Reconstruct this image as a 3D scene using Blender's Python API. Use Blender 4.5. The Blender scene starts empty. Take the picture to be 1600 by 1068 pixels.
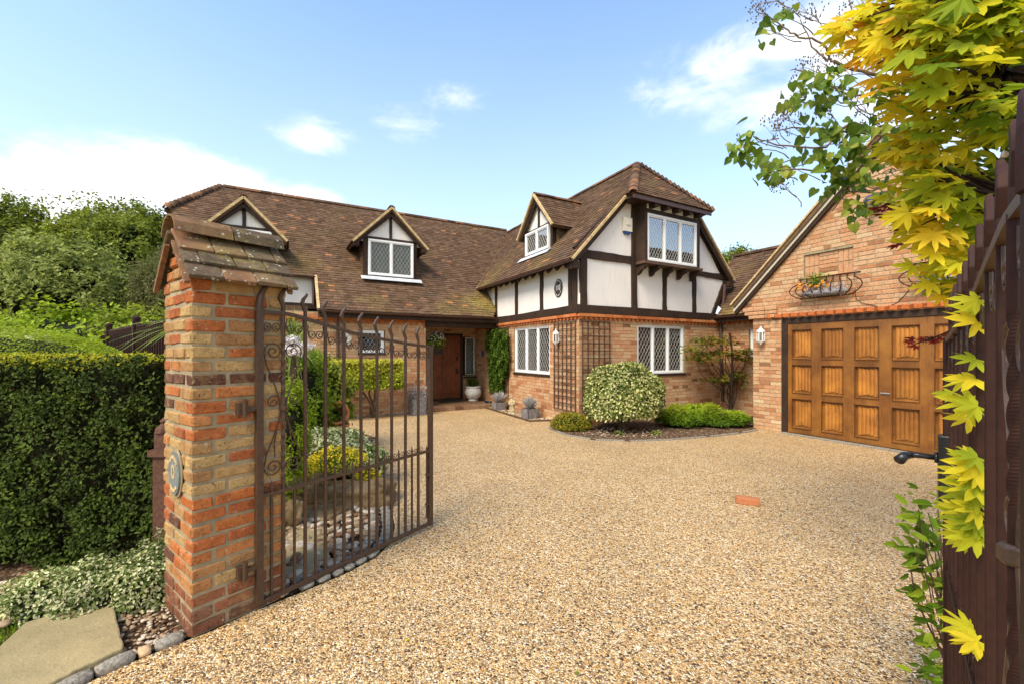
import bpy, bmesh, math, random
import numpy as np
from mathutils import Vector, Matrix

# ---------------------------------------------------------------- camera, sky, sun, exposure
SC = bpy.context.scene
COL = SC.collection
EYE = 1.55
F = 655.0          # focal length in photo pixels (photo 1600 wide)
HY = 550.0         # row of the horizon
cam_d = bpy.data.cameras.new('camera')
cam = bpy.data.objects.new('camera', cam_d)
COL.objects.link(cam)
cam.location = (0, 0, EYE)
cam.rotation_euler = (math.pi/2, 0, 0)
cam_d.sensor_width = 36
cam_d.lens = F/1600*36
cam_d.shift_y = 16/1600
cam_d.clip_start = 0.05
cam_d.clip_end = 2000
SC.camera = cam

SUN_AZ = Vector((-0.61, -0.79, 0)).normalized()
SUN_EL = math.radians(50)
world = bpy.data.worlds.new('World')
SC.world = world
world.use_nodes = True

def build_world():
    nt = world.node_tree
    N = nt.nodes; L = nt.links
    N.clear()
    out = N.new('ShaderNodeOutputWorld')
    bg = N.new('ShaderNodeBackground'); bg.inputs['Strength'].default_value = 0.15
    sky = N.new('ShaderNodeTexSky'); sky.sky_type = 'NISHITA'; sky.sun_disc = False
    sky.sun_elevation = SUN_EL
    sky.sun_rotation = math.atan2(SUN_AZ.x, SUN_AZ.y)
    sky.air_density = 1.0; sky.dust_density = .6; sky.ozone_density = 1.2
    geo = N.new('ShaderNodeTexCoord')
    D = geo.outputs['Generated']
    def vmath(op, a, b=None):
        n = N.new('ShaderNodeVectorMath'); n.operation = op
        for i, x in enumerate((a, b)):
            if x is None: continue
            if hasattr(x, 'links'): L.new(x, n.inputs[i])
            else: n.inputs[i].default_value = x
        return n.outputs['Value'] if op in ('DOT_PRODUCT', 'DISTANCE') else n.outputs['Vector']
    def m(op, a, b=None, c=None, clamp=False):
        n = N.new('ShaderNodeMath'); n.operation = op; n.use_clamp = clamp
        for i, x in enumerate((a, b, c)):
            if x is None: continue
            if hasattr(x, 'links'): L.new(x, n.inputs[i])
            else: n.inputs[i].default_value = x
        return n.outputs[0]
    def noise(scale, det, rough, vec, dist=0.0):
        n = N.new('ShaderNodeTexNoise'); n.inputs['Scale'].default_value = scale
        n.inputs['Detail'].default_value = det; n.inputs['Roughness'].default_value = rough
        n.inputs['Distortion'].default_value = dist
        L.new(vec, n.inputs['Vector'])
        return n.outputs['Fac']
    sq = vmath('MULTIPLY', D, (1, 1, 2.2))
    # cumulus puffs, each a direction with an angular size
    puffs = [((30, 325), .17, 1.0), ((150, 305), .17, 1.0), ((280, 295), .16, 1.05), ((380, 308), .15, 1.0), ((465, 312), .09, .8),
             ((60, 262), .07, .5), ((490, 215), .085, .62), ((640, 190), .08, .42), ((705, 150), .08, .40), ((1060, 135), .11, .50),
             ((1140, 110), .15, .64), ((1235, 75), .14, .66), ((1190, 155), .12, .5), ((1330, 60), .15, .8), ((1500, 120), .2, .8),
             ((-150, 300), .25, .9), ((-500, 200), .3, .7), ((1900, 250), .3, .8)]
    tot = None
    for (px, py), r, w in puffs:
        d = Vector(((px-800)/F, 1, (HY-py)/F)).normalized()
        dd = Vector((d.x, d.y, d.z*2.2))
        dist = vmath('DISTANCE', sq, dd)
        f = m('MULTIPLY', m('SUBTRACT', 1.0, m('DIVIDE', dist, r*1.2), clamp=True), w)
        tot = f if tot is None else m('MAXIMUM', tot, f)
    far = m('MULTIPLY', m('MULTIPLY', m('ADD', vmath('DOT_PRODUCT', D, (0, -1, 0)), 0.0), .9, clamp=True), .80)  # unseen cloud behind the camera, added as soft white frontal fill
    tot = m('MAXIMUM', tot, far)
    n1 = noise(7, 8, .6, sq, .3)
    n2 = noise(2.5, 4, .5, D)
    # puff body: mask times noise, thresholded softly
    body = m('ADD', tot, m('MULTIPLY', m('SUBTRACT', n1, .5), 1.5))
    mr = N.new('ShaderNodeMapRange'); mr.interpolation_type = 'SMOOTHSTEP'
    L.new(body, mr.inputs[0]); mr.inputs[1].default_value = .06; mr.inputs[2].default_value = .80
    gate = m('MULTIPLY', tot, 5.0, clamp=True)
    fac = m('MULTIPLY', m('MULTIPLY', mr.outputs[0], gate), .96)
    # thin veil, stronger low down
    sep = N.new('ShaderNodeSeparateXYZ'); L.new(D, sep.inputs[0])
    low = m('SUBTRACT', 1.0, m('MULTIPLY', m('ABSOLUTE', sep.outputs[2]), 1.25), clamp=True)
    veil = m('ADD', m('ADD', m('MULTIPLY', m('POWER', low, 1.5), .85), .06), m('MULTIPLY', m('SUBTRACT', n2, .45), .10, clamp=True))
    mix0 = N.new('ShaderNodeMix'); mix0.data_type = 'RGBA'
    L.new(veil, mix0.inputs[0]); L.new(vmath('MULTIPLY', sky.outputs[0], (.80, 1.0, 1.16)), mix0.inputs[6]); mix0.inputs[7].default_value = (3.05, 3.45, 3.6, 1)
    mix = N.new('ShaderNodeMix'); mix.data_type = 'RGBA'
    L.new(fac, mix.inputs[0]); L.new(mix0.outputs[2], mix.inputs[6]); mix.inputs[7].default_value = (4.3, 4.3, 4.3, 1)
    L.new(mix.outputs[2], bg.inputs['Color'])
    L.new(bg.outputs[0], out.inputs['Surface'])
build_world()

sun_d = bpy.data.lights.new('sun', 'SUN')
sun_d.energy = 2.35; sun_d.angle = math.radians(28.0); sun_d.color = (1.0, .87, .68)
sun = bpy.data.objects.new('sun', sun_d); COL.objects.link(sun)
sv = Vector((SUN_AZ.x*math.cos(SUN_EL), SUN_AZ.y*math.cos(SUN_EL), math.sin(SUN_EL)))
sun.rotation_euler = (-sv).to_track_quat('-Z', 'Y').to_euler()
sun.location = (-6, -8, 14)
SC.view_settings.view_transform = 'Standard'
SC.view_settings.look = 'None'
SC.view_settings.gamma = 1
SC.view_settings.use_curve_mapping = False
SC.view_settings.exposure = 1.16

# ---------------------------------------------------------------- coordinates
random.seed(7); RNG = np.random.default_rng(7)
CA, SA = 0.8777, 0.4791                      # the house is turned by this angle
HOUSE_ROT = math.atan2(SA, CA)
def H(u, v, z=0.0): return Vector((CA*u-SA*v, SA*u+CA*v, z))
def W(x, y, z=0.0): return Vector((x, y, z))
def at(px, py, Y): return Vector(((px-800)/F*Y, Y, EYE-(py-HY)/F*Y))
def gnd(px, py, z=0.0): return at(px, py, (EYE-z)*F/(py-HY))
def toH(p): return (CA*p.x+SA*p.y, -SA*p.x+CA*p.y, p.z)
def U(a, lo, hi): return lo+(hi-lo)*a
def rr(lo, hi): return random.uniform(lo, hi)

ORG = {}     # build-space origin of each thing (parts are built in the thing's own frame)
ROOT = {}
def tag(o, label=None, cat=None, group=None, kind=None):
    if label: o['label'] = label
    if cat: o['category'] = cat
    if group: o['group'] = group
    if kind: o['kind'] = kind
    return o
def thing(name, label, cat, o=(0, 0, 0), house=False, rot=0.0, group=None):
    e = bpy.data.objects.new(name, None); COL.objects.link(e)
    e.empty_display_size = .2
    if house:
        e.location = H(*o); e.rotation_euler = (0, 0, HOUSE_ROT)
    else:
        e.location = o; e.rotation_euler = (0, 0, rot)
    ORG[e.name] = np.array(o, float) if (house or rot == 0) else np.zeros(3)
    tag(e, label, cat, group)
    return e
def org_of(parent):
    return ORG.get(parent.name, np.zeros(3))

class MB:
    """collects geometry for ONE mesh object"""
    def __init__(s): s.V = []; s.L = []; s.C = []; s.R = []; s.M = []; s.n = 0
    def add(s, V, F, r=.5, mi=0):
        V = np.asarray(V, float).reshape(-1, 3)
        if isinstance(F, np.ndarray):
            s.L.append((F+s.n).ravel()); s.C.append(np.full(len(F), F.shape[1])); nf = len(F)
        else:
            s.L.append(np.array([i for f in F for i in f], int)+s.n); s.C.append(np.array([len(f) for f in F])); nf = len(F)
        s.V.append(V); s.R.append(np.broadcast_to(np.asarray(r, float), (len(V),)).copy()); s.M.append(np.full(nf, mi)); s.n += len(V)
        return s
    def box(s, c, h, ax=None, r=.5, mi=0):
        c = np.array(c, float); h = np.array(h, float)
        A = np.eye(3) if ax is None else np.array([list(x) for x in ax], float)
        K = np.array([[x, y, z] for x in (-1, 1) for y in (-1, 1) for z in (-1, 1)], float)*h
        return s.add(c+K@A, BOXF, r, mi)
    def bx(s, x0, x1, y0, y1, z0, z1, r=.5, mi=0):
        return s.box(((x0+x1)/2, (y0+y1)/2, (z0+z1)/2), (abs(x1-x0)/2, abs(y1-y0)/2, abs(z1-z0)/2), None, r, mi)
    def prism(s, poly, ext, r=.5, mi=0):
        P = np.array([list(p) for p in poly], float); e = np.array(list(ext), float); n = len(P)
        fs = [list(range(n)), list(range(2*n-1, n-1, -1))]
        for i in range(n):
            j = (i+1) % n; fs.append([i, i+n, j+n, j])
        return s.add(np.vstack([P, P+e]), fs, r, mi)
    def tube(s, pts, rad, n=8, r=.5, mi=0, caps=True, square=False):
        pts = [Vector(p) for p in pts]; m = len(pts)
        rads = list(rad) if hasattr(rad, '__len__') else [rad]*m
        up = Vector((0, 0, 1)); V = []
        t0 = (pts[1]-pts[0]).normalized()
        a = t0.cross(up)
        if a.length < .05: a = t0.cross(Vector((0, 1, 0)))
        a.normalize()
        for i in range(m):
            t = (pts[min(i+1, m-1)]-pts[max(i-1, 0)])
            if t.length < 1e-9: t = t0
            t.normalize()
            a = (a-t*a.dot(t))
            if a.length < 1e-6: a = t.orthogonal()
            a.normalize(); b = t.cross(a)
            off = math.pi/4 if square else 0
            k = 1.414 if square else 1
            for j in range(n):
                q = 2*math.pi*j/n+off
                V.append(pts[i]+(a*math.cos(q)+b*math.sin(q))*rads[i]*k)
        fs = []
        for i in range(m-1):
            for j in range(n):
                k2 = (j+1) % n
                fs.append([i*n+j, i*n+k2, (i+1)*n+k2, (i+1)*n+j])
        if caps:
            fs.append(list(range(n-1, -1, -1))); fs.append(list(range((m-1)*n, m*n)))
        return s.add([list(v) for v in V], fs, r, mi)
    def lathe(s, prof, c=(0, 0, 0), n=24, r=.5, mi=0, flute=0, sx=1, sy=1):
        V = []; m = len(prof)
        for (rad, z) in prof:
            for j in range(n):
                q = 2*math.pi*j/n
                k = rad*(1+flute*math.cos(q*n/3)) if flute else rad
                V.append((c[0]+k*math.cos(q)*sx, c[1]+k*math.sin(q)*sy, c[2]+z))
        fs = [[i*n+j, i*n+(j+1) % n, (i+1)*n+(j+1) % n, (i+1)*n+j] for i in range(m-1) for j in range(n)]
        fs.append(list(range(n-1, -1, -1))); fs.append(list(range((m-1)*n, m*n)))
        return s.add(V, fs, r, mi)
    def blob(s, c, rad, seg=20, ring=12, amp=.15, freq=2.0, r=.5, mi=0, zmin=None, seed=0):
        V = []
        ph = [random.uniform(0, 6.28) for _ in range(9)]
        for i in range(ring+1):
            th = math.pi*i/ring
            for j in range(seg):
                q = 2*math.pi*j/seg
                x, y, z = math.sin(th)*math.cos(q), math.sin(th)*math.sin(q), math.cos(th)
                k = 1+amp*(math.sin(freq*x*2+ph[0])*math.sin(freq*y*2+ph[1])+.6*math.sin(freq*3*z+ph[2])*math.cos(freq*3*x+ph[3])+.4*math.sin(freq*5*y+ph[4])*math.sin(freq*5*z+ph[5]))
                zz = z*rad[2]*k
                if zmin is not None: zz = max(zz, zmin)
                V.append((c[0]+x*rad[0]*k, c[1]+y*rad[1]*k, c[2]+zz))
        fs = [[i*seg+j, (i+1)*seg+j, (i+1)*seg+(j+1) % seg, i*seg+(j+1) % seg] for i in range(ring) for j in range(seg)]
        return s.add(V, fs, r, mi)
    def mesh(s, name, mats, o=(0, 0, 0), smooth=False):
        me = bpy.data.meshes.new(name)
        V = np.vstack(s.V)-np.array(o, float); L = np.concatenate(s.L); C = np.concatenate(s.C)
        me.vertices.add(len(V)); me.vertices.foreach_set('co', V.ravel())
        me.loops.add(len(L)); me.loops.foreach_set('vertex_index', L.astype(np.int32))
        me.polygons.add(len(C))
        me.polygons.foreach_set('loop_start', np.concatenate([[0], np.cumsum(C)[:-1]]).astype(np.int32))
        me.polygons.foreach_set('loop_total', C.astype(np.int32))
        mi = np.concatenate(s.M)
        me.polygons.foreach_set('material_index', mi.astype(np.int32))
        me.polygons.foreach_set('use_smooth', np.full(len(C), bool(smooth)))
        me.update(calc_edges=True)
        at_ = me.attributes.new('rnd', 'FLOAT', 'POINT'); at_.data.foreach_set('value', np.concatenate(s.R))
        for m in (mats if isinstance(mats, (list, tuple)) else [mats]): me.materials.append(m)
        me.validate()
        return me
    def build(s, name, mats, parent=None, o=None, smooth=False, bevel=0, **kw):
        org = np.array(o, float) if o is not None else (org_of(parent) if parent else np.zeros(3))
        ob = bpy.data.objects.new(name, s.mesh(name, mats, org, smooth)); COL.objects.link(ob)
        if parent:
            ob.parent = parent; ORG[ob.name] = org_of(parent)
        else:
            ob.location = org
        if bevel:
            b = ob.modifiers.new('bevel', 'BEVEL'); b.width = bevel; b.segments = 2; b.limit_method = 'ANGLE'
        tag(ob, **kw)
        return ob
BOXF = np.array([[0, 1, 3, 2], [4, 6, 7, 5], [0, 4, 5, 1], [2, 3, 7, 6], [0, 2, 6, 4], [1, 5, 7, 3]])

def inst(name, mesh, parent, pos, A=None, scale=(1, 1, 1), **kw):
    """one more object that shares mesh data; A rows = local axes in the parent's build frame"""
    o = bpy.data.objects.new(name, mesh); COL.objects.link(o)
    p = Vector(pos)-Vector(org_of(parent)) if parent else Vector(pos)
    if A is None: M = Matrix.Identity(3)
    else: M = Matrix([list(a) for a in A]).transposed()
    M4 = M.to_4x4() @ Matrix.Diagonal((scale[0], scale[1], scale[2], 1)); M4.translation = p
    if parent: o.parent = parent; ORG[o.name] = org_of(parent)
    o.matrix_basis = M4
    tag(o, **kw)
    return o

# ---------------------------------------------------------------- materials
class NT:
    def __init__(s, name):
        s.m = bpy.data.materials.new(name); s.m.use_nodes = True
        s.t = s.m.node_tree; s.N = s.t.nodes; s.L = s.t.links
        s.N.clear(); s.out = s.N.new('ShaderNodeOutputMaterial')
        g = s.N.new('ShaderNodeNewGeometry'); s.pos = g.outputs['Position']; s.geo = g
    def set(s, sock, v):
        if hasattr(v, 'links'): s.L.new(v, sock)
        else: sock.default_value = v
    def math(s, op, a, b=None, clamp=False):
        n = s.N.new('ShaderNodeMath'); n.operation = op; n.use_clamp = clamp
        s.set(n.inputs[0], a)
        if b is not None: s.set(n.inputs[1], b)
        return n.outputs[0]
    def vm(s, op, a, b):
        n = s.N.new('ShaderNodeVectorMath'); n.operation = op; s.set(n.inputs[0], a); s.set(n.inputs[1], b); return n.outputs[0]
    def attr(s, name='rnd'):
        n = s.N.new('ShaderNodeAttribute'); n.attribute_name = name; return n.outputs['Fac']
    def noise(s, scale, det=4, rough=.55, vec=None, dist=0):
        n = s.N.new('ShaderNodeTexNoise'); n.inputs['Scale'].default_value = scale; n.inputs['Detail'].default_value = det
        n.inputs['Roughness'].default_value = rough; n.inputs['Distortion'].default_value = dist
        s.L.new(vec if vec is not None else s.pos, n.inputs['Vector']); return n.outputs['Fac']
    def vor(s, scale, feat='F1', vec=None, rnd=1.0):
        n = s.N.new('ShaderNodeTexVoronoi'); n.feature = feat; n.inputs['Scale'].default_value = scale
        n.inputs['Randomness'].default_value = rnd
        s.L.new(vec if vec is not None else s.pos, n.inputs['Vector']); return n
    def ramp(s, f, stops, interp='LINEAR'):
        n = s.N.new('ShaderNodeValToRGB'); cr = n.color_ramp; cr.interpolation = interp
        while len(cr.elements) > len(stops): cr.elements.remove(cr.elements[-1])
        while len(cr.elements) < len(stops): cr.elements.new(1)
        for e, (p, c) in zip(cr.elements, stops):
            e.position = p; e.color = (c[0], c[1], c[2], 1) if hasattr(c, '__len__') else (c, c, c, 1)
        s.set(n.inputs[0], f); return n.outputs['Color']
    def mix(s, f, a, b, mode='MIX'):
        n = s.N.new('ShaderNodeMix'); n.data_type = 'RGBA'; n.blend_type = mode
        s.set(n.inputs[0], f)
        for i, x in ((6, a), (7, b)):
            if isinstance(x, tuple): x = (x[0], x[1], x[2], 1)
            s.set(n.inputs[i], x)
        return n.outputs[2]
    def range(s, f, a, b, c=0., d=1.):
        n = s.N.new('ShaderNodeMapRange'); s.set(n.inputs[0], f)
        for i, x in enumerate((a, b, c, d)): n.inputs[i+1].default_value = x
        return n.outputs[0]
    def bump(s, h, strength=.5, dist=.01, nrm=None):
        n = s.N.new('ShaderNodeBump'); n.inputs['Strength'].default_value = strength; n.inputs['Distance'].default_value = dist
        s.L.new(h, n.inputs['Height'])
        if nrm is not None: s.L.new(nrm, n.inputs['Normal'])
        return n.outputs['Normal']
    def bsdf(s, col, rough=.8, nrm=None, spec=.3, metal=0, coat=0):
        n = s.N.new('ShaderNodeBsdfPrincipled')
        if isinstance(col, tuple): col = (col[0], col[1], col[2], 1)
        s.set(n.inputs['Base Color'], col); s.set(n.inputs['Roughness'], rough)
        n.inputs['Specular IOR Level'].default_value = spec; n.inputs['Metallic'].default_value = metal
        n.inputs['Coat Weight'].default_value = coat
        if nrm is not None: s.L.new(nrm, n.inputs['Normal'])
        return n.outputs[0]
    def done(s, sh):
        s.L.new(sh, s.out.inputs['Surface']); return s.m

def m_simple(name, col, rough=.7, nscale=20, namt=.25, bump=.2, bscale=60, spec=.3, metal=0, bdist=.004, coat=0):
    t = NT(name)
    n = t.noise(nscale, 5)
    c = t.mix(1.0, col, t.ramp(n, [(.3, 1-namt), (.7, 1+namt)]), 'MULTIPLY')
    b = t.bump(t.noise(bscale, 6), bump, bdist)
    return t.done(t.bsdf(c, rough, b, spec, metal, coat))

def m_brick(name, stops, dirt=.5, fine=220, rough=.15):
    t = NT(name)
    f = t.attr()
    c = t.ramp(f, stops, 'LINEAR')
    n = t.noise(26, 6, .65)
    c = t.mix(1.0, c, t.ramp(n, [(.25, .62), (.5, 1.0), (.75, 1.3)]), 'MULTIPLY')
    big = t.noise(2.1, 3)
    c = t.mix(t.range(big, .5, .75, 0, dirt*.5), c, (.50, .34, .19))
    spots = t.noise(55, 4, .6)
    c = t.mix(t.range(spots, .60, .72, 0, .7), c, (.09, .06, .04))
    c = t.mix(t.range(t.noise(38, 3, .5), .64, .74, 0, .6), c, (.62, .50, .36))
    c = t.mix(t.range(t.noise(13, 5, .7), .52, .66, 0, rough), c, t.mix(1.0, c, (.45, .40, .42), 'MULTIPLY'))
    c = t.mix(t.range(t.noise(8, 5, .7), .55, .68, 0, rough*.7), c, (.46, .30, .13))
    pit = t.range(t.noise(110, 3, .6), .62, .70, 0, 1)
    c = t.mix(t.math('MULTIPLY', pit, rough), c, (.05, .03, .02))
    h = t.math('ADD', t.math('MULTIPLY', t.noise(60, 7, .75), .9), t.math('MULTIPLY', pit, -.5))
    return t.done(t.bsdf(c, .9, t.bump(h, .9, .006+.012*rough), .12))
BR_P = [(0, (.10, .05, .035)), (.06, (.22, .09, .05)), (.15, (.40, .12, .045)), (.38, (.52, .16, .045)), (.52, (.52, .22, .075)), (.64, (.42, .22, .09)), (.82, (.48, .29, .115)), (1, (.56, .38, .16))]
BR_H = [(0, (.22, .11, .06)), (.05, (.42, .18, .08)), (.2, (.52, .26, .13)), (.60, (.55, .32, .175)), (.85, (.56, .36, .205)), (.95, (.58, .39, .21)), (1, (.62, .47, .29))]
M = {}
M['brick_pillar'] = m_brick('weathered_stock_brick', BR_P, .5, 220, .75)
M['brick_house'] = m_brick('orange_stock_brick', BR_H, .5, 160)
M['mortar'] = m_simple('lime_mortar', (.31, .25, .15), .95, 14, .25, .6, 180)
M['step'] = m_brick('worn_brown_step_brick', [(0, (.12, .06, .035)), (.5, (.22, .12, .065)), (1, (.30, .19, .11))], .3)
M['red_brick'] = m_brick('red_dentil_brick', [(0, (.40, .11, .035)), (.5, (.52, .16, .05)), (1, (.56, .22, .08))], .15)
def m_tile(name, stops, lichen=.5, lscale=.8, spots=0):
    t = NT(name)
    c = t.ramp(t.attr(), stops)
    c = t.mix(1.0, c, t.ramp(t.noise(9, 6, .6), [(.25, .65), (.5, 1), (.75, 1.35)]), 'MULTIPLY')
    l1 = t.noise(lscale, 3, .5); l2 = t.noise(24, 5, .7)
    lf = t.math('MULTIPLY', t.range(l1, .50, .70, 0, 1), t.range(l2, .40, .58, 0, 1))
    sz = t.N.new('ShaderNodeSeparateXYZ'); t.L.new(t.pos, sz.inputs[0])
    low = t.range(sz.outputs[2], 2.9, 4.3, 1.15, .22)
    c = t.mix(t.math('MULTIPLY', t.math('MULTIPLY', lf, low), lichen, True), c, (.34, .27, .06))
    c = t.mix(t.range(t.noise(1.7, 4, .6), .55, .75, 0, .55), c, (.06, .045, .035))
    if spots:
        v = t.vor(34); sp = t.range(v.outputs['Distance'], .20, .28, 1, 0)
        sp = t.math('MULTIPLY', sp, t.range(t.noise(12, 3), .50, .56, 0, spots))
        c = t.mix(sp, c, (.55, .55, .46))
        c = t.mix(t.range(t.noise(30, 6, .75), .50, .64, 0, .4), c, (.24, .19, .10))
        c = t.mix(t.range(t.noise(17, 6, .75), .56, .68, 0, .6), c, (.07, .055, .045))
    return t.done(t.bsdf(c, .92, t.bump(t.noise(70, 6, .7), .7, .008), .12))
TL = [(0, (.055, .033, .02)), (.25, (.098, .055, .03)), (.55, (.132, .080, .049)), (.8, (.165, .097, .060)), (.93, (.25, .115, .055)), (1, (.34, .15, .065))]
M['tile'] = m_tile('weathered_clay_tile', TL, .8, .6)
M['tile_cap'] = m_tile('lichened_pillar_tile', [(0, (.085, .062, .042)), (.5, (.135, .092, .058)), (.85, (.18, .11, .06)), (1, (.24, .115, .06))], .35, 3, .8)
M['tile_end'] = m_simple('tile_verge_mortar', (.52, .38, .19), .9, 12, .3, .6, 80)
def m_wood(name, col, dark, scale=(14, 14, 1.2), rough=.6, amt=1, spec=.3, coat=0, bump=.35):
    t = NT(name)
    n = t.N.new('ShaderNodeTexCoord')
    v = t.vm('MULTIPLY', n.outputs['Object'], scale)
    g = t.noise(3, 6, .65, v, 1.2)
    c = t.mix(t.range(g, .35, .68, 0, amt), col, dark)
    c = t.mix(1.0, c, t.ramp(t.noise(3.2, 3), [(.3, .72), (.7, 1.25)]), 'MULTIPLY')
    return t.done(t.bsdf(c, rough, t.bump(g, bump, .006), spec, 0, coat))
M['timber'] = m_wood('dark_brown_timber', (.050, .027, .014), (.022, .012, .008), (9, 9, 3), .7, 1)
M['timber_grey'] = m_wood('weathered_trellis_timber', (.13, .075, .045), (.07, .04, .025), (20, 20, 3), .8, 1)
def m_garage(nm='stained_oak_garage_panel', k=1.0):
    t = NT(nm)
    n = t.N.new('ShaderNodeTexCoord'); o = n.outputs['Object']
    oi = t.N.new('ShaderNodeObjectInfo'); o = t.vm('ADD', o, t.vm('MULTIPLY', oi.outputs['Random'], (7.0, 3.0, 5.0)))
    g = t.noise(3, 7, .6, t.vm('MULTIPLY', o, (9, 26, 1.1)), 1.5)
    c = t.mix(t.range(g, .33, .70, 0, 1), (.21, .080, .013), (.085, .030, .006))
    c = t.mix(t.range(t.noise(2.4, 4, .6), .42, .70, 0, .75), c, (.30, .125, .018))
    c = t.mix(t.range(t.noise(1.3, 3, .5), .55, .72, 0, .45), c, (.10, .032, .007))
    c = t.mix(1.0, c, t.ramp(oi.outputs['Random'], [(0, .82*k), (1, 1.25*k)]), 'MULTIPLY')
    return t.done(t.bsdf(c, .48, t.bump(g, .35, .004), .35, 0, .08))
M['garage_wood'] = m_garage()
M['garage_fold'] = m_garage('stained_oak_linenfold', 1.7)
M['garage_edge'] = m_wood('dark_stained_moulding', (.12, .04, .012), (.06, .022, .008), (9, 20, 2), .5, 1)
M['door_wood'] = m_wood('red_oak_door', (.26, .075, .022), (.12, .035, .012), (22, 22, 1.5), .5, 1)
def m_plaster():
    t = NT('cream_white_render')
    c = t.mix(t.range(t.noise(2.2, 4), .35, .75, 0, .5), (.80, .77, .72), (.70, .66, .60))
    st = t.noise(3, 5, .65, t.vm('MULTIPLY', t.pos, (6, 6, .7)))
    c = t.mix(t.range(st, .52, .75, 0, .28), c, (.50, .46, .38))
    return t.done(t.bsdf(c, .9, t.bump(t.noise(45, 5, .6), .5, .008), .2))
M['plaster'] = m_plaster()
M['upvc'] = m_simple('white_window_frame', (.82, .82, .80), .35, 3, .03, .02, 20, .5)
M['lead'] = m_simple('grey_lead_came', (.50, .50, .48), .5, 12, .15, .1, 60, .5)
M['leadflash'] = m_simple('lead_flashing', (.50, .52, .55), .6, 8, .2, .3, 30, .4)
def m_glass():
    t = NT('window_glass')
    tr = t.N.new('ShaderNodeBsdfTransparent'); tr.inputs[0].default_value = (.82, .86, .85, 1)
    gl = t.N.new('ShaderNodeBsdfGlossy'); gl.inputs['Roughness'].default_value = .03; gl.inputs['Color'].default_value = (.38, .40, .42, 1)
    b = t.bump(t.noise(5, 2), .10, .01); t.L.new(b, gl.inputs['Normal'])
    fr = t.N.new('ShaderNodeFresnel'); fr.inputs[0].default_value = 1.45
    mx = t.N.new('ShaderNodeMixShader'); t.L.new(fr.outputs[0], mx.inputs[0])
    t.L.new(tr.outputs[0], mx.inputs[1]); t.L.new(gl.outputs[0], mx.inputs[2])
    return t.done(mx.outputs[0])
M['glass'] = m_glass()
M['curtain'] = m_simple('pale_curtain', (.36, .34, .30), .95, 10, .2, .3, 30)
M['room'] = m_simple('dark_room', (.03, .027, .025), .9, 3, .2, .1, 10)
M['iron'] = m_simple('brown_painted_iron', (.075, .040, .022), .45, 40, .25, .5, 240, .45, 0, .0015)
M['iron_dark_and_shade'] = m_simple('dark_and_shaded_iron', (.036, .013, .008), .68, 40, .2, .4, 200, .22, 0, .0015)  # dark ironwork; on the right gate, shade put into the brown paint
M['black'] = m_simple('black_plastic', (.012, .012, .012), .35, 10, .1, .1, 40, .5)
M['gutter'] = m_simple('brown_gutter', (.085, .042, .030), .45, 8, .2, .1, 40, .4)
M['stone'] = m_simple('grey_white_stone', (.62, .60, .54), .9, 18, .3, .6, 60, .2, 0, .01)
M['granite'] = m_simple('granite_sett', (.25, .225, .18), .9, 70, .5, .7, 60, .2, 0, .01)
M['sett_tan'] = m_simple('tan_sett', (.52, .36, .20), .9, 50, .3, .5, 60, .2, 0, .008)
def m_flag():
    t = NT('sandstone_flag')
    c = t.mix(t.range(t.noise(3.5, 5, .6), .35, .7), (.38, .30, .155), (.27, .22, .115))
    c = t.mix(t.range(t.noise(40, 6, .7), .55, .75, 0, .6), c, (.20, .17, .10))
    return t.done(t.bsdf(c, .9, t.bump(t.math('ADD', t.noise(9, 7, .7), t.math('MULTIPLY', t.noise(60, 5, .7), .5)), .6, .02), .15))
M['flag'] = m_flag()
def m_rock():
    t = NT('tan_boulder')
    c = t.ramp(t.noise(5, 6, .7), [(.3, (.06, .036, .018)), (.45, (.20, .13, .06)), (.7, (.36, .26, .14))])
    return t.done(t.bsdf(c, .9, t.bump(t.noise(14, 7, .7), .9, .04), .2))
M['rock'] = m_rock()
def m_pebble():
    t = NT('river_pebble')
    c = t.ramp(t.attr(), [(0, (.18, .09, .045)), (.2, (.28, .18, .095)), (.5, (.35, .26, .16)), (.75, (.42, .33, .22)), (1, (.52, .45, .35))])
    c = t.mix(1.0, c, t.ramp(t.noise(40, 5), [(.3, .75), (.7, 1.2)]), 'MULTIPLY')
    return t.done(t.bsdf(c, .75, t.bump(t.noise(120, 3), .3, .003), .3))
M['pebble'] = m_pebble()
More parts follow.
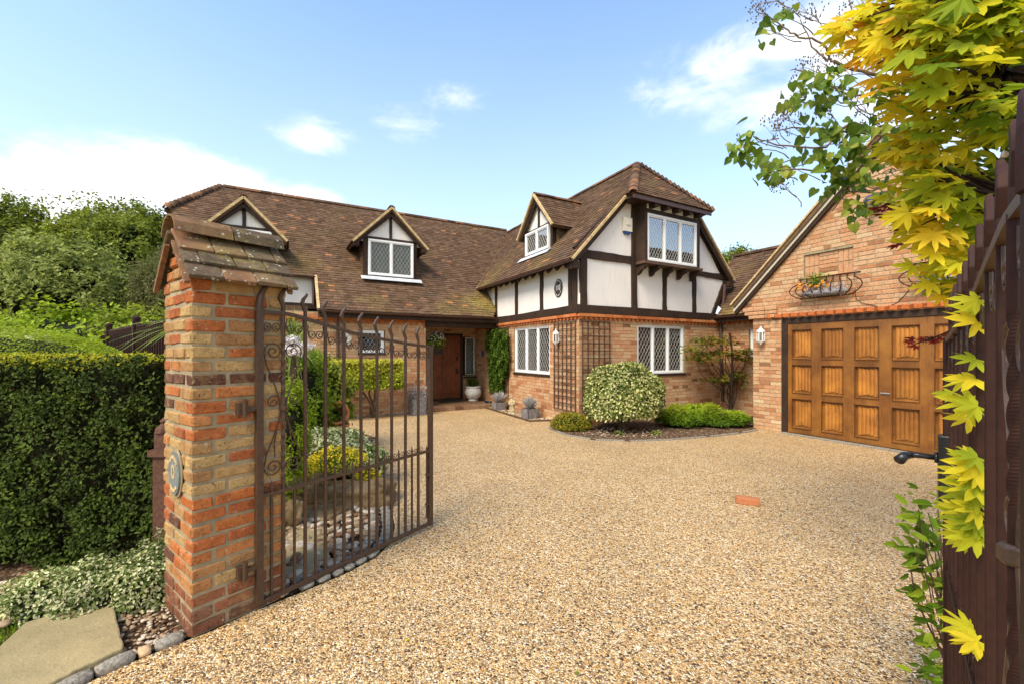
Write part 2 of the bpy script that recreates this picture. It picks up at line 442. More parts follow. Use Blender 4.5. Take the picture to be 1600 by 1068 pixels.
def m_gravel():
    t = NT('resin_bound_gravel')
    w = t.vm('ADD', t.pos, t.vm('MULTIPLY', t.noise(60, 2), (.006, .006, 0)))
    flat = t.vm('MULTIPLY', t.pos, (1, 1, 0))
    v = t.vor(88, 'F1', flat); e = t.vor(88, 'DISTANCE_TO_EDGE', flat)
    v2 = t.vor(150, 'F1', flat)
    sep = t.N.new('ShaderNodeSeparateColor'); t.L.new(v.outputs['Color'], sep.inputs[0])
    sep2 = t.N.new('ShaderNodeSeparateColor'); t.L.new(v2.outputs['Color'], sep2.inputs[0])
    st = [(0, (.05, .03, .018)), (.14, (.20, .12, .06)), (.26, (.38, .25, .13)), (.34, (.60, .32, .09)), (.52, (.74, .46, .17)), (.72, (.84, .61, .29)), (.87, (.88, .73, .44)), (1, (.93, .86, .68))]
    c1 = t.ramp(sep.outputs[0], st); c2 = t.ramp(sep2.outputs[1], st)
    c = t.mix(t.range(sep.outputs[2], .55, .65), c1, c2)
    dk = t.range(e.outputs['Distance'], .0, .095, .0, 1)
    c = t.mix(1.0, c, t.mix(dk, (.22, .13, .07), (1, 1, 1)), 'MULTIPLY')
    pt = t.noise(.9, 4, .6)
    c = t.mix(1.0, c, t.ramp(pt, [(.3, .86), (.7, 1.05)]), 'MULTIPLY')
    h = t.math('MULTIPLY', t.range(v.outputs['Distance'], 0, .6, 1, 0), t.range(sep.outputs[1], 0, 1, .5, 1))
    return t.done(t.bsdf(c, .55, t.bump(h, .85, .012), .35))
M['gravel'] = m_gravel()
def m_soil():
    t = NT('garden_soil')
    v = t.vor(45); sep = t.N.new('ShaderNodeSeparateColor'); t.L.new(v.outputs['Color'], sep.inputs[0])
    c = t.ramp(t.noise(25, 7, .7), [(.3, (.045, .025, .014)), (.55, (.12, .07, .04)), (.75, (.22, .14, .085))])
    c = t.mix(t.range(sep.outputs[0], .80, .86, 0, .8), c, (.42, .31, .20))
    return t.done(t.bsdf(c, .95, t.bump(t.math('ADD', t.noise(30, 8, .75), t.math('MULTIPLY', v.outputs['Distance'], -.6)), .9, .03), .1))
M['soil'] = m_soil()
def m_grass_ground():
    t = NT('lawn_and_moss')
    c = t.ramp(t.noise(12, 7, .7), [(.3, (.05, .06, .012)), (.6, (.12, .14, .03)), (.8, (.16, .12, .06))])
    return t.done(t.bsdf(c, .95, t.bump(t.noise(90, 6, .7), .9, .02), .1))
M['lawn'] = m_grass_ground()

def m_leaf(name, stops, transl=.35, rough=.55, var=.3, vein=False, spec=.12, nscale=3.0):
    t = NT(name)
    c = t.ramp(t.attr(), stops)
    c = t.mix(1.0, c, t.ramp(t.noise(nscale, 3), [(.3, 1-var), (.7, 1+var)]), 'MULTIPLY')
    d = t.bsdf(c, rough, None, spec)
    tl = t.N.new('ShaderNodeBsdfTranslucent'); t.L.new(t.mix(1.0, c, (1.25, 1.2, .7), 'MULTIPLY'), tl.inputs[0])
    mx = t.N.new('ShaderNodeMixShader'); mx.inputs[0].default_value = transl
    t.L.new(d, mx.inputs[1]); t.L.new(tl.outputs[0], mx.inputs[2])
    return t.done(mx.outputs[0])
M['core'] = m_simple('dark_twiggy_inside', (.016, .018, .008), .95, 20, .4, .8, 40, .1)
M['yew'] = m_leaf('yew_leaf', [(0, (.050, .028, .010)), (.10, (.015, .020, .004)), (.5, (.028, .042, .007)), (.8, (.052, .082, .011)), (1, (.095, .135, .016))], .15)  # yew is dark by nature; the unlit front's shade is put in too
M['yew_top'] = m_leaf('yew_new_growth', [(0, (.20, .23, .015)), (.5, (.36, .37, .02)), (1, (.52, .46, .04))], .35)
M['leaf_mid'] = m_leaf('mid_green_leaf', [(0, (.03, .045, .008)), (.40, (.10, .14, .018)), (1, (.30, .34, .045))])
M['leaf_dark'] = m_leaf('dark_green_leaf', [(0, (.02, .03, .008)), (.5, (.06, .09, .015)), (1, (.15, .19, .03))])
M['leaf_bright'] = m_leaf('bright_green_leaf', [(0, (.05, .10, .008)), (.5, (.15, .25, .015)), (1, (.34, .42, .03))])
M['leaf_olive'] = m_leaf('olive_green_leaf', [(0, (.05, .06, .025)), (.5, (.13, .14, .055)), (1, (.26, .25, .10))])
M['leaf_sage'] = m_leaf('sage_green_leaf', [(0, (.04, .06, .015)), (.40, (.14, .18, .04)), (1, (.38, .42, .12))])
M['varieg'] = m_leaf('variegated_leaf', [(0, (.03, .05, .008)), (.30, (.12, .18, .025)), (.50, (.30, .34, .09)), (.62, (.50, .50, .20)), (1, (.70, .66, .34))], .25)
M['varieg2'] = m_leaf('cream_edged_leaf', [(0, (.06, .10, .02)), (.42, (.16, .22, .05)), (.55, (.50, .52, .26)), (1, (.72, .70, .44))], .25)
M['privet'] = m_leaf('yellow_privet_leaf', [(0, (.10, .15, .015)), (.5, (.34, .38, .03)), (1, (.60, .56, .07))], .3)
M['gold'] = m_leaf('golden_heather_leaf', [(0, (.10, .13, .012)), (.5, (.26, .27, .02)), (1, (.46, .32, .03))], .3)
M['yellowfl'] = m_leaf('yellow_flower', [(0, (.30, .36, .02)), (.4, (.72, .58, .02)), (1, (.85, .68, .03))], .3)
M['climber'] = m_leaf('glossy_green_leaf', [(0, (.02, .045, .006)), (.5, (.07, .13, .012)), (1, (.17, .26, .025))])
M['silver'] = m_leaf('silver_leaf', [(0, (.22, .22, .22)), (.5, (.40, .39, .40)), (1, (.56, .54, .56))], .2)
M['purple'] = m_leaf('purple_stem', [(0, (.10, .05, .05)), (1, (.25, .12, .10))], .2)
M['whitefl'] = m_leaf('white_flower', [(0, (.45, .38, .50)), (1, (.8, .78, .8))], .3)
M['cordy'] = m_leaf('strap_leaf', [(0, (.08, .13, .03)), (.5, (.22, .30, .06)), (1, (.46, .46, .14))], .3)
M['acer'] = m_leaf('golden_maple_leaf', [(0, (.09, .16, .012)), (.22, (.22, .31, .018)), (.45, (.46, .48, .022)), (.75, (.74, .60, .03)), (.94, (.80, .56, .04)), (1, (.76, .36, .06))], .45, .6, .15)
M['acer_red'] = m_leaf('dark_red_maple_leaf', [(0, (.10, .012, .012)), (1, (.28, .04, .02))], .4)
M['lilac'] = m_leaf('heart_shaped_green_leaf', [(0, (.07, .13, .018)), (.6, (.15, .24, .03)), (1, (.36, .40, .06))], .35, .4, .2)
M['acer_g'] = m_leaf('bronze_green_maple_leaf', [(0, (.06, .09, .015)), (.5, (.16, .17, .02)), (1, (.30, .14, .03))], .35)
M['bark'] = m_simple('brown_bark', (.12, .085, .055), .95, 30, .4, .9, 60, .1, 0, .01)
M['bark_pale'] = m_simple('pale_twig_bark', (.22, .16, .11), .95, 30, .4, .6, 60, .1, 0, .006)
M['bark_dark'] = m_simple('dark_bark', (.035, .022, .018), .9, 30, .3, .7, 60, .1, 0, .006)
M['terracotta'] = m_simple('terracotta', (.55, .20, .07), .85, 18, .2, .4, 80, .2)
M['urn'] = m_simple('pale_glazed_stone', (.66, .64, .58), .7, 12, .25, .4, 60, .3)
M['planter'] = m_simple('grey_slate_planter', (.20, .19, .19), .7, 14, .35, .4, 60, .3)
M['statue'] = m_simple('mossy_stone_figure', (.44, .36, .21), .9, 22, .5, .8, 60, .2, 0, .012)
M['blue'] = m_simple('blue_enamel', (.03, .06, .22), .4, 8, .1, .1, 30, .5)
M['plaque'] = m_simple('grey_green_plaque', (.17, .19, .17), .7, 20, .2, .4, 90, .3)
M['plaque_dark'] = m_simple('dark_brown_plaque', (.045, .035, .028), .6, 20, .2, .3, 90, .3)
M['goldpaint'] = m_simple('worn_gold_paint', (.60, .42, .22), .6, 60, .35, .3, 90, .3)
M['cream'] = m_simple('cream_plastic', (.72, .67, .55), .5, 5, .08, .1, 30, .4)
M['mat'] = m_simple('coir_mat', (.05, .035, .02), .95, 60, .4, .8, 200)
M['post_rust'] = m_simple('red_brown_iron_post', (.10, .045, .028), .7, 40, .35, .5, 90, .3)
M['loose_brick'] = m_simple('new_orange_brick', (.42, .16, .07), .85, 40, .15, .4, 120, .2)
M['steel'] = m_simple('satin_steel', (.6, .6, .62), .3, 8, .05, .05, 30, .5, .8)

# ---------------------------------------------------------------- polygons and masonry
def scan(polys, y):
    xs = []
    for P in polys:
        n = len(P)
        for i in range(n):
            (x0, y0), (x1, y1) = P[i], P[(i+1) % n]
            if (y0 <= y) != (y1 <= y): xs.append(x0+(y-y0)/(y1-y0)*(x1-x0))
    xs.sort()
    return [(xs[i], xs[i+1]) for i in range(0, len(xs)-1, 2)]
def rect(x0, x1, y0, y1): return [(x0, y0), (x1, y0), (x1, y1), (x0, y1)]

def project(p):
    if p[1] < .05: return None
    return 800+p[0]/p[1]*F, HY+(EYE-p[2])/p[1]*F
class Pieces:
    """masonry or roofing pieces of one thing: the nearest 300 in view become objects, the rest one stuff part"""
    def __init__(s, root, house, name, mat, variants, unit, limit=300, plain='box', score=None):
        s.root = root; s.house = house; s.name = name; s.mat = mat; s.var = variants; s.unit = unit; s.items = []; s.limit = limit; s.score = score
    def add(s, parent, c, h, A, r, nrm): s.items.append((parent, np.array(c, float), np.array(h, float), np.array([list(a) for a in A], float), r, np.array(list(nrm), float)))
    def finish(s, restname=None):
        rank = []
        for i, (pa, c, h, A, r, n) in enumerate(s.items):
            w = H(*c) if s.house else Vector(c)
            nw = H(*n) if s.house else Vector(n)
            p = project(w); vis = False
            tocam = Vector((0, 0, EYE))-w
            if p and -20 < p[0] < 1620 and -20 < p[1] < 1090 and nw.dot(tocam) > 0: vis = True
            size = h[0]*4*max(.05, nw.dot(tocam.normalized()))/max(.1, tocam.length)
            if s.score is not None and p and not s.score(p): vis = False
            rank.append((not vis, -size, i))
        rank.sort()
        pick = set(i for (nv, _, i) in rank[:s.limit] if not nv)
        rest = MB(); meshes = s.var
        for i, (pa, c, h, A, r, n) in enumerate(s.items):
            if i in pick:
                me = meshes[min(len(meshes)-1, int(r*len(meshes)))]
                inst(s.name, me, pa, c, A, (h[0]*2/s.unit[0], h[1]*2/s.unit[1], h[2]*2/s.unit[2]))
            else: rest.box(c, h, A, r)
        if rest.V: rest.build(restname or s.name, s.mat, s.root, kind='stuff')

def worn_box(dims, bevel, jit, r, mat, name, seed):
    rs = random.Random(seed)
    bm = bmesh.new(); bmesh.ops.create_cube(bm, size=1)
    for v in bm.verts: v.co = Vector((v.co.x*dims[0], v.co.y*dims[1], v.co.z*dims[2]))
    bmesh.ops.bevel(bm, geom=bm.edges[:], offset=bevel, segments=1, affect='EDGES')
    for v in bm.verts: v.co += Vector((rs.uniform(-jit, jit), rs.uniform(-jit, jit)*.6, rs.uniform(-jit, jit)))
    me = bpy.data.meshes.new(name); bm.to_mesh(me); bm.free()
    a = me.attributes.new('rnd', 'FLOAT', 'POINT'); a.data.foreach_set('value', np.full(len(me.vertices), r))
    me.materials.append(mat); return me
BU = (.215, .10, .066)
def brick_variants(mat, n=16, jit=.0022, bev=.006):
    return [worn_box(BU, bev, jit, (i+.5)/n, mat, 'brick', 100+i) for i in range(n)]
TU = (.165, .17, .013)
def tile_variants(mat, n=12, jit=.0015, bev=.003):
    return [worn_box(TU, bev, jit, (i+.5)/n, mat, 'roof_tile', 300+i) for i in range(n)]

def rnd_brick():
    x = random.random()
    return x
def brick_wall(P, a, n, polys, parent, pcs, course=.075, L=.225, thick=.12, proud=.006, mortar=True, wall_thick=.2, mname='wall', z_jit=.0):
    """P origin, a along, n outward normal (build frame), polys in (s,z): the wall backing goes to `parent`'s mesh builder"""
    P = Vector(P); a = Vector(a); n = Vector(n); up = Vector((0, 0, 1))
    zs = [q[1] for p in polys for q in p]; z0, z1 = min(zs), max(zs)
    z0 = math.floor(z0/course)*course
    i = 0; z = z0
    while z < z1-.01:
        zc = z+course/2
        for (s0, s1) in scan(polys, zc):
            if s1-s0 < .02: continue
            s = s0-(L/2 if i % 2 else 0)-random.uniform(0, .02)
            while s < s1-.005:
                ln = L if random.random() > .07 else L/2
                e0 = max(s, s0); e1 = min(s+ln, s1)
                if s1-e1 < .03: e1 = s1
                w = e1-e0-.010
                if w > .015:
                    c = P+a*((e0+e1)/2)+up*zc-n*(BU[1]/2-proud-random.uniform(-.002, .003))
                    pcs.add(parent, c, (w/2, BU[1]/2, (course-.010)/2), (a, n, up), rnd_brick(), n)
                if e1 >= s1: break
                s += ln
        z += course; i += 1
def wall_back(mb, P, a, n, polys, thick=.22, inset=.0, course=.075):
    """mortar coloured body of a wall, same outline, sliced in level strips"""
    P = Vector(P); a = Vector(a); n = Vector(n); up = Vector((0, 0, 1))
    ys = sorted(set(round(q[1], 4) for p in polys for q in p))
    for y0, y1 in zip(ys, ys[1:]):
        e = 1e-4
        lo = scan(polys, y0+e); hi = scan(polys, y1-e)
        if len(lo) != len(hi): continue
        for (l0, l1), (h0, h1) in zip(lo, hi):
            poly = [P+a*l0+up*y0, P+a*l1+up*y0, P+a*h1+up*y1, P+a*h0+up*y1]
            mb.prism([p-n*inset for p in poly], -n*thick)
def roof_slope(P, a, w, polys, parent, pcs, gauge=.10, tw=.165, course_jit=.004):
    """P origin at the eave, a along, w unit vector up the slope; polys in (s,t)"""
    P = Vector(P); a = Vector(a).normalized(); w = Vector(w).normalized(); n = a.cross(w).normalized()
    if n.z < 0: n = -n
    ts = [q[1] for p in polys for q in p]; t = min(ts); t1 = max(ts); i = 0
    tilt = math.radians(6.5)
    while t < t1-.005:
        for (s0, s1) in scan(polys, t+.04):
            s = s0-(tw/2 if i % 2 else 0)
            while s < s1-.01:
                e0 = max(s, s0); e1 = min(s+tw, s1); wd = e1-e0-.004
                if wd > .01:
                    th = tilt+random.uniform(-.02, .02)
                    w2 = w*math.cos(th)-n*math.sin(th); n2 = n*math.cos(th)+w*math.sin(th)
                    ro = random.uniform(-.012, .012)
                    a2 = (a*math.cos(ro)+w2*math.sin(ro)); w3 = (w2*math.cos(ro)-a*math.sin(ro))
                    c = P+a*((e0+e1)/2)+w*(t+TU[1]/2-.02+random.uniform(-course_jit, course_jit))+n*(.020+random.uniform(-.002, .003))
                    r = min(.999, max(0, random.betavariate(4, 4.6)+(.0 if random.random() > .025 else .45)))
                    pcs.add(parent, c, (wd/2, TU[1]/2, TU[2]/2), (a2, w3, n2), r, n)
                s += tw
        t += gauge; i += 1
def roof_deck(mb, P, a, w, poly, thick=.06):
    P = Vector(P); a = Vector(a).normalized(); w = Vector(w).normalized(); n = a.cross(w).normalized()
    if n.z < 0: n = -n
    mb.prism([P+a*s+w*t for s, t in poly], -n*thick)
def ridge_tiles(p0, p1, parent, mat, rad=.11, L=.30, step=0.0, up=Vector((0, 0, 1)), name='ridge_tile', lift=.02, taper=1.0):
    """half-round tiles laid along a line, each its own object sharing one mesh"""
    p0 = Vector(p0); p1 = Vector(p1); d = (p1-p0); ln = d.length; d.normalize()
    side = d.cross(up).normalized(); u2 = side.cross(d).normalized()
    k = max(1, round(ln/L)); L2 = ln/k
    vs = []
    for q in range(5):
        mb = MB(); n = 7; V = []
        for (x, rr_) in ((-.5, rad), (.5, rad*taper)):
            for inner in (0, 1):
                for j in range(n):
                    th = math.pi*(j/(n-1)); r2 = rr_-(.014 if inner else 0)
                    V.append((x*L2*.97, math.cos(th)*r2, math.sin(th)*r2*.85))
        fs = []
        for j in range(n-1):
            fs += [[j, j+1, 2*n+j+1, 2*n+j], [n+j+1, n+j, 3*n+j, 3*n+j+1], [j+1, j, n+j, n+j+1], [2*n+j, 2*n+j+1, 3*n+j+1, 3*n+j]]
        fs += [[0, 2*n, 3*n, n], [n-1, 2*n-1, 4*n-1, 3*n-1]]
        mb.add(V, fs, (q+.5)/5)
        vs.append(mb.mesh(name, mat))
    for i in range(k):
        c = p0+d*(L2*(i+.5))-u2*(rad*.55)+u2*lift
        tl = step
        d2 = (d*math.cos(tl)-u2*math.sin(tl)); u3 = (u2*math.cos(tl)+d*math.sin(tl))
        inst(name, random.choice(vs), parent, c, (d2, side*-1 if False else side, u3))

def beam(mb, p0, p1, w, d, n, wav=.006, r=.5, seg=6):
    """hand-hewn timber: p0-p1 centre line on the wall, width w, depth d along n"""
    p0 = Vector(p0); p1 = Vector(p1); n = Vector(n); t = (p1-p0).normalized(); s = t.cross(n).normalized()
    V = []
    for i in range(seg+1):
        c = p0.lerp(p1, i/seg)
        a = w/2+random.uniform(-wav, wav); b = w/2+random.uniform(-wav, wav)
        dd = d+random.uniform(-wav, wav)*.4
        V += [c-s*a-n*.02, c+s*b-n*.02, c+s*b+n*dd, c-s*a+n*dd]
    fs = [[0, 1, 2, 3], [4*seg+3, 4*seg+2, 4*seg+1, 4*seg]]
    for i in range(seg):
        for j in range(4):
            k = (j+1) % 4; fs.append([4*i+j, 4*(i+1)+j, 4*(i+1)+k, 4*i+k])
    mb.add([list(v) for v in V], fs, r)
def timber(parent, name, p0, p1, w, n, d=.035, wav=.008, mat='timber', seg=7):
    mb = MB(); beam(mb, p0, p1, w, d, n, wav, seg=seg)
    return mb.build(name, M[mat], parent, bevel=.004)

def window(parent, P, a, n, w, h, lights, fr=.046, lat=(.085, .145), sill=True, curtain=None, name='window', sash=.045, room=True, cdepth=.14):
    """P = lower left corner of the frame on the wall face, a along, n outward"""
    P = Vector(P); a = Vector(a).normalized(); n = Vector(n).normalized(); up = Vector((0, 0, 1))
    A = (a, n, up)
    def bx(mb, s0, s1, z0, z1, d0, d1): mb.box(P+a*((s0+s1)/2)+up*((z0+z1)/2)+n*((d0+d1)/2), (abs(s1-s0)/2, abs(d1-d0)/2, abs(z1-z0)/2), A)
    f = MB()
    bx(f, 0, w, 0, fr, -.05, .02); bx(f, 0, w, h-fr, h, -.05, .02)
    bx(f, 0, fr, fr, h-fr, -.05, .018); bx(f, w-fr, w, fr, h-fr, -.05, .018)
    lw = (w-2*fr-(lights-1)*fr*.8)/lights; x = fr
    fo = f
    panes = []
    for i in range(lights):
        panes.append((x, x+lw))
        if i < lights-1: bx(f, x+lw, x+lw+fr*.8, fr, h-fr, -.05, .016)
        x += lw+fr*.8
    W_ = f.build(name, M['upvc'], parent, bevel=.004)
    for (x0, x1) in panes:
        s = MB()
        q = sash*.55
        bx(s, x0, x1, fr, fr+q, -.04, .006); bx(s, x0, x1, h-fr-q, h-fr, -.04, .006)
        bx(s, x0, x0+q, fr+q, h-fr-q, -.04, .004); bx(s, x1-q, x1, fr+q, h-fr-q, -.04, .004)
        s.build('sash', M['upvc'], W_)
        g = MB(); g.box(P+a*((x0+x1)/2)+up*(h/2)-n*.022, ((x1-x0)/2-q*.5, .003, h/2-fr-q*.5), A); g.build('pane', M['glass'], W_)
        # diamond lead lattice
        l = MB(); X0, X1, Z0, Z1 = x0+q, x1-q, fr+q, h-fr-q
        dx, dz = lat; m = dz/dx; rw = .0035
        for sgn in (1, -1):
            k = -40
            while k < 60:
                # line z = Z0 + sgn*m*(x - (X0 + k*dx))
                pts = []
                for xx in (X0, X1):
                    zz = Z0+sgn*m*(xx-(X0+k*dx))
                    if Z0-1e-6 <= zz <= Z1+1e-6: pts.append((xx, zz))
                for zz in (Z0, Z1):
                    xx = (zz-Z0)/(sgn*m)+X0+k*dx
                    if X0 < xx < X1: pts.append((xx, zz))
                if len(pts) >= 2:
                    (xa, za), (xb, zb) = pts[0], pts[1]
                    if abs(xa-xb) > .01:
                        A0 = P+a*xa+up*za-n*.017; B0 = P+a*xb+up*zb-n*.017
                        l.tube([A0, B0], rw, 4)
                k += 1
        if l.V: l.build('lead_lattice', M['lead'], W_)
    if sill:
        s = MB(); bx(s, -.03, w+.03, -.055, -.004, -.05, .07); s.build('sill', M['timber'], W_)
    if room:
        r = MB(); D = -.75
        bx(r, 0.01, w-.01, 0.0, h, D-.02, D); bx(r, -.01, .01, 0, h, D, -.06); bx(r, w-.01, w+.01, 0, h, D, -.06)
        bx(r, 0.01, w-.01, -.02, 0, D, -.06); bx(r, 0.01, w-.01, h, h+.02, D, -.06); r.build('window_recess', M['room'], W_)
    if curtain:
        for (c0, c1) in curtain:
            c = MB(); k = 40; V = []
            for i in range(k+1):
                s_ = c0+(c1-c0)*i/k; d = -cdepth+(.028*math.sin(i*1.35)+.01*math.sin(i*2.7+1))*min(1, cdepth/.14)
                for z in (.03, h-.03): V.append(list(P+a*s_+up*z+n*d))
            c.add(V, [[2*i, 2*i+2, 2*i+3, 2*i+1] for i in range(k)]); c.build('curtain', M['curtain'], W_, smooth=True)
    return W_

# ---------------------------------------------------------------- leaves
def tmpl_oval(k=.5, fold=.12):
    V = np.array([[0, 0, 0], [.28, k*.5, fold], [.28, -k*.5, fold], [.68, k*.45, fold], [.68, -k*.45, fold], [1, 0, -.05], [.5, 0, 0]])
    Fc = [[0, 6, 1], [0, 2, 6], [6, 3, 1], [6, 2, 4], [6, 5, 3], [6, 4, 5]]
    return V, np.array(Fc)
def tmpl_quad(k=.5): return np.array([[0, 0, 0], [.5, k*.5, .06], [1, 0, 0], [.5, -k*.5, .06]]), np.array([[0, 3, 2, 1]])
def tmpl_heart():
    V = [[0, 0, 0], [-.10, .22, .05], [.05, .42, .09], [.35, .44, .10], [.70, .24, .06], [1, 0, -.08], [.70, -.24, .06], [.35, -.44, .10], [.05, -.42, .09], [-.10, -.22, .05], [.45, 0, 0]]
    return np.array(V), np.array([[10, i, (i+1) % 10] for i in range(10)])
def tmpl_maple(seed=0, droop=.22):
    rs = random.Random(seed); pts = []
    lobes = [(0, 1.0), (31, .96), (62, .86), (95, .68), (130, .42)]
    full = [(-a, l) for a, l in lobes[:0:-1]]+lobes
    prev = None
    for a, l in full:
        a2 = a+rs.uniform(-3, 3); l2 = l*rs.uniform(.92, 1.05)
        if prev is not None:
            mid = (prev[0]+a2)/2; pts.append((mid, min(prev[1], l2)*.50))
        pts.append((a2-8, l2*.74)); pts.append((a2, l2)); pts.append((a2+8, l2*.76))
        prev = (a2, l2)
    V = [[0, 0, 0]]
    for a, l in pts:
        q = math.radians(a); x, y = l*math.cos(q)*.62, l*math.sin(q)*.62
        V.append([x+.0, y, -droop*(l*.8)**2+.04*math.sin(q*6)])
    n = len(pts)
    Fc = [[0, i, i+1] for i in range(1, n)]
    return np.array(V), np.array(Fc)
def norm(a): return a/np.maximum(1e-9, np.linalg.norm(a, axis=-1, keepdims=True))
def leaf_cloud(mb, P, Nn, size, tm, jit=.5, tip=None, tipjit=.5, rnd=None, rng=RNG, mi=0):
    V, Fc = tm; n = len(P); k = len(V)
    Nn = norm(norm(np.asarray(Nn, float))+rng.normal(0, jit, (n, 3)))
    T = rng.normal(0, 1, (n, 3)) if tip is None else norm(np.broadcast_to(np.asarray(tip, float), (n, 3)))+rng.normal(0, tipjit, (n, 3))
    T = norm(T-(T*Nn).sum(1, keepdims=True)*Nn); B = np.cross(Nn, T)
    s = (np.broadcast_to(np.asarray(size, float), (n,))*rng.uniform(.7, 1.25, n))[:, None, None]
    X = P[:, None, :]+s*(V[None, :, 0:1]*T[:, None, :]+V[None, :, 1:2]*B[:, None, :]+V[None, :, 2:3]*Nn[:, None, :])
    Fa = (Fc[None]+np.arange(n)[:, None, None]*k).reshape(-1, Fc.shape[1])
    r = rng.random(n) if rnd is None else np.broadcast_to(rnd, (n,))
    mb.add(X.reshape(-1, 3), Fa, np.repeat(r, k), mi)
def sph(n, rng=RNG):
    return norm(rng.normal(0, 1, (n, 3)))
def lumpy(d, seed, amp=.18):
    rs = np.random.default_rng(seed); k = norm(rs.normal(0, 1, (22, 3))); s = rs.uniform(.4, 1, 22)
    v = np.zeros(len(d))
    for q, w in zip(k, s): v = np.maximum(v, w*np.exp(-((d-q)**2).sum(1)/.16))
    return 1-amp+amp*1.3*v
def crown(mb, c, rad, n, size, tm, seed=1, amp=.18, shell=.22, jit=.45, clumps=True, zmin=-1, rng=RNG, core=True, up=.3, mi=0, rlo=0., rhi=1.):
    """uneven leafy volume: leaves gathered in clumps over a lumpy ellipsoid, dark twigs inside"""
    rad = np.array(rad, float)
    d = sph(n, rng); d = d[d[:, 2] > zmin]
    n = len(d); k = lumpy(d, seed, amp)
    if clumps:
        nc = max(30, n//45); cd = sph(nc, rng); cd = cd[cd[:, 2] > zmin]; nc = len(cd)
        ck = lumpy(cd, seed, amp)*rng.uniform(.80, 1.06, nc)
        idx = rng.integers(0, nc, n)
        cr = .62*2.0/np.sqrt(nc)*1.6
        P = cd[idx]*ck[idx, None]+rng.normal(0, cr*.5, (n, 3))
        d = norm(P+cd[idx]*.3)
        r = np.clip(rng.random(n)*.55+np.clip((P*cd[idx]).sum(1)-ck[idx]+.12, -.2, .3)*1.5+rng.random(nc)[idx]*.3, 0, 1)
    else:
        P = d*(k*(1-shell*rng.random(n)**2))[:, None]; r = rng.random(n)
    N_ = norm(d/rad*rad.min()+np.array([0, 0, up]))
    leaf_cloud(mb, P*rad+np.array(c), N_, size, tm, jit, rnd=rlo+(rhi-rlo)*r, rng=rng, mi=mi)
    if core:
        V = []; seg, ring = 22, 12
        dd = []
        for i in range(ring+1):
            th = math.pi*i/ring
            for j in range(seg):
                q = 2*math.pi*j/seg; dd.append((math.sin(th)*math.cos(q), math.sin(th)*math.sin(q), max(zmin, math.cos(th))))
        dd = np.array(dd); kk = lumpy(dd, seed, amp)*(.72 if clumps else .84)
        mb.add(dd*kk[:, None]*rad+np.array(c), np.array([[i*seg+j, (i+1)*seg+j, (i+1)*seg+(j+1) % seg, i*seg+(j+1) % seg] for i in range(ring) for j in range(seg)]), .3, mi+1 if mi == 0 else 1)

def limb(mb, p0, p1, r0, r1, bend=.1, k=7, n=6):
    p0 = Vector(p0); p1 = Vector(p1); L = (p1-p0).length
    o1 = Vector([random.uniform(-1, 1) for _ in range(3)])*bend*L; o2 = Vector([random.uniform(-1, 1) for _ in range(3)])*bend*L
    pts = []
    for i in range(k+1):
        t = i/k
        pts.append(p0.lerp(p1, t)+o1*math.sin(math.pi*t)+o2*math.sin(2*math.pi*t)*.4)
    mb.tube(pts, [r0+(r1-r0)*i/k for i in range(k+1)], n)
    return pts

# ================================================================ SETTING: ground, drive, beds
def sheet(name, pts, z, mat, thick=.0, kind='structure', **kw):
    mb = MB()
    mb.prism([(p[0], p[1], z) for p in pts], (0, 0, -thick) if thick else (0, 0, -.002))
    return mb.build(name, mat, kind=kind, **kw)
mb = MB(); mb.add([(-400, -400, -.03), (400, -400, -.03), (400, 600, -.03), (-400, 600, -.03)], [[0, 1, 2, 3]])
mb.build('ground', M['lawn'], kind='structure')

# edge of the drive on the left (granite setts run along it)
EDGE_PX = [(60, 1105), (145, 1062), (215, 1030), (288, 1001), (330, 985), (398, 953), (470, 925), (545, 893), (590, 868), (612, 845), (617, 822), (612, 795), (595, 765), (572, 738), (556, 722), (548, 712)]
EDGE = [gnd(*p) for p in EDGE_PX]
# continue the garden edge back to the house wall
EDGE_BACK = [Vector((-2.45, 7.6, 0)), Vector((-3.4, 8.6, 0)), H(.4, 9.9)]
wall_front_v = 10.85
drive = [(p.x, p.y) for p in EDGE]+[(p.x, p.y) for p in EDGE_BACK]+[tuple(H(.4, 11.2)[:2]), tuple(H(3.3, 13.5)[:2]), tuple(H(9.0, 13.5)[:2]), tuple(H(9.0, 5)[:2]), tuple(H(12.0, 4.0)[:2]), tuple(H(12, -4)[:2]), (6, -6), (-3.2, -6), (-3.2, 1.0)]
# triangulate the outline cleanly through bmesh
def fill_sheet(name, pts, z, mat, **kw):
    bm = bmesh.new(); vs = [bm.verts.new((p[0], p[1], z)) for p in pts]; es = [bm.edges.new((vs[i], vs[(i+1) % len(vs)])) for i in range(len(vs))]
    bmesh.ops.triangle_fill(bm, edges=es, use_beauty=True)
    for f in bm.faces:
        if f.normal.z < 0: f.normal_flip()
    me = bpy.data.meshes.new(name); bm.to_mesh(me); bm.free(); me.materials.append(mat)
    o = bpy.data.objects.new(name, me); COL.objects.link(o); tag(o, kind='structure', **kw); return o
fill_sheet('driveway', drive, 0.0, M['gravel'])
fill_sheet('soil_bed', [(-9, -3), (-3.3, -3), (-3.3, .9), (EDGE[0].x-.02, EDGE[0].y-.02)]+[(p.x-.03, p.y+.03) for p in EDGE]+[(p.x, p.y) for p in EDGE_BACK]+[tuple(H(.3, 11)[:2]), tuple(H(-3.5, 12)[:2]), (-9.5, 9)], -.012, M['soil'])

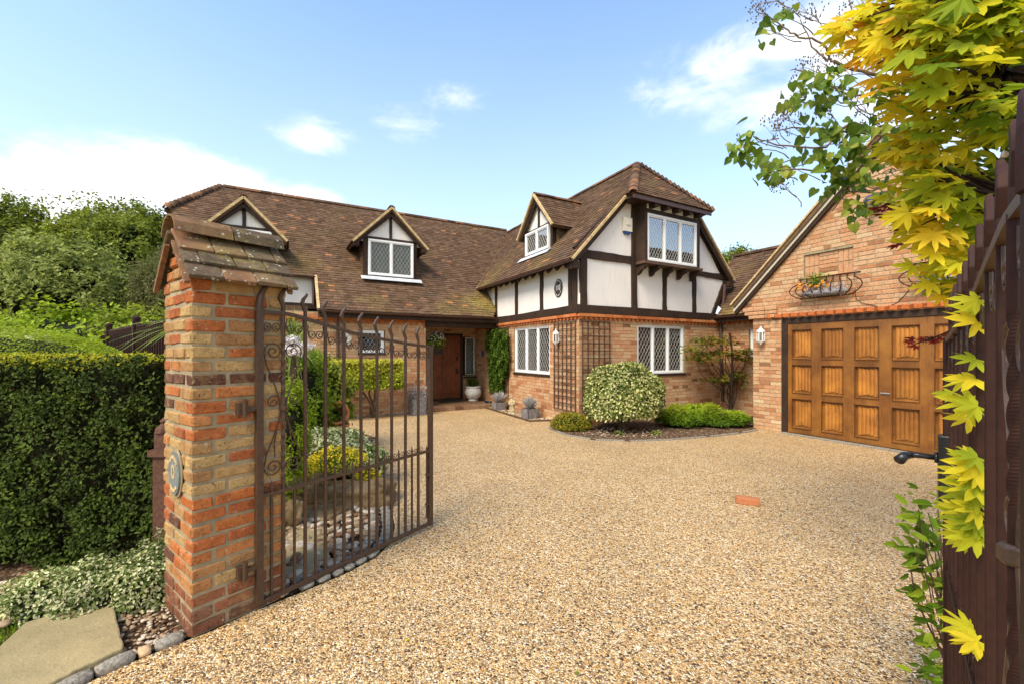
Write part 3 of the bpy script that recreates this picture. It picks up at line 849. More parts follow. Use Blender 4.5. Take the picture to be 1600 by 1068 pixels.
# loose stones, as real geometry, where the drive is close to the camera
def stones_near():
    n = 9000; mb = MB()
    rng = np.random.default_rng(5)
    Y = 1.65+rng.random(n)**1.3*2.6; px = rng.uniform(150, 1470, n); X = (px-800)/F*Y
    keep = []
    for i in range(n):
        ok = True
        # right of the sett edge only
        e = [(p.x, p.y) for p in EDGE]
        for (x0, y0), (x1, y1) in zip(e, e[1:]):
            if y0 <= Y[i] < y1 and X[i] < x0+(Y[i]-y0)/(y1-y0)*(x1-x0)+.06: ok = False
        if Y[i] < 3.55 and X[i] < -1.75+(Y[i]-2.2)*.68+.08: ok = False
        keep.append(ok)
    keep = np.array(keep); X = X[keep]; Y = Y[keep]; n = len(X)
    base = np.array([[1, 0, 0], [-1, 0, 0], [0, 1, 0], [0, -1, 0], [0, 0, 1], [0, 0, -1]], float)
    Fc = np.array([[4, 0, 2], [4, 2, 1], [4, 1, 3], [4, 3, 0], [5, 2, 0], [5, 1, 2], [5, 3, 1], [5, 0, 3]])
    sz = rng.uniform(.0035, .0065, n)[:, None, None]*np.array([1.2, .85, .65])*rng.uniform(.7, 1.3, (n, 1, 3))
    R = rng.uniform(0, 6.28, n); c, s = np.cos(R), np.sin(R)
    B = base[None]*sz; Bx = B[..., 0]*c[:, None]-B[..., 1]*s[:, None]; By = B[..., 0]*s[:, None]+B[..., 1]*c[:, None]
    V = np.stack([Bx+X[:, None], By+Y[:, None], B[..., 2]+.002], -1).reshape(-1, 3)
    mb.add(V, (Fc[None]+np.arange(n)[:, None, None]*6).reshape(-1, 3), np.repeat(rng.random(n), 6))
    mb.build('loose_gravel', M['pebble'], kind='stuff', label='loose pale gravel scattered over the resin drive', smooth=False)
stones_near()

# ================================================================ HOUSE
house = thing('house', 'brick and half timbered house with long brown clay tiled roof and dormers', 'house', (5.42, 7.01, 0), house=True)
BV = brick_variants(M['brick_house']); TV = tile_variants(M['tile'])
HB = Pieces(house, True, 'brick', M['brick_house'], BV, BU)
HT = Pieces(house, True, 'roof_tile', M['tile'], TV, TU)
ax = Vector((1, 0, 0)); ay = Vector((0, 1, 0)); az = Vector((0, 0, 1))
WG = 7.01; US = 5.42; UR = 10.02; WM = 10.85; VD = 12.3
def hwall(P, a, n, polys, thick=.22):
    mb = MB(); wall_back(mb, P, a, n, polys, thick)
    o = mb.build('wall', M['mortar'], house)
    brick_wall(P, a, n, polys, o, HB)
    return o
# gable front (facing -v); the window hole is part of the outline
hwall((US, WG, 0), ax, -ay, [rect(0, UR-US, 0, 2.33), rect(7.07-US, 8.66-US, 1.03, 2.21)])
# side wall (facing -u), s runs away from the viewer
hwall((US, WG+.001, 0), ay, -ax, [rect(.221, VD-WG, 0, 2.33), rect(8.10-WG, 9.81-WG, 1.01, 2.21)])
mb = MB(); mb.bx(US, US+.22, WG+.001, WG+.221, 0, 2.33); cwall = mb.build('wall', M['mortar'], house)
brick_wall((US, WG, 0), ay, -ax, [rect(0, .22, 0, 2.33)], cwall, HB)
# main front wall, with the little window and, further left, the plain part
hwall((-1.8, WM, 0), ax, -ay, [rect(0, 5.12, 0, 2.50), rect(1.62+1.8, 2.26+1.8, 1.52, 2.10)])
# pier returning into the porch, door wall
hwall((3.32, WM+.001, 0), ay, ax, [rect(.22, VD-WM, 0, 2.45)])
hwall((3.33, VD, 0), ax, -ay, [rect(0, 2.08, 0, 2.50), rect(.64, 1.56, 0.10, 2.12), rect(1.56+.06, 2.05, .80, 2.05)])
# link wall to the garage
hwall((UR-.02, 4.9, 0), ay, -ax, [rect(0, 2.10, 0, 2.40), rect(5.62-4.9, 6.22-4.9, 1.42, 2.12)])
# closed back and sides of the body
mb = MB()
mb.bx(-1.8, 5.6, 18.0, 18.2, 0, 2.5); mb.bx(-1.8, -1.6, WM+.23, 18.0, 0, 2.5); mb.bx(5.6, 10.02, 18.0, 18.2, 0, 3.4); mb.bx(9.82, 10.02, 7.25, 18.0, 0, 3.3)
mb.bx(10.05, 13.2, 7.3, 7.5, 0, 2.4); mb.build('back_wall', M['brick_house'], house)

# dentil courses: corbelled red bricks under the jetty
def dentils(P, a, n, ln, parent, ztop, mat='red_brick', proud=.05, size=(.065, .05, .05), pitch=.13, rows=True, band=True):
    P = Vector(P); a = Vector(a); n = Vector(n); up = az
    if band:
        mb = MB(); k = int(ln/.225)
        for i in range(k):
            mb.box(P+a*(ln*(i+.5)/k)+up*(ztop-.035)+n*(proud*.5+.012), (ln/k/2-.003, proud/2+.016, .032), (a, n, up), random.random())
        mb.build('string_course', M[mat], parent)
    me = worn_box((size[0], size[1]+.02, size[2]), .004, .001, .5, M[mat], 'dentil', 3)
    k = int(ln/pitch)
    for i in range(k):
        inst('dentil', me, parent, P+a*(ln*(i+.5)/k)+up*(ztop-.07-size[2]/2)+n*(proud*.5-.005), (a, n, up))
dentils((US-.05, WG, 0), ax, -ay, UR-US+.05, house, 2.36)
dentils((US, WG-.0, 0), ay, -ax, VD-WG, house, 2.36)
dentils((-.2, WM, 0), ax, -ay, 3.5, house, 2.38, pitch=.15)
dentils((UR-.02, 5.4, 0), ay, -ax, 1.55, house, 2.38)

# ---- upper storey of the gable wing: plaster panels between timbers
def panel(poly, P, a, n, th=.10, depth=.0):
    mb = MB(); P = Vector(P); a = Vector(a); n = Vector(n)
    mb.prism([P+a*s+az*z+n*depth for s, z in poly], -n*th)
    return mb.build('plaster_panel', M['plaster'], house)
EZ = 3.44; TW = 1.053; UE = 5.10; RU = 7.72; RZ = EZ+TW*(RU-UE)
def slz(u): return EZ+TW*(u-UE) if u < RU else EZ+TW*(2*RU-u-UE)
gp = lambda u, z: (u-US, z)
PG = (US, WG-.03, 0)
for poly in ([(5.42, 2.42), (6.92, 2.42), (6.92, 3.58), (5.42, 3.58)], [(5.42, 3.58), (6.92, 3.58), (6.92, slz(6.92)-.05)],
             [(6.92, 2.42), (7.93, 2.42), (7.93, 3.56), (6.92, 3.56)], [(7.93, 2.42), (8.95, 2.42), (8.95, 3.56), (7.93, 3.56)],
             [(8.95, 2.42), (9.62, 2.42), (10.02, 3.0), (10.12, 3.40), (8.95, 3.56)], [(8.95, 3.56), (10.05, 3.48), (8.95, slz(8.95)-.05)],
             [(6.92, 3.56), (8.95, 3.56), (8.95, slz(8.95)-.05), (8.72, 4.98), (6.75, 4.98), (6.92, slz(6.92)-.05)][:0] or [(6.92, 3.56), (8.95, 3.56), (8.95, 4.9), (6.92, 4.9)]):
    panel([gp(*q) for q in poly], PG, ax, -ay)
nG = -ay; vg = WG-.03
def gt(u0, z0, u1, z1, w, name='timber_beam', d=.035, wav=.010): return timber(house, name, (u0, vg, z0), (u1, vg, z1), w, nG, d, wav)
gt(5.36, 2.45, 10.02, 2.45, .17, d=.05)
gt(5.50, 2.53, 5.50, 3.64, .17, 'timber_post'); gt(6.93, 2.53, 6.93, 4.86, .15, 'timber_post', d=.045)
gt(7.91, 2.53, 7.91, 3.52, .12, 'timber_post'); gt(8.95, 2.53, 8.95, 3.52, .12, 'timber_post'); gt(8.95, 3.62, 8.95, 4.90, .12, 'timber_post')
gt(5.58, 3.60, 6.86, 3.60, .17); gt(9.0, 3.52, 10.10, 3.50, .13)
gt(10.17, 3.40, 9.92, 2.95, .13, 'timber_brace'); gt(9.93, 2.97, 9.66, 2.50, .12, 'timber_brace')
gt(5.30, slz(5.30)-.02, 6.72, slz(6.72)-.13, .20, 'verge_timber', d=.05, wav=.015); gt(10.15, slz(10.15)-.02, 8.80, slz(8.80)-.12, .17, 'verge_timber', d=.05)
# side of the wing, facing -u
ps = lambda v, z: (v-WG, z)
PS = (US-.03, WG, 0)
edges = [7.01, 8.35, 9.58, 10.8]
for v0, v1 in zip(edges, edges[1:]):
    panel([ps(v0, 2.42), ps(v1, 2.42), ps(v1, 3.50), ps(v0, 3.50)], PS, ay, -ax)
panel([ps(10.8, 2.42), ps(11.9, 2.42), ps(11.9, 3.5), ps(10.8, 3.5)], PS, ay, -ax)
nS = -ax; us = US-.03
def st(v0, z0, v1, z1, w, name='timber_post', d=.035): return timber(house, name, (us, v0, z0), (us, v1, z1), w, nS, d, .010)
st(6.96, 2.45, 12.2, 2.45, .17, 'timber_beam', .05)
st(7.10, 2.53, 7.10, 3.52, .16); st(7.26, 2.53, 7.26, 3.52, .10)
for v in (8.38, 9.60, 10.80): st(v, 2.53, v, 3.50, .115)
st(10.88, 2.60, 11.62, 3.36, .11, 'timber_brace')
# exposed rafter feet
mb = MB(); mb.box((0, 0, 0), (.17, .03, .055), None, .5); rm = mb.mesh('rafter_foot', M['timber'])
rw = Vector((1, 0, TW)).normalized()
for i in range(14):
    v = 7.15+i*.335
    if v > 11.4: break
    inst('rafter_foot', rm, house, Vector((5.27, v, EZ+.02)), (rw, ay, rw.cross(ay)))

# ---- roofs
# wing, left slope (facing -u)
wl = Vector((1, 0, TW)).normalized(); kW = math.sqrt(1+TW*TW)
tr = (RU-UE)*kW; th = (6.56-UE)*kW
VV0, VV1 = 11.51, 14.46
polyL = [(6.83, 0), (VV0, 0), (VV1, tr), (7.66, tr), (6.61, th), (6.83, th)]
mb = MB(); roof_deck(mb, (UE, 0, EZ), ay, wl, polyL, .07); rL = mb.build('roof', M['tile'], house)
# side dormer sits at v 8.35..9.65, u 5.66
roof_slope((UE, 0, EZ), ay, wl, [polyL], rL, HT)
wr = Vector((-1, 0, TW)).normalized(); UE2 = 2*RU-UE
polyR = [(6.83, 0), (16.5, 0), (16.5, tr), (7.66, tr), (6.61, th), (6.83, th)]
mb = MB(); roof_deck(mb, (UE2, 0, EZ), ay, wr, polyR, .07); rR = mb.build('roof', M['tile'], house)
roof_slope((UE2, 0, EZ), ay, wr, [polyR], rR, HT)
# half hip over the bay
HV0, HZ0 = 6.50, 4.90
wh = Vector((0, 7.66-HV0, RZ-HZ0)); lh = wh.length
polyH = [(6.44, 0), (9.00, 0), (RU, lh)]
mb = MB(); roof_deck(mb, (0, HV0, HZ0), ax, wh, polyH, .05); rH = mb.build('roof', M['tile'], house)
roof_slope((0, HV0, HZ0), ax, wh, [polyH], rH, HT)
# main roof, front slope
MV, MZ, MT = 10.55, 2.52, .957; MR = 14.46; MRZ = MZ+MT*(MR-MV)
wm = Vector((0, 1, MT)).normalized(); kM = math.sqrt(1+MT*MT)
def mt(v): return (v-MV)*kM
polyM = [(.72, 0), (5.15, 0), (5.36, mt(10.8)), (5.36, mt(11.45)), (5.12, mt(11.51)), (RU-.03, mt(MR)), (-1.54, mt(MR)), (-2.5, mt(13.25)), (-2.1, mt(12.7)), (-1.9, mt(12.3)), (-1.9, mt(11.5)), (.72, mt(11.5))]
mb = MB(); roof_deck(mb, (0, MV, MZ), ax, wm, polyM, .07); rM = mb.build('roof', M['tile'], house)
roof_slope((0, MV, MZ), ax, wm, [polyM], rM, HT)
mb = MB(); wb = Vector((0, -1, MT)).normalized()
roof_deck(mb, (0, 2*MR-MV, MZ), ax, wb, [(-2.5, 0), (13, 0), (10.3, mt(MR)), (-1.54, mt(MR)), (-2.5, mt(13.25))], .07); mb.build('back_roof', M['tile'], house)
# left half hip of the main roof
wl2 = Vector((-1.54+2.55, 0, MRZ-(MZ+MT*(13.25-MV))-.0)); z5 = MZ+MT*(13.25-MV)
mb = MB(); mb.prism([(-2.58, 13.2, z5), (-2.58, 15.72, z5), (-1.54, 14.46, MRZ)], (0, 0, -.06)); mb.build('hip_roof', M['tile'], house)
# small end gable wall left
mb = MB(); mb.prism([(-1.8, 11.75, 2.5), (-1.8, 17.6, 2.5), (-1.8, 15.6, 4.9), (-1.8, 13.3, 4.9)], (.15, 0, 0)); mb.build('end_gable', M['plaster'], house)
# ridges, hips, valley
ridge_tiles((-1.5, MR, MRZ+.02), (RU-.1, MR, MRZ+.02), house, M['tile'])
ridge_tiles((RU, MR+.1, RZ+.02), (RU, 7.70, RZ+.02), house, M['tile'])
ridge_tiles((9.02, HV0-.02, HZ0+.02), (RU+.05, 7.62, RZ), house, M['tile'], .10, .115, -.35, name='bonnet_tile', lift=.03)
ridge_tiles((6.42, HV0-.02, HZ0+.02), (RU-.05, 7.62, RZ), house, M['tile'], .10, .115, -.12, name='bonnet_tile', lift=.02)
ridge_tiles((-2.55, 13.15, z5+.02), (-1.56, 14.42, MRZ), house, M['tile'], .10, .13, -.35, name='bonnet_tile', lift=.03)
mb = MB(); mb.tube([(5.08, 11.50, 3.45), (RU-.02, 14.45, RZ+.03)], .022, 6); mb.build('valley_mortar', M['tile_end'], house)
# verges (pale mortar under the tile edge, dark barge board below)
def verge(pts, n, name='verge', off=.0, w=.035, mat='tile_end'):
    mb = MB(); pts = [Vector(p) for p in pts]
    for a_, b_ in zip(pts, pts[1:]): mb.tube([a_, b_], w/2, 4, square=True)
    return mb.build(name, M[mat], house)
verge([(UE, 6.82, EZ-.02), (6.55, 6.82, slz(6.55)-.02)], -ay, w=.05); verge([(UE2, 6.82, EZ-.02), (8.9, 6.82, slz(8.9)-.02)], -ay, w=.05)
def barge(p0, p1, w, name='barge_board', mat='timber', th=.03, parent=None, nrm=(0, -1, 0)):
    mb = MB(); p0 = Vector(p0); p1 = Vector(p1); n = Vector(nrm)
    mb.prism([p0, p1, p1-az*w, p0-az*w], -n*th); return mb.build(name, M[mat], parent or house)
barge((UE+.0, 6.845, EZ-.05), (6.6, 6.845, slz(6.6)-.05), .16); barge((UE2-.0, 6.845, EZ-.05), (8.85, 6.845, slz(8.85)-.05), .16)
for s in (0, 1):
    u = UE+.06 if s == 0 else UE2-.06
    mb = MB(); mb.box((u+(.06 if s == 0 else -.06), 6.93, EZ-.12), (.09, .10, .07)); mb.build('eaves_box', M['timber'], house)
mb = MB(); mb.prism([(UE2-.05, 6.80, EZ-.02), (UE2+.10, 6.80, EZ-.08), (UE2+.10, 7.1, EZ-.08), (UE2-.05, 7.1, EZ-.02)], (0, 0, .012)); mb.build('lead_flashing', M['leadflash'], house)
# left cut-back of the main roof: verge and raised eave
mb = MB(); mb.tube([(.71, MV-.02, MZ+.01), (.71, 11.5, MZ+MT*.95+.01)], .03, 4, square=True); mb.build('verge', M['tile_end'], house)
barge((.735, 10.55, MZ-.02), (.735, 11.55, MZ-.02+MT), .16, nrm=(1, 0, 0))
panel([(-1.8, 2.72), (.70, 2.72), (.70, 3.50), (-1.8, 3.50)], (0, 11.62, 0), ax, -ay)
mb = MB(); mb.bx(-1.8, .72, 11.57, 11.62, 2.62, 2.76); mb.build('timber_beam', M['timber'], house)
mb = MB(); mb.bx(-1.8, .5, 10.86, 11.6, 2.50, 2.62); mb.build('lean_to_roof', M['tile'], house)
timber(house, 'timber_post', (.02, 11.60, 3.42), (.02, 11.60, 3.3), .06, -ay, .04)
mb = MB(); mb.tube([(.66, 11.50, 3.40), (.66, 11.48, 2.72)], .035, 8); mb.build('downpipe', M['gutter'], house)

# gutters
def gutter(p0, p1, r=.055, name='gutter', parent=None):
    p0 = Vector(p0); p1 = Vector(p1); d = (p1-p0).normalized(); side = d.cross(az).normalized()
    mb = MB(); n = 8; V = []
    for p in (p0, p1):
        for k, rr_ in ((0, r), (1, r-.006)):
            for j in range(n): th = math.pi+math.pi*j/(n-1); V.append(list(p+side*(math.cos(th)*rr_)+az*(math.sin(th)*rr_)))
    fs = []
    for j in range(n-1): fs += [[j, j+1, 2*n+j+1, 2*n+j], [n+j+1, n+j, 3*n+j, 3*n+j+1]]
    fs += [[0, 2*n, 3*n, n], [n-1, 2*n-1, 4*n-1, 3*n-1][::-1], list(range(n))+list(range(2*n-1, n-1, -1)), list(range(2*n, 3*n))+list(range(4*n-1, 3*n-1, -1))]
    mb.add(V, fs); o = mb.build(name, M['gutter'], parent or house, smooth=False)
    return o
gutter((UE-.03, 6.80, EZ-.02), (UE-.03, 11.5, EZ-.02))
gutter((.70, MV-.05, MZ-.01), (5.22, MV-.05, MZ-.01))
gutter((-1.9, 11.44, 3.42), (.70, 11.44, 3.42))
mb = MB(); mb.bx(.72, 5.3, MV+.02, MV+.05, MZ-.16, MZ-.04); mb.build('fascia_board', M['timber'], house)
mb = MB(); mb.bx(.72, 3.32, MV+.05, WM, MZ-.10, MZ-.07); mb.bx(3.32, 5.39, MV+.05, VD, MZ-.08, MZ-.05); mb.build('soffit', M['timber'], house)
mb = MB(); mb.bx(3.3, 5.40, WM-.12, WM+.04, 2.22, 2.42); mb.build('porch_beam', M['timber'], house)
mb = MB(); mb.tube([(1.15, 10.80, 2.40), (1.15, 10.80, .02)], .035, 8); mb.build('downpipe', M['gutter'], house)
# brown corner downpipe by the link, with a swan neck
mb = MB(); mb.tube([(10.1, 6.93, 3.30), (10.0, 6.93, 2.55), (9.93, 6.93, 2.40), (9.93, 6.88, .3)], .04, 8); mb.build('downpipe', M['gutter'], house)

# ---- oriel bay
mb = MB(); BV0 = 6.71
mb.bx(7.00, 7.06, BV0+.002, vg, 3.60, 4.95); mb.bx(8.76, 8.82, BV0+.002, vg, 3.60, 4.95)
ow = mb.build('bay_cheek', M['timber'], house)
mb = MB(); mb.bx(7.0, 8.82, BV0, BV0+.05, 4.64, 4.73); mb.bx(7.0, 7.08, BV0-.004, BV0+.05, 3.58, 4.64); mb.bx(8.73, 8.82, BV0-.004, BV0+.05, 3.58, 4.64); mb.build('bay_frame', M['timber'], house)
mb = MB(); mb.bx(7.06, 8.76, BV0+.01, BV0+.05, 4.73, 4.95); mb.build('plaster_panel', M['plaster'], house)
mb = MB(); mb.bx(6.94, 8.88, BV0-.05, vg-.05, 3.50, 3.56); mb.build('bay_sill', M['timber_grey'], house, bevel=.004)
mb = MB(); mb.bx(6.5, 8.95, HV0+.03, vg-.04, HZ0-.06, HZ0-.03); mb.build('bay_soffit', M['timber'], house)
mb = MB(); mb.bx(6.46, 8.98, HV0, HV0+.03, HZ0-.10, HZ0-.02); mb.build('fascia_board', M['gutter'], house)
window(house, (7.085, BV0+.02, 3.585), ax, -ay, 1.64, 1.05, 3, curtain=[(.62, 1.02), (1.15, 1.55)], sill=False)
# brackets: curved timber blocks below, plain dentil blocks above
mbb = MB(); pr = [(0, 0), (.26, 0), (.26, -.06), (.20, -.10), (.12, -.13), (.07, -.19), (0, -.22)]
mbb.prism([(-.04, -y, z) for y, z in pr], (.08, 0, 0)); bmh = mbb.mesh('bracket', M['timber'])
for u in (7.02, 7.42, 7.88, 8.33, 8.78): inst('bracket', bmh, house, (u, vg-.04, 3.498))
mb = MB(); mb.box((0, 0, 0), (.05, .10, .06)); bm2 = mb.mesh('eaves_block', M['timber'])
for u in (7.18, 7.55, 7.92, 8.29, 8.66): inst('eaves_block', bm2, house, (u, BV0-.08, 4.80))
mb = MB(); mb.prism([(6.95, vg-.001, 3.56), (7.0, BV0, 3.56), (7.0, BV0, 4.9), (6.95, vg-.001, 4.9)], (.03, 0, 0)); mb.build('bay_board', M['timber'], house)

# ---- ground floor windows
window(house, (7.08, WG+.04, 1.05), ax, -ay, 1.57, 1.14, 3, curtain=[(1.18, 1.5)], lat=(.10, .16))
window(house, (US+.04, 9.80, 1.03), -ay, -ax, 1.69, 1.16, 3, curtain=[(.06, .5)], lat=(.10, .16))
window(house, (1.64, WM+.04, 1.54), ax, -ay, .60, .55, 1, lat=(.10, .15))
window(house, (UR+.02, 6.20, 1.44), -ay, -ax, .56, .66, 1, lat=(.10, .15))
# soldier course over the gable windows / tile arches are plain; flat red lintel bricks instead
# ---- front door and sidelight
d0 = 3.98
mb = MB(); mb.bx(d0, d0+.9, VD+.02, VD+.06, .13, 2.06); door = mb.build('door', M['door_wood'], house)
for i in range(6):
    mb = MB(); mb.bx(d0+.03+i*.14, d0+.165+i*.14, VD-.005+.004*(i % 2), VD+.021, .30, 1.98); mb.build('door_board', M['door_wood'], door)
mb = MB(); mb.bx(d0+.02, d0+.88, VD-.012, VD+.019, .15, .29); mb.build('door_rail', M['door_wood'], door)
mb = MB(); mb.bx(d0+.05, d0+.30, VD-.016, VD-.006, 1.50, 1.80); mb.build('door_grille', M['black'], door)
mb = MB(); mb.lathe([(.03, 0), (.05, .01), (.05, .03), (.02, .05)], n=12); o = mb.build('door_knocker', M['black'], door)
o.location = Vector((d0+.42, VD-.01, 1.12))-Vector(org_of(house)); o.rotation_euler = (math.pi/2, 0, 0)
mb = MB(); mb.bx(d0+.76, d0+.80, VD-.05, VD-.01, 1.30, 1.42); mb.bx(d0+.74, d0+.80, VD-.04, VD-.01, .90, 1.05); mb.build('door_handle', M['black'], door)
mb = MB(); mb.bx(d0-.06, d0, VD-.03, VD+.08, .1, 2.12); mb.bx(d0+.9, d0+.97, VD-.03, VD+.08, .1, 2.12); mb.bx(d0, d0+.9, VD-.03, VD+.08, 2.06, 2.12); mb.bx(d0, d0+.9, VD-.08, VD+.08, .1, .15); mb.build('door_frame', M['timber'], house)
w_ = window(house, (d0+1.02, VD+.02, .80), ax, -ay, .40, 1.25, 1, lat=(.10, .16), curtain=[(.05, .35)], fr=.04)
w_.data.materials[0] = M['timber']
mb = MB()
for i in range(9):
    for j in range(3): mb.bx(3.36+i*.228, 3.58+i*.228, WM-.30+j*.11, WM-.195+j*.11, 0, .095+rr(0, .006), random.random())
mb.bx(3.36, 5.40, WM+.03, VD-.03, 0, .092); mb.build('porch_step', M['step'], house)

# ---- front dormers
def front_dormer(uc, vf, zb, hw=.66, hz=.98, gable=.95, apex=None, glazed=True, zg=None):
    z0 = zb; zt = zb+hz; ap = apex; ev = ap-gable*1.0
    mb = MB()
    mb.bx(uc-hw-.04, uc+hw+.04, vf+.0, vf+.10, z0-.02, zt+.06)      # face behind the window
    back = lambda z: MV+(z-MZ)/MT
    dm = mb.build('dormer', M['timber'], house)
    for sgn in (-1, 1):
        u = uc+sgn*(hw+.04)
        # tile hung cheek
        mb = MB(); pl = [(u, vf+.10, z0-.02), (u, back(zt)+.05, zt), (u, vf+.10, zt+.0)]
        mb.prism([(u-sgn*.06, y, z) for _, y, z in pl], (sgn*.05, 0, 0)); ck = mb.build('cheek', M['tile'], dm)
        for k in range(int((zt-z0)/.10)):
            zc = z0+.05+k*.10; y1 = back(zc-.02); y = vf+.11
            while y < y1-.03:
                e = min(y+.165, y1); mb = None
                HT.add(ck, (u+sgn*.008, (y+e)/2, zc), ((e-y)/2-.003, .075, .006), ((0, 1, 0), (sgn*-.1, 0, 1), (sgn, 0, .1)), random.betavariate(4, 2), (sgn, 0, 0)); y = e
    # gable face
    mb = MB(); mb.prism([(uc-gable+.08, vf+.02, ev+.04), (uc+gable-.08, vf+.02, ev+.04), (uc, vf+.02, ap-.08)], (0, .08, 0)); mb.build('plaster_panel', M['plaster'], dm)
    zb2 = zt+.04 if glazed else zg
    t1 = timber(house, 'timber_beam', (uc-hw-.02, vf+.02, zb2), (uc+hw+.02, vf+.02, zb2), .09, -ay, .03, .003); t1.parent = dm
    t2 = timber(house, 'timber_post', (uc, vf+.02, zb2), (uc, vf+.02, ap-.15), .075, -ay, .028, .003); t2.parent = dm
    for sgn in (-1, 1):
        t3 = timber(house, 'verge_timber', (uc+sgn*(gable-.02), vf-.06, ev-.03), (uc+sgn*.02, vf-.06, ap-.13), .13, -ay, .03, .004); t3.parent = dm
        # roof slope of the dormer
        w2 = Vector((-sgn, 0, (ap-ev)/gable)).normalized(); L = math.hypot(gable, ap-ev)
        vb = back(ap)+.0; ve = back(ev)
        P = Vector((uc+sgn*(gable+.05), 0, ev-.05)); L2 = L+.07
        poly = [(vf-.14, 0), (ve+.0, 0), (vb, L2), (vf-.14, L2)]
        mb = MB(); roof_deck(mb, P, ay, w2, poly, .05); rd = mb.build('roof', M['tile'], dm); roof_slope(P, ay, w2, [poly], rd, HT)
        mb = MB(); mb.tube([P+Vector((0, vf-.15, .01)), Vector((uc, vf-.15, ap+.03))], .028, 4, square=True); mb.build('verge', M['tile_end'], dm)
        mb = MB(); mb.box(P+Vector((-sgn*.10, vf-.02, -.03)), (.07, .10, .05)); mb.build('eaves_box', M['timber'], dm)
    ridge_tiles((uc, vf-.15, ap+.05), (uc, back(ap)-.0, ap+.05), dm, M['tile'], .09)
    if glazed:
        for sgn in (-1, 1):
            mb = MB(); x = uc+sgn*(hw+.005); mb.bx(x-.045, x+.045, vf-.012, vf+.10, z0, zt); mb.build('timber_post', M['timber'], dm)
        window(house, (uc-hw+.06, vf-.07, z0+.03), ax, -ay, 2*hw-.12, hz-.03, 2, lat=(.095, .16), curtain=[(.02, 2*hw-.14)], sill=False, room=False, cdepth=.052)
        mb = MB(); mb.bx(uc-hw-.12, uc+hw+.12, vf-.14, vf+.01, z0-.03, z0-.012); mb.prism([(uc-hw-.14, vf-.14, z0-.012), (uc+hw+.14, vf-.14, z0-.012), (uc+hw+.14, vf-.26, z0-.11), (uc-hw-.14, vf-.26, z0-.11)], (0, 0, -.01)); mb.build('lead_flashing', M['leadflash'], dm)
    return dm
front_dormer(2.57, 11.59, 3.56, apex=5.40)
front_dormer(-.80, 11.59, 3.42, hw=.62, gable=.84, apex=5.09)
# ---- side dormer on the wing (faces -u)
def side_dormer(vc, uf, zb, hw, hz, gable, ap):
    zt = zb+hz; ev = ap-gable*1.15; back = lambda z: UE+(z-EZ)/TW
    mb = MB(); mb.bx(uf, uf+.10, vc-hw-.04, vc+hw+.04, zb-.02, zt+.05); dm = mb.build('dormer', M['timber'], house)
    mb = MB(); mb.prism([(uf+.02, vc-gable+.1, ev+.06), (uf+.02, vc+gable-.1, ev+.06), (uf+.02, vc, ap-.08)], (.08, 0, 0)); mb.build('plaster_panel', M['plaster'], dm)
    for sgn in (-1, 1):
        v = vc+sgn*(hw+.04)
        mb = MB(); mb.prism([(uf+.10, v, zb-.02), (back(zt)+.05, v, zt), (uf+.10, v, zt)], (0, -sgn*.05, 0)); ck = mb.build('cheek', M['tile'], dm)
        for k in range(int(hz/.10)):
            zc = zb+.05+k*.10; x1 = back(zc-.02); x = uf+.11
            while x < x1-.03:
                e = min(x+.165, x1)
                HT.add(ck, ((x+e)/2, v+sgn*.008, zc), ((e-x)/2-.003, .075, .006), ((1, 0, 0), (0, sgn*-.1, 1), (0, sgn, .1)), random.betavariate(5, 2), (0, sgn, 0)); x = e
        w2 = Vector((0, -sgn, (ap-ev)/gable)).normalized(); L = math.hypot(gable, ap-ev)+.07
        P = Vector((0, vc+sgn*(gable+.05), ev-.05)); ub = back(ap); ue = back(ev)
        poly = [(uf-.14, 0), (ue, 0), (ub, L), (uf-.14, L)]
        mb = MB(); roof_deck(mb, P, ax, w2, poly, .05); rd = mb.build('roof', M['tile'], dm); roof_slope(P, ax, w2, [poly], rd, HT)
        mb = MB(); mb.tube([P+Vector((uf-.15, 0, .01)), Vector((uf-.15, vc, ap+.03))], .026, 4, square=True); mb.build('verge', M['tile_end'], dm)
        t3 = timber(house, 'verge_timber', (uf-.07, vc+sgn*(gable-.03), ev-.02), (uf-.07, vc+sgn*.02, ap-.12), .11, -ax, .03, .003); t3.parent = dm
        mb = MB(); mb.bx(uf-.012, uf+.10, vc+sgn*(hw)-.04, vc+sgn*(hw)+.04, zb, zt); mb.build('timber_post', M['timber'], dm)
    for a_ in (((uf+.02, vc-hw, zt+.02), (uf+.02, vc+hw, zt+.02), .08), ((uf+.02, vc, zt), (uf+.02, vc, ap-.15), .07)):
        t = timber(house, 'timber_beam', *a_, -ax, .03, .003); t.parent = dm
    ridge_tiles((uf-.15, vc, ap+.05), (back(ap), vc, ap+.05), dm, M['tile'], .08)
    window(house, (uf-.06, vc+hw-.05, zb+.03), -ay, -ax, 2*hw-.10, hz-.04, 2, lat=(.095, .15), sill=False, room=False, curtain=[(.02, .45)], cdepth=.05)
    mb = MB(); mb.bx(uf-.12, uf+.01, vc-hw-.10, vc+hw+.10, zb-.03, zb-.012); mb.prism([(uf-.12, vc-hw-.12, zb-.012), (uf-.12, vc+hw+.12, zb-.012), (uf-.22, vc+hw+.12, zb-.11), (uf-.22, vc-hw-.12, zb-.11)], (0, 0, -.01)); mb.build('lead_flashing', M['leadflash'], dm)
side_dormer(9.0, 5.68, 4.03, .60, .62, .78, 5.48)

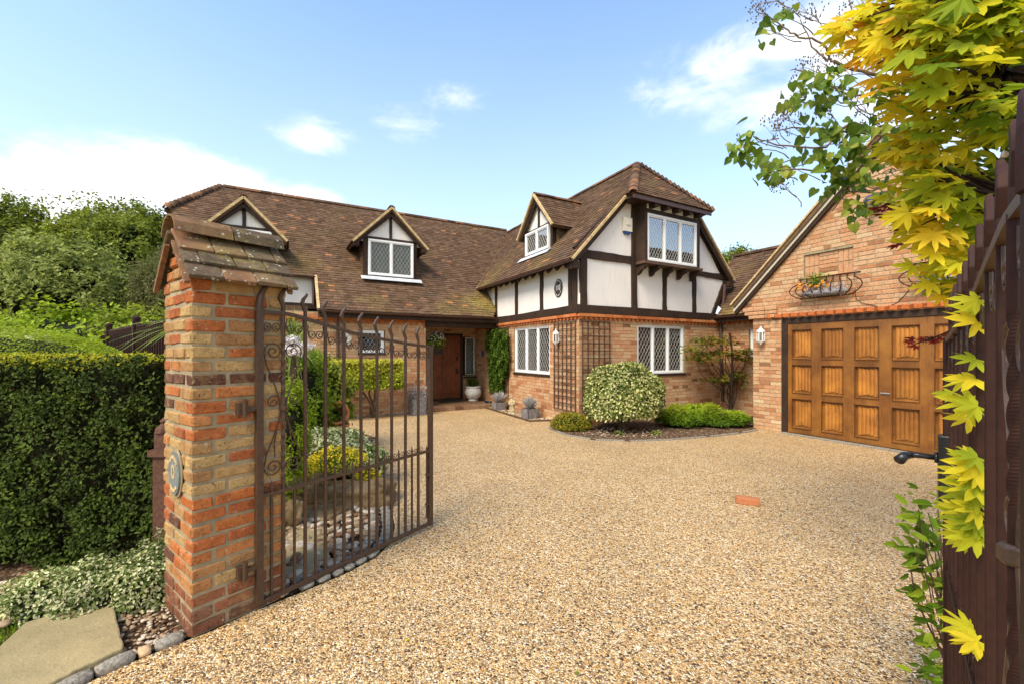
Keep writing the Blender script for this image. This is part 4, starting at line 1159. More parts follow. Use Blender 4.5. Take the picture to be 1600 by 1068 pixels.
# ---- link roof between wing and garage
LU, LZ, LR = 9.75, 2.47, 11.6
wk = Vector((1, 0, 1)).normalized()
polyK = [(3.6, 0), (6.9, 0), (6.9, .3), (7.68, .9), (7.68, (LR-LU)*1.414), (3.6, (LR-LU)*1.414)]
mb = MB(); roof_deck(mb, (LU, 0, LZ), ay, wk, polyK, .07); rK = mb.build('roof', M['tile'], house); roof_slope((LU, 0, LZ), ay, wk, [polyK], rK, HT)
mb = MB(); roof_deck(mb, (2*LR-LU, 0, LZ), ay, Vector((-1, 0, 1)), [(3.6, 0), (7.68, 0), (7.68, 2.6), (3.6, 2.6)], .07); mb.build('back_roof', M['tile'], house)
ridge_tiles((LR, 7.66, LZ+LR-LU+.03), (LR, 4.2, LZ+LR-LU+.03), house, M['tile'])
gutter((LU-.04, 5.6, LZ-.02), (LU-.04, 6.95, LZ-.02))
mb = MB(); mb.bx(LU+.0, LU+.03, 5.5, 7.0, LZ-.16, LZ-.04); mb.bx(LU+.03, UR, 5.5, 7.0, LZ-.10, LZ-.07); mb.build('fascia_board', M['timber'], house)
HB.finish(); HT.finish()

# ================================================================ GARAGE
GU = 8.5; GC = 3.045
garage = thing('garage', 'orange brick garage with gabled front and wide panelled oak door', 'garage', (GU, 5.2, 0), house=True)
GB = Pieces(garage, True, 'brick', M['brick_house'], BV, BU)
GT = Pieces(garage, True, 'roof_tile', M['tile'], TV, TU)
hw_g = 2.45
outl = [(GC-2.15, 0), (1.44, 0), (1.44, 2.20), (4.64, 2.20), (4.64, 0), (5.20, 0), (5.20, 2.22), (5.28, 2.22), (5.28, 2.30), (5.36, 2.30), (5.36, 2.38), (5.46, 2.38), (5.50, 2.55), (GC, 5.02), (.59, 2.55), (.9, 2.2)]
rec = rect(3.475, 4.24, 2.90, 3.34)
rec2 = rect(1.85, 2.615, 2.90, 3.34)
mb = MB(); wall_back(mb, (GU, 0, 0), ay, -ax, [outl, rec, rec2], .20); mb.bx(GU+.04, GU+.06, 3.475, 4.24, 2.90, 3.34); mb.bx(GU+.04, GU+.06, 1.85, 2.615, 2.90, 3.34)
gw = mb.build('wall', M['mortar'], garage)
brick_wall((GU, 0, 0), ay, -ax, [outl, rec, rec2], gw, GB)
# blocked window: soldier bricks set back with a shadow line round them
for vr in (3.475, 1.85):
    for k in (0, 1, 2, 7, 8, 9):
        for (z0, z1) in ((2.905, 3.117), (3.125, 3.335)):
            GB.add(gw, (GU+.030+.05, vr+.0385+k*.0765, (z0+z1)/2), ((z1-z0)/2-.004, .05, .034), ((0, 0, 1), (-1, 0, 0), (0, 1, 0)), .25+random.random()*.3, (-1, 0, 0))
    for k in range(6):
        GB.add(gw, (GU+.030+.05, vr+.3825, 2.94+k*.073), (.146, .05, .031), ((0, 1, 0), (-1, 0, 0), (0, 0, 1)), random.random(), (-1, 0, 0))
mb = MB(); mb.bx(8.7, 13.5, 5.0, 5.2, 0, 2.5); mb.bx(8.7, 13.5, .9, 1.1, 0, 2.5); mb.bx(13.3, 13.5, 1.1, 5.0, 0, 2.5); mb.build('side_wall', M['brick_house'], garage)
wg = Vector((0, -1, 1)).normalized()
polyg = [(8.36, 0), (13.8, 0), (13.8, 3.585), (8.36, 3.585)]
PGR = (0, 5.58, 2.53)
mb = MB(); roof_deck(mb, PGR, ax, wg, polyg, .06); g1 = mb.build('roof', M['tile'], garage); roof_slope(PGR, ax, wg, [polyg], g1, GT)
mb = MB(); roof_deck(mb, (0, .51, 2.53), ax, Vector((0, 1, 1)), polyg, .06); mb.build('roof', M['tile'], garage)
mb = MB(); mb.tube([(8.35, 5.60, 2.545), (8.35, GC, 5.105)], .016, 4, square=True); mb.tube([(8.35, .49, 2.545), (8.35, GC, 5.105)], .016, 4, square=True); mb.build('verge', M['tile_end'], garage)
for s in (1, -1):
    mb = MB(); y0 = GC+s*2.52; mb.prism([(8.40, y0, 2.50), (8.40, GC, 5.03), (8.40, GC, 4.93), (8.40, y0, 2.40)], (.03, 0, 0)); mb.build('barge_board', M['upvc'] if False else M['cream'], garage)
    mb = MB(); mb.prism([(8.43, y0, 2.44), (8.43, GC, 4.96), (8.43, GC, 4.84), (8.43, y0-.0*s, 2.32)], (.065, 0, 0)); mb.build('under_board', M['timber'], garage)
ridge_tiles((8.4, GC, 5.13), (13.7, GC, 5.13), garage, M['tile'])
# sawtooth tile course over the door: bricks laid diagonally
mbs = MB(); q = .072
mbs.prism([(.01, -q, 0), (-.085, -.01, 0), (.01, q, 0), (.05, q, 0), (.05, -q, 0)], (0, 0, .066), .5); sm = mbs.mesh('sawtooth_brick', M['red_brick'])
v = 1.35
while v < 4.86: inst('sawtooth_brick', sm, garage, (GU-.03, v, 2.215)); v += .146
me_ = worn_box(BU, .005, .001, .45, M['brick_house'], 'corbel_brick', 9)
for k, (z, e) in enumerate(((2.26, 5.25), (2.335, 5.33), (2.41, 5.41))):
    v = 4.70
    while v < e-.05:
        inst('corbel_brick', me_, garage, (GU-.02-.008*k, min(v+.11, e-.10), z), ((0, 1, 0), (-1, 0, 0), (0, 0, 1))); v += .225
# door frame and door
mb = MB(); mb.bx(GU-.01, GU+.10, 4.53, 4.638, 0, 2.198); mb.bx(GU-.01, GU+.10, 1.442, 1.56, 0, 2.198); mb.bx(GU-.01, GU+.10, 1.56, 4.53, 2.09, 2.198); mb.build('door_frame', M['timber'], garage, bevel=.004)
def garage_door():
    gx = GU+.06; Z = [(.13, .67), (.79, 1.31), (1.43, 1.965)]
    cols = [(4.437-.4975*i-.315, 4.437-.4975*i+.012) for i in range(6)]
    mb = MB(); vals = [4.525]
    xs = [1.565]+[c for pr in reversed(cols) for c in pr]+[4.525]
    # stiles (full height)
    for i in range(0, len(xs), 2): mb.bx(gx-.055, gx, xs[i], xs[i+1], .03, 2.085)
    d = mb.build('garage_door', M['garage_wood'], garage)
    rails = [(.03, .13), (.67, .79), (1.31, 1.43), (1.965, 2.085)]
    for c0, c1 in cols:
        for z0, z1 in rails:
            mb = MB(); mb.bx(gx-.054, gx, c0, c1, z0, z1, random.random()); mb.build('rail', M['garage_wood'], d)
        for z0, z1 in Z:
            mo = MB(); w_m = .006
            mo.bx(gx-.0565, gx-.050, c0-w_m, c0, z0-w_m, z1+w_m); mo.bx(gx-.058, gx-.050, c1, c1+w_m, z0-w_m, z1+w_m); mo.bx(gx-.058, gx-.050, c0, c1, z1, z1+w_m); mo.bx(gx-.064, gx-.050, c0, c1, z0-w_m*1.6, z0)
            mo.build('moulding', M['garage_edge'], d)
            # recess back, mouldings, linenfold panel made of five rounded folds with scalloped ends
            mb = MB(); mb.bx(gx-.012, gx+.01, c0, c1, z0, z1)
            mb.prism([(gx-.053, c0, z0), (gx-.012, c0, z0+.024), (gx-.012, c0, z0)], (0, c1-c0, 0))
            mb.prism([(gx-.040, c0, z1), (gx-.012, c0, z1-.012), (gx-.012, c0, z1)], (0, c1-c0, 0))
            p = mb.build('panel', M['garage_wood'], d)
            nf = 5; a0, a1 = c0+.026, c1-.026; wf = (a1-a0)/nf
            mb = MB(); K = 8
            for f in range(nf):
                for kk in range(K):
                    t0, t1 = kk/K, (kk+1)/K
                    pr_ = lambda t: (math.sin(math.pi*t)**.7)*.013
                    cu = .014*math.cos((f-2)*1.35)
                    y0, y1 = a0+wf*(f+t0), a0+wf*(f+t1)
                    za0 = z0+.045+cu+.008*math.sin(t0*math.pi*2); za1 = z0+.045+cu+.008*math.sin(t1*math.pi*2)
                    zb0 = z1-.03-cu*.8-.008*math.sin(t0*math.pi*2); zb1 = z1-.03-cu*.8-.008*math.sin(t1*math.pi*2)
                    x0, x1 = gx-.014-pr_(t0), gx-.014-pr_(t1)
                    mb.add([(x0, y0, za0), (x1, y1, za1), (x1, y1, zb1), (x0, y0, zb0), (gx-.011, y0, za0), (gx-.011, y1, za1), (gx-.011, y1, zb1), (gx-.011, y0, zb0)],
                           [[0, 3, 2, 1], [0, 1, 5, 4], [3, 7, 6, 2]], f/5)
            mb.build('linenfold', M['garage_fold'], p)
    mb = MB(); mb.bx(gx-.075, gx-.062, 2.98, 3.10, .885, .905); mb.tube([(gx-.045, 3.04, .895), (gx-.07, 3.04, .895)], .012, 8); mb.build('handle', M['steel'], d)
garage_door()
GB.finish(); GT.finish()
# threshold of small pavers
mb = MB(); v = 1.4
thr = thing('paving_strip', 'narrow grey paver strip along the foot of the garage door', 'paving', (GU-.05, 3, 0), house=True)
me_ = worn_box((.20, .10, .05), .006, .002, .4, M['granite'], 'paver', 5)
while v < 4.65: inst('paver', me_, thr, (GU-.08+rr(-.005, .005), v, .002), ((0, 1, 0), (-1, 0, 0), (0, 0, 1))); v += .206

# ================================================================ wall-mounted things on the house and garage
def lantern(P, n, label):
    """small white six-sided wall lantern, back plate on the wall at P, n outward (house frame)"""
    t = thing('wall_lantern', label, 'lantern', P, house=True, group='white wall lanterns beside the drive')
    P = Vector(P); n = Vector(n); c = P+n*.10
    mb = MB(); mb.lathe([(.03, -.13), (.055, -.10), (.062, -.09), (.062, -.085), (.0, -.085)][:4], c, 6); mb.lathe([(.075, .085), (.078, .10), (.05, .14), (.022, .165), (.010, .19), (.012, .20), (.0, .21)], c, 6)
    for k in range(6):
        q = 2*math.pi*k/6; mb.box(c+Vector((math.cos(q)*.060, math.sin(q)*.060, 0)), (.008, .008, .09))
    mb.lathe([(.012, -.155), (.018, -.145), (.010, -.13)], c, 8)
    mb.build('lantern_frame', M['upvc'], t)
    mb = MB(); mb.lathe([(.050, -.085), (.050, .085)], c, 6); mb.build('lantern_glass', M['glass'], t)
    mb = MB(); mb.lathe([(.012, -.08), (.014, .03), (.004, .05)], c, 8); mb.build('bulb', M['cream'], t)
    a = n.cross(az)
    mb = MB(); mb.box(P+n*.012, (.035, .012, .07), (a, n, az)); mb.tube([P+n*.02-az*.03, P+n*.06-az*.10, c-az*.10], .010, 8); mb.build('bracket_arm', M['upvc'], t)
lantern((US-.01, 7.70, 1.86), (-1, 0, 0), 'white lantern on the side wall of the house, in the middle of the trellis')
lantern((GU-.01, 4.98, 1.86), (-1, 0, 0), 'white lantern on the brick pier left of the garage door')

def trellis(P, a, n, w, h, nx, nz, label, th=.012, proud=.02):
    t = thing('trellis', label, 'trellis', P, house=True, group='brown square trellis panels on the house')
    P = Vector(P); a = Vector(a); n = Vector(n)
    mv = MB(); mv.box((0, 0, 0), (.011, .007, h/2)); mv = mv.mesh('upright_lath', M['timber_grey'])
    mh = MB(); mh.box((0, 0, 0), (w/2+.02, .007, .010)); mh = mh.mesh('cross_lath', M['timber_grey'])
    for i in range(nx): inst('upright_lath', mv, t, P+a*(w*i/(nx-1))+az*(h/2)+n*(proud+rr(0, .002)), (a, n, az))
    for j in range(nz): inst('cross_lath', mh, t, P+a*(w/2)+az*(h*j/(nz-1))+n*(proud+.0145), (a, n, az))
trellis((US-.01, 7.10, .30), ay, -ax, .78, 1.90, 6, 14, 'tall brown trellis on the side wall behind the white lantern')
trellis((5.49, WG-.01, .35), ax, -ay, .74, 1.85, 6, 13, 'brown trellis on the gable front wall behind the clipped variegated bush')
trellis((US-.01, 10.1, .35), ay, -ax, 1.15, 1.88, 7, 12, 'brown trellis behind the dense green climber on the side wall')

# house number plaque
pq = thing('house_number_plaque', 'dark oval plaque reading 110 on the white side wall', 'plaque', (US-.035, 7.70, 2.97), house=True)
def text_mesh(txt, size, ext):
    cu = bpy.data.curves.new('txt', 'FONT'); cu.body = txt; cu.size = size; cu.extrude = ext; cu.align_x = 'CENTER'; cu.align_y = 'CENTER'
    o = bpy.data.objects.new('txt', cu); COL.objects.link(o)
    bpy.context.view_layer.update(); dg = bpy.context.evaluated_depsgraph_get()
    me = bpy.data.meshes.new_from_object(o.evaluated_get(dg)); COL.objects.unlink(o); bpy.data.objects.remove(o); return me
mb = MB(); C0 = Vector((US-.035, 7.70, 2.97))
V = [C0+Vector((0, math.cos(2*math.pi*k/32)*.155, math.sin(2*math.pi*k/32)*.20)) for k in range(32)]
mb.prism(V, (-.015, 0, 0)); mb.build('plaque_plate', M['plaque_dark'], pq)
me = text_mesh('110', .15, .003); me.materials.clear(); me.materials.append(M['upvc'])
inst('number', me, pq, C0+Vector((-.018, 0, 0)), ((0, -1, 0), (0, 0, 1), (-1, 0, 0)), (.8, 1.15, 1))
mk = MB()
for k in range(26):
    q = 2*math.pi*(k+.5)/26
    if k % 13 in (0, 12): continue
    c = C0+Vector((-.018, math.cos(q)*.125, math.sin(q)*.165)); r_ = Vector((0, math.cos(q), math.sin(q))); t_ = Vector((0, -math.sin(q), math.cos(q)))
    mk.box(c, (.002, .004 if k % 3 else .009, .012), ((1, 0, 0), t_, r_))
mk.build('rim_relief', M['upvc'], pq)

# alarm box
al = thing('alarm_box', 'cream alarm box with blue lower edge high on the gable', 'alarm box', (6.72, vg, 4.30), house=True)
mb = MB(); mb.bx(6.58, 6.84, vg-.06, vg-.0, 4.22, 4.53); mb.build('case', M['cream'], al, bevel=.006)
mb = MB(); mb.prism([(6.60, vg-.058, 4.218), (6.82, vg-.058, 4.218), (6.78, vg-.05, 4.16), (6.63, vg-.05, 4.16)], (0, .05, 0)); mb.build('beacon', M['blue'], al)
mb = MB(); mb.bx(6.66, 6.78, vg-.063, vg-.060, 4.355, 4.365); mb.bx(6.68, 6.80, vg-.063, vg-.060, 4.335, 4.342); mb.build('faint_mark', M['planter'], al)

# flood light on the garage gable
fl = thing('security_light', 'small blue and black security light on the garage gable', 'light', (GU-.02, 3.07, 4.05), house=True)
P0 = Vector((GU-.01, 3.12, 3.98))
mb = MB(); mb.bx(P0.x-.10, P0.x, P0.y-.05, P0.y+.05, P0.z-.04, P0.z+.06); mb.build('mount', M['black'], fl, bevel=.004)
mb = MB(); mb.prism([(P0.x-.22, P0.y-.10, P0.z+.0), (P0.x-.06, P0.y-.10, P0.z+.10), (P0.x-.06, P0.y-.10, P0.z+.14), (P0.x-.24, P0.y-.10, P0.z+.05)], (0, .2, 0)); mb.build('lamp_head', M['blue'], fl)

# small blue ornament and white flower ornament on the brick
t = thing('wall_ornament', 'small dark blue ornament hung on the shaded brick between door and climber', 'ornament', (US-.01, 11.75, 1.5), house=True)
mb = MB(); mb.blob((US-.04, 11.75, 1.50), (.025, .06, .08), 12, 8, .25); mb.blob((US-.045, 11.75, 1.59), (.02, .035, .03), 10, 6, .2); mb.build('body', M['blue'], t, smooth=True)
t = thing('wall_ornament', 'pale flower shaped ornament on the brick left of the little leaded window', 'ornament', (1.38, WM-.02, 1.8), house=True)
mb = MB()
for k in range(5):
    q = k*2*math.pi/5+.3; c = Vector((1.35, WM-.03, 1.86)); mb.blob(c+Vector((math.cos(q)*.07, 0, math.sin(q)*.09)), (.055, .015, .07), 10, 6, .1)
mb.build('petals', M['cream'], t, smooth=True)
t = thing('downpipe_bracket_lamp', 'x', 'x', (0, 0, 0)) if False else None

# hay-rack planters on the garage gable
def hayrack(v0, v1, label, plants=True):
    zc = 2.70
    t = thing('iron_wall_planter', label, 'planter', (GU, (v0+v1)/2, zc-.10), house=True, group='black iron basket planters on the garage gable')
    zt, zb = zc+.20, zc-.16; D = .20
    mb = MB(); mb.tube([(GU-.02, v0-.08, zt), (GU-.02, v1+.05, zt)], .008, 6); mb.build('top_rail', M['iron_dark_and_shade'], t)
    mb = MB(); mb.tube([(GU-.02, v0+.02, zb), (GU-.12, v0+.03, zb-.02), (GU-.12, v1-.03, zb-.02), (GU-.02, v1-.02, zb)], .011, 6); mb.build('bottom_rail', M['iron_dark_and_shade'], t)
    n = 9
    for i in range(n):
        f = i/(n-1); v = v0+(v1-v0)*f; cx = (f-.5)*2
        bulge = .10
        pts = []
        for k in range(15):
            q = k/14
            z = zt-(zt-zb)*q
            b = math.sin(max(0, (q-.22)/.78)*math.pi)**.8*.17 if q > .22 else 0
            pts.append((GU-.03-b*math.cos(cx*1.2)-q*.07, v+b*math.sin(cx*1.25)*.9+(.0), z))
        mb = MB(); mb.tube(pts, .009, 6); mb.build('basket_bar', M['iron_dark_and_shade'], t)
    mb = MB(); mb.blob((GU-.12, (v0+v1)/2, zc-.10), (.09, (v1-v0)/2-.04, .06), 16, 8, .1); mb.build('liner', M['planter'], t)
    if plants:
        rng = np.random.default_rng(int(v0*100))
        p = thing('trailing_plant', 'grey green trailing plant with orange flowers in the iron planter' if v0 > 3.3 else 'small silver leaved plant in the right hand iron planter', 'plant', (GU-.1, (v0+v1)/2, zc-.03), house=True)
        m_ = MB(); n_ = 320
        P = np.stack([GU-.13+rng.normal(0, .035, n_), rng.uniform(v0+.08, v1-.08, n_), zc-.05+rng.normal(0, .045, n_)], 1)
        leaf_cloud(m_, P, rng.normal(0, 1, (n_, 3))+[-1, 0, .5], .04, tmpl_oval(.4), .6, rng=rng); m_.build('trailing_leaves', M['silver'], p)
        m_ = MB(); n_ = 160; vc = v1-.30
        q = rng.random(n_); P = np.stack([GU-.13+rng.normal(0, .02, n_), vc+rng.normal(0, .03, n_)*(1+q*3), zc+.0+q*.24], 1)
        leaf_cloud(m_, P, rng.normal(0, 1, (n_, 3)), .06, tmpl_oval(.25), .6, tip=(0, .2, 1), rng=rng); m_.build('upright_leaves', M['leaf_bright'], p)
        m_ = MB(); n_ = 26
        P = np.stack([GU-.17+rng.normal(0, .03, n_), rng.uniform(v0+.3, v1-.05, n_), zc+rng.normal(.03, .03, n_)], 1)
        leaf_cloud(m_, P, np.tile([-1, -.3, .4], (n_, 1)), .045, tmpl_oval(.9), .4, rng=rng, rnd=.2); m_.build('flowers', M['orangefl'], p)
M['orangefl'] = m_leaf('orange_flower', [(0, (.75, .25, .02)), (1, (.8, .5, .05))], .3)
hayrack(3.44, 4.28, 'black iron basket planter full of plants, left one on the garage gable')
hayrack(1.84, 2.68, 'black iron basket planter partly hidden by yellow maple leaves')
cb = thing('hanging_cable', 'thin loose cable sagging between the two iron planters', 'cable', (GU-.02, 3.0, 2.45), house=True)
mb = MB(); mb.tube([(GU-.02, 3.44, 2.60), (GU-.03, 3.42, 2.44), (GU-.02, 3.33, 2.36), (GU-.015, 3.24, 2.33), (GU-.012, 3.12, 2.28), (GU-.012, 3.0, 2.27), (GU-.012, 2.88, 2.33), (GU-.012, 2.76, 2.48), (GU-.02, 2.70, 2.62)], .005, 5); mb.build('cable', M['iron_dark_and_shade'], cb)

# climber on the side wall
iv = thing('wall_climber', 'dense bright green climber trained up the trellis beside the front door', 'climber', (US-.1, 10.75, .3), house=True)
m_ = MB(); rng = np.random.default_rng(11); n_ = 7000
vv = rng.uniform(-1, 1, n_); zz = rng.random(n_)
wid = .62*(1-.55*(1-zz)**1.5)*(1-.12*(zz > .93)); P = np.stack([US-.10-.13*np.sqrt(1-vv**2*.8)*rng.uniform(.5, 1.1, n_)-.05*np.sin(vv*9+zz*4)*np.sin(zz*23), 10.52+vv*wid*1.15+.06*np.sin(zz*9), .45+zz*1.70+rng.normal(0, .03, n_)], 1)
leaf_cloud(m_, P, np.tile([-1, -.15, .35], (n_, 1)), .055, tmpl_oval(.6), .55, tip=(0, 0, -1), tipjit=.8, rng=rng, rnd=np.clip(rng.random(n_)*.75+.3*np.sin(vv*9+zz*4)*np.sin(zz*23), 0, 1))
m_.build('foliage', M['climber'], iv)
m_ = MB(); m_.bx(US-.11, US-.03, 10.05, 11.0, .85, 2.0, mi=0); limb(m_, (US-.06, 10.7, 0), (US-.07, 10.68, .8), .02, .015, .05); m_.build('stems', M['core'], iv)

# ================================================================ GATE PILLAR
PR = math.atan2(.795, .607)
p0 = gnd(298, 998)
pillar = thing('gate_pillar', 'weathered brick gate pillar with a tiled pitched cap and grey oval plaque', 'pillar', (p0.x, p0.y, 0), rot=PR)
PV = brick_variants(M['brick_pillar'], 24, .0048, .010)
SQ = .50; PC = .0755; NC = 26
mb = MB(); mb.bx(.007, SQ-.007, .007, SQ-.007, 0, NC*PC); pw = mb.build('mortar_core', M['mortar'], pillar)
PP = Pieces(pillar, False, 'brick', M['brick_pillar'], PV, BU)
def pbrick(x0, x1, y0, y1, z, r=None, out=None):
    lx, ly = x1-x0, y1-y0
    j = rr(-.003, .003); k = rr(-.003, .003)
    r = r if r is not None else random.random()
    c = ((x0+x1)/2+j, (y0+y1)/2+k, z+PC/2+rr(-.002, .002))
    ro = rr(-.012, .012)
    if lx >= ly: A = ((math.cos(ro), math.sin(ro), rr(-.01, .01)), (-math.sin(ro), math.cos(ro), 0), (0, 0, 1)); h = (lx/2, ly/2, (PC-.011)/2)
    else: A = ((math.sin(ro), math.cos(ro), rr(-.01, .01)), (-math.cos(ro), math.sin(ro), 0), (0, 0, 1)); h = (ly/2, lx/2, (PC-.011)/2)
    me = PV[min(23, int(r*24))]
    inst('brick', me, pillar, c, A, (h[0]*2/BU[0], h[1]*2/BU[1], h[2]*2/BU[2]))
q = .1025; g = .011; rs = random.Random(4)
def pick(row):
    base = rs.random()
    if row < 3: return .03+.09*base
    if row in (18,): return .04
    if row > 19: return .5+.49*base if rs.random() > .3 else .18+.2*base
    return .14+.85*base if rs.random() > .05 else .03
plq = (5, 13)
for row in range(NC):
    z = row*PC; e = row % 2
    # runs: four sides laid pinwheel fashion
    lo, hi = (0, SQ-q-g) if e == 0 else (q+g, SQ)
    m1 = (lo+hi)/2+(.02 if e else -.02)
    segs = [(lo, m1-g/2), (m1+g/2, hi)]
    for a_, b_ in segs: pbrick(a_, b_, 0, q, z, pick(row))                                     # y=0 face
    lo2, hi2 = (q+g, SQ) if e == 0 else (0, SQ-q-g)
    m2 = (lo2+hi2)/2
    for a_, b_ in ((lo2, m2-g/2), (m2+g/2, hi2)):
        if plq[0] <= row <= plq[1]-0 and False: continue
        pbrick(0, q, a_, b_, z, pick(row))
    for a_, b_ in ((SQ-hi, SQ-m1-g/2), (SQ-m1+g/2, SQ-lo)): pbrick(a_, b_, SQ-q, SQ, z, pick(row))
    for a_, b_ in ((SQ-hi2, SQ-m2-g/2), (SQ-m2+g/2, SQ-lo2)): pbrick(SQ-q, SQ, a_, b_, z, pick(row))
ZT = NC*PC
# gable infill and tiled cap, ridge along x
AP = ZT+.30
mb = MB(); mb.prism([(.02, .02, ZT), (.02, SQ-.02, ZT), (.02, SQ/2, AP-.03)], (SQ-.04, 0, 0)); mb.build('cap_core', M['mortar'], pillar)
for xx in (.0, SQ-q):
    for row in range(4):
        half = (.25-.03)*(1-(row+.5)*PC/.30); n_ = max(1, round(half*2/.11))
        for k in range(n_):
            w0 = half*2/n_; y0 = SQ/2-half+k*w0; pbrick(xx, xx+.1, y0+.005, y0+w0-.005, ZT+row*PC)
TC = [worn_box((.165, .20, .022), .005, .004, (i+.5)/10, M['tile_cap'], 'cap_tile', 500+i) for i in range(10)]
for sgn in (1, -1):
    e0 = Vector((0, -.055, ZT-.035)) if sgn == 1 else Vector((0, SQ+.055, ZT-.035))
    w_ = Vector((0, sgn*.25+sgn*.055, AP-ZT+.035)).normalized(); n_ = Vector((1, 0, 0)).cross(w_)
    if n_.z < 0: n_ = -n_
    for row in range(3):
        x = -.035-(.085 if row % 2 else 0); 
        while x < SQ+.03:
            a_, b_ = max(x, -.035), min(x+.168, SQ+.035)
            if b_-a_ > .02:
                th_ = .13+rr(-.02, .02); w2 = w_*math.cos(th_)-n_*math.sin(th_); n2 = n_*math.cos(th_)+w_*math.sin(th_)
                inst('cap_tile', random.choice(TC), pillar, e0+Vector(((a_+b_)/2, 0, 0))+w_*(.115*row+.09+rr(-.004, .004))+n_*(.022+rr(0, .004)), (ax, w2, n2) if sgn == 1 else (ax*-1, w2, n2), ((b_-a_-.004)/.165, 1, 1))
            x += .168
    # creasing tiles that close the gable ends
    for xe in (-.028, SQ-.015+.02):
        for row in range(3):
            inst('creasing_tile', TC[9], pillar, e0+Vector((xe, 0, 0))+w_*(.11*row+.06)-n_*.012, ((0, 0, 1) if False else ax, w_, n_), (.16, .62, 1))
ridge_tiles((-.045, SQ/2, AP+.015), (SQ+.045, SQ/2, AP+.015), pillar, M['tile_cap'], .135, .29, name='ridge_tile')
# oval plaque on the left face
mb = MB(); zc = .86; yc = .235
V = [(-.006, yc+math.cos(2*math.pi*k/40)*.098, zc+math.sin(2*math.pi*k/40)*.122) for k in range(40)]
mb.prism(V, (-.012, 0, 0)); pqo = mb.build('plaque', M['plaque'], pillar)
V2 = [(-.002, yc+math.cos(2*math.pi*k/40)*.112, zc+math.sin(2*math.pi*k/40)*.140) for k in range(40)]
mb = MB(); mb.prism(V2, (-.006, 0, 0)); mb.build('plaque_bedding', M['mortar'], pillar)
mk = MB()
for (a0, a1, nn, hh) in ((35, 145, 11, .020), (225, 315, 9, .018)):
    for k in range(nn):
        q_ = math.radians(a0+(a1-a0)*(k+.5)/nn); r_ = Vector((0, math.cos(q_), math.sin(q_))); t_ = Vector((0, -math.sin(q_), math.cos(q_)))
        c = Vector((-.020, yc+math.cos(q_)*.076, zc+math.sin(q_)*.096))
        mk.box(c, (.0015, .005, hh/2), ((1, 0, 0), t_, r_)); 
        if k % 2: mk.box(c+r_*.006, (.0015, .008, .003), ((1, 0, 0), t_, r_))
for k in range(14): q_ = 2*math.pi*k/14; mk.box((-.020, yc+math.cos(q_)*.022*(1+.3*(k % 2)), zc+.01+math.sin(q_)*.034), (.0015, .006, .006))
mk.build('gilt_relief', M['goldpaint'], pillar)

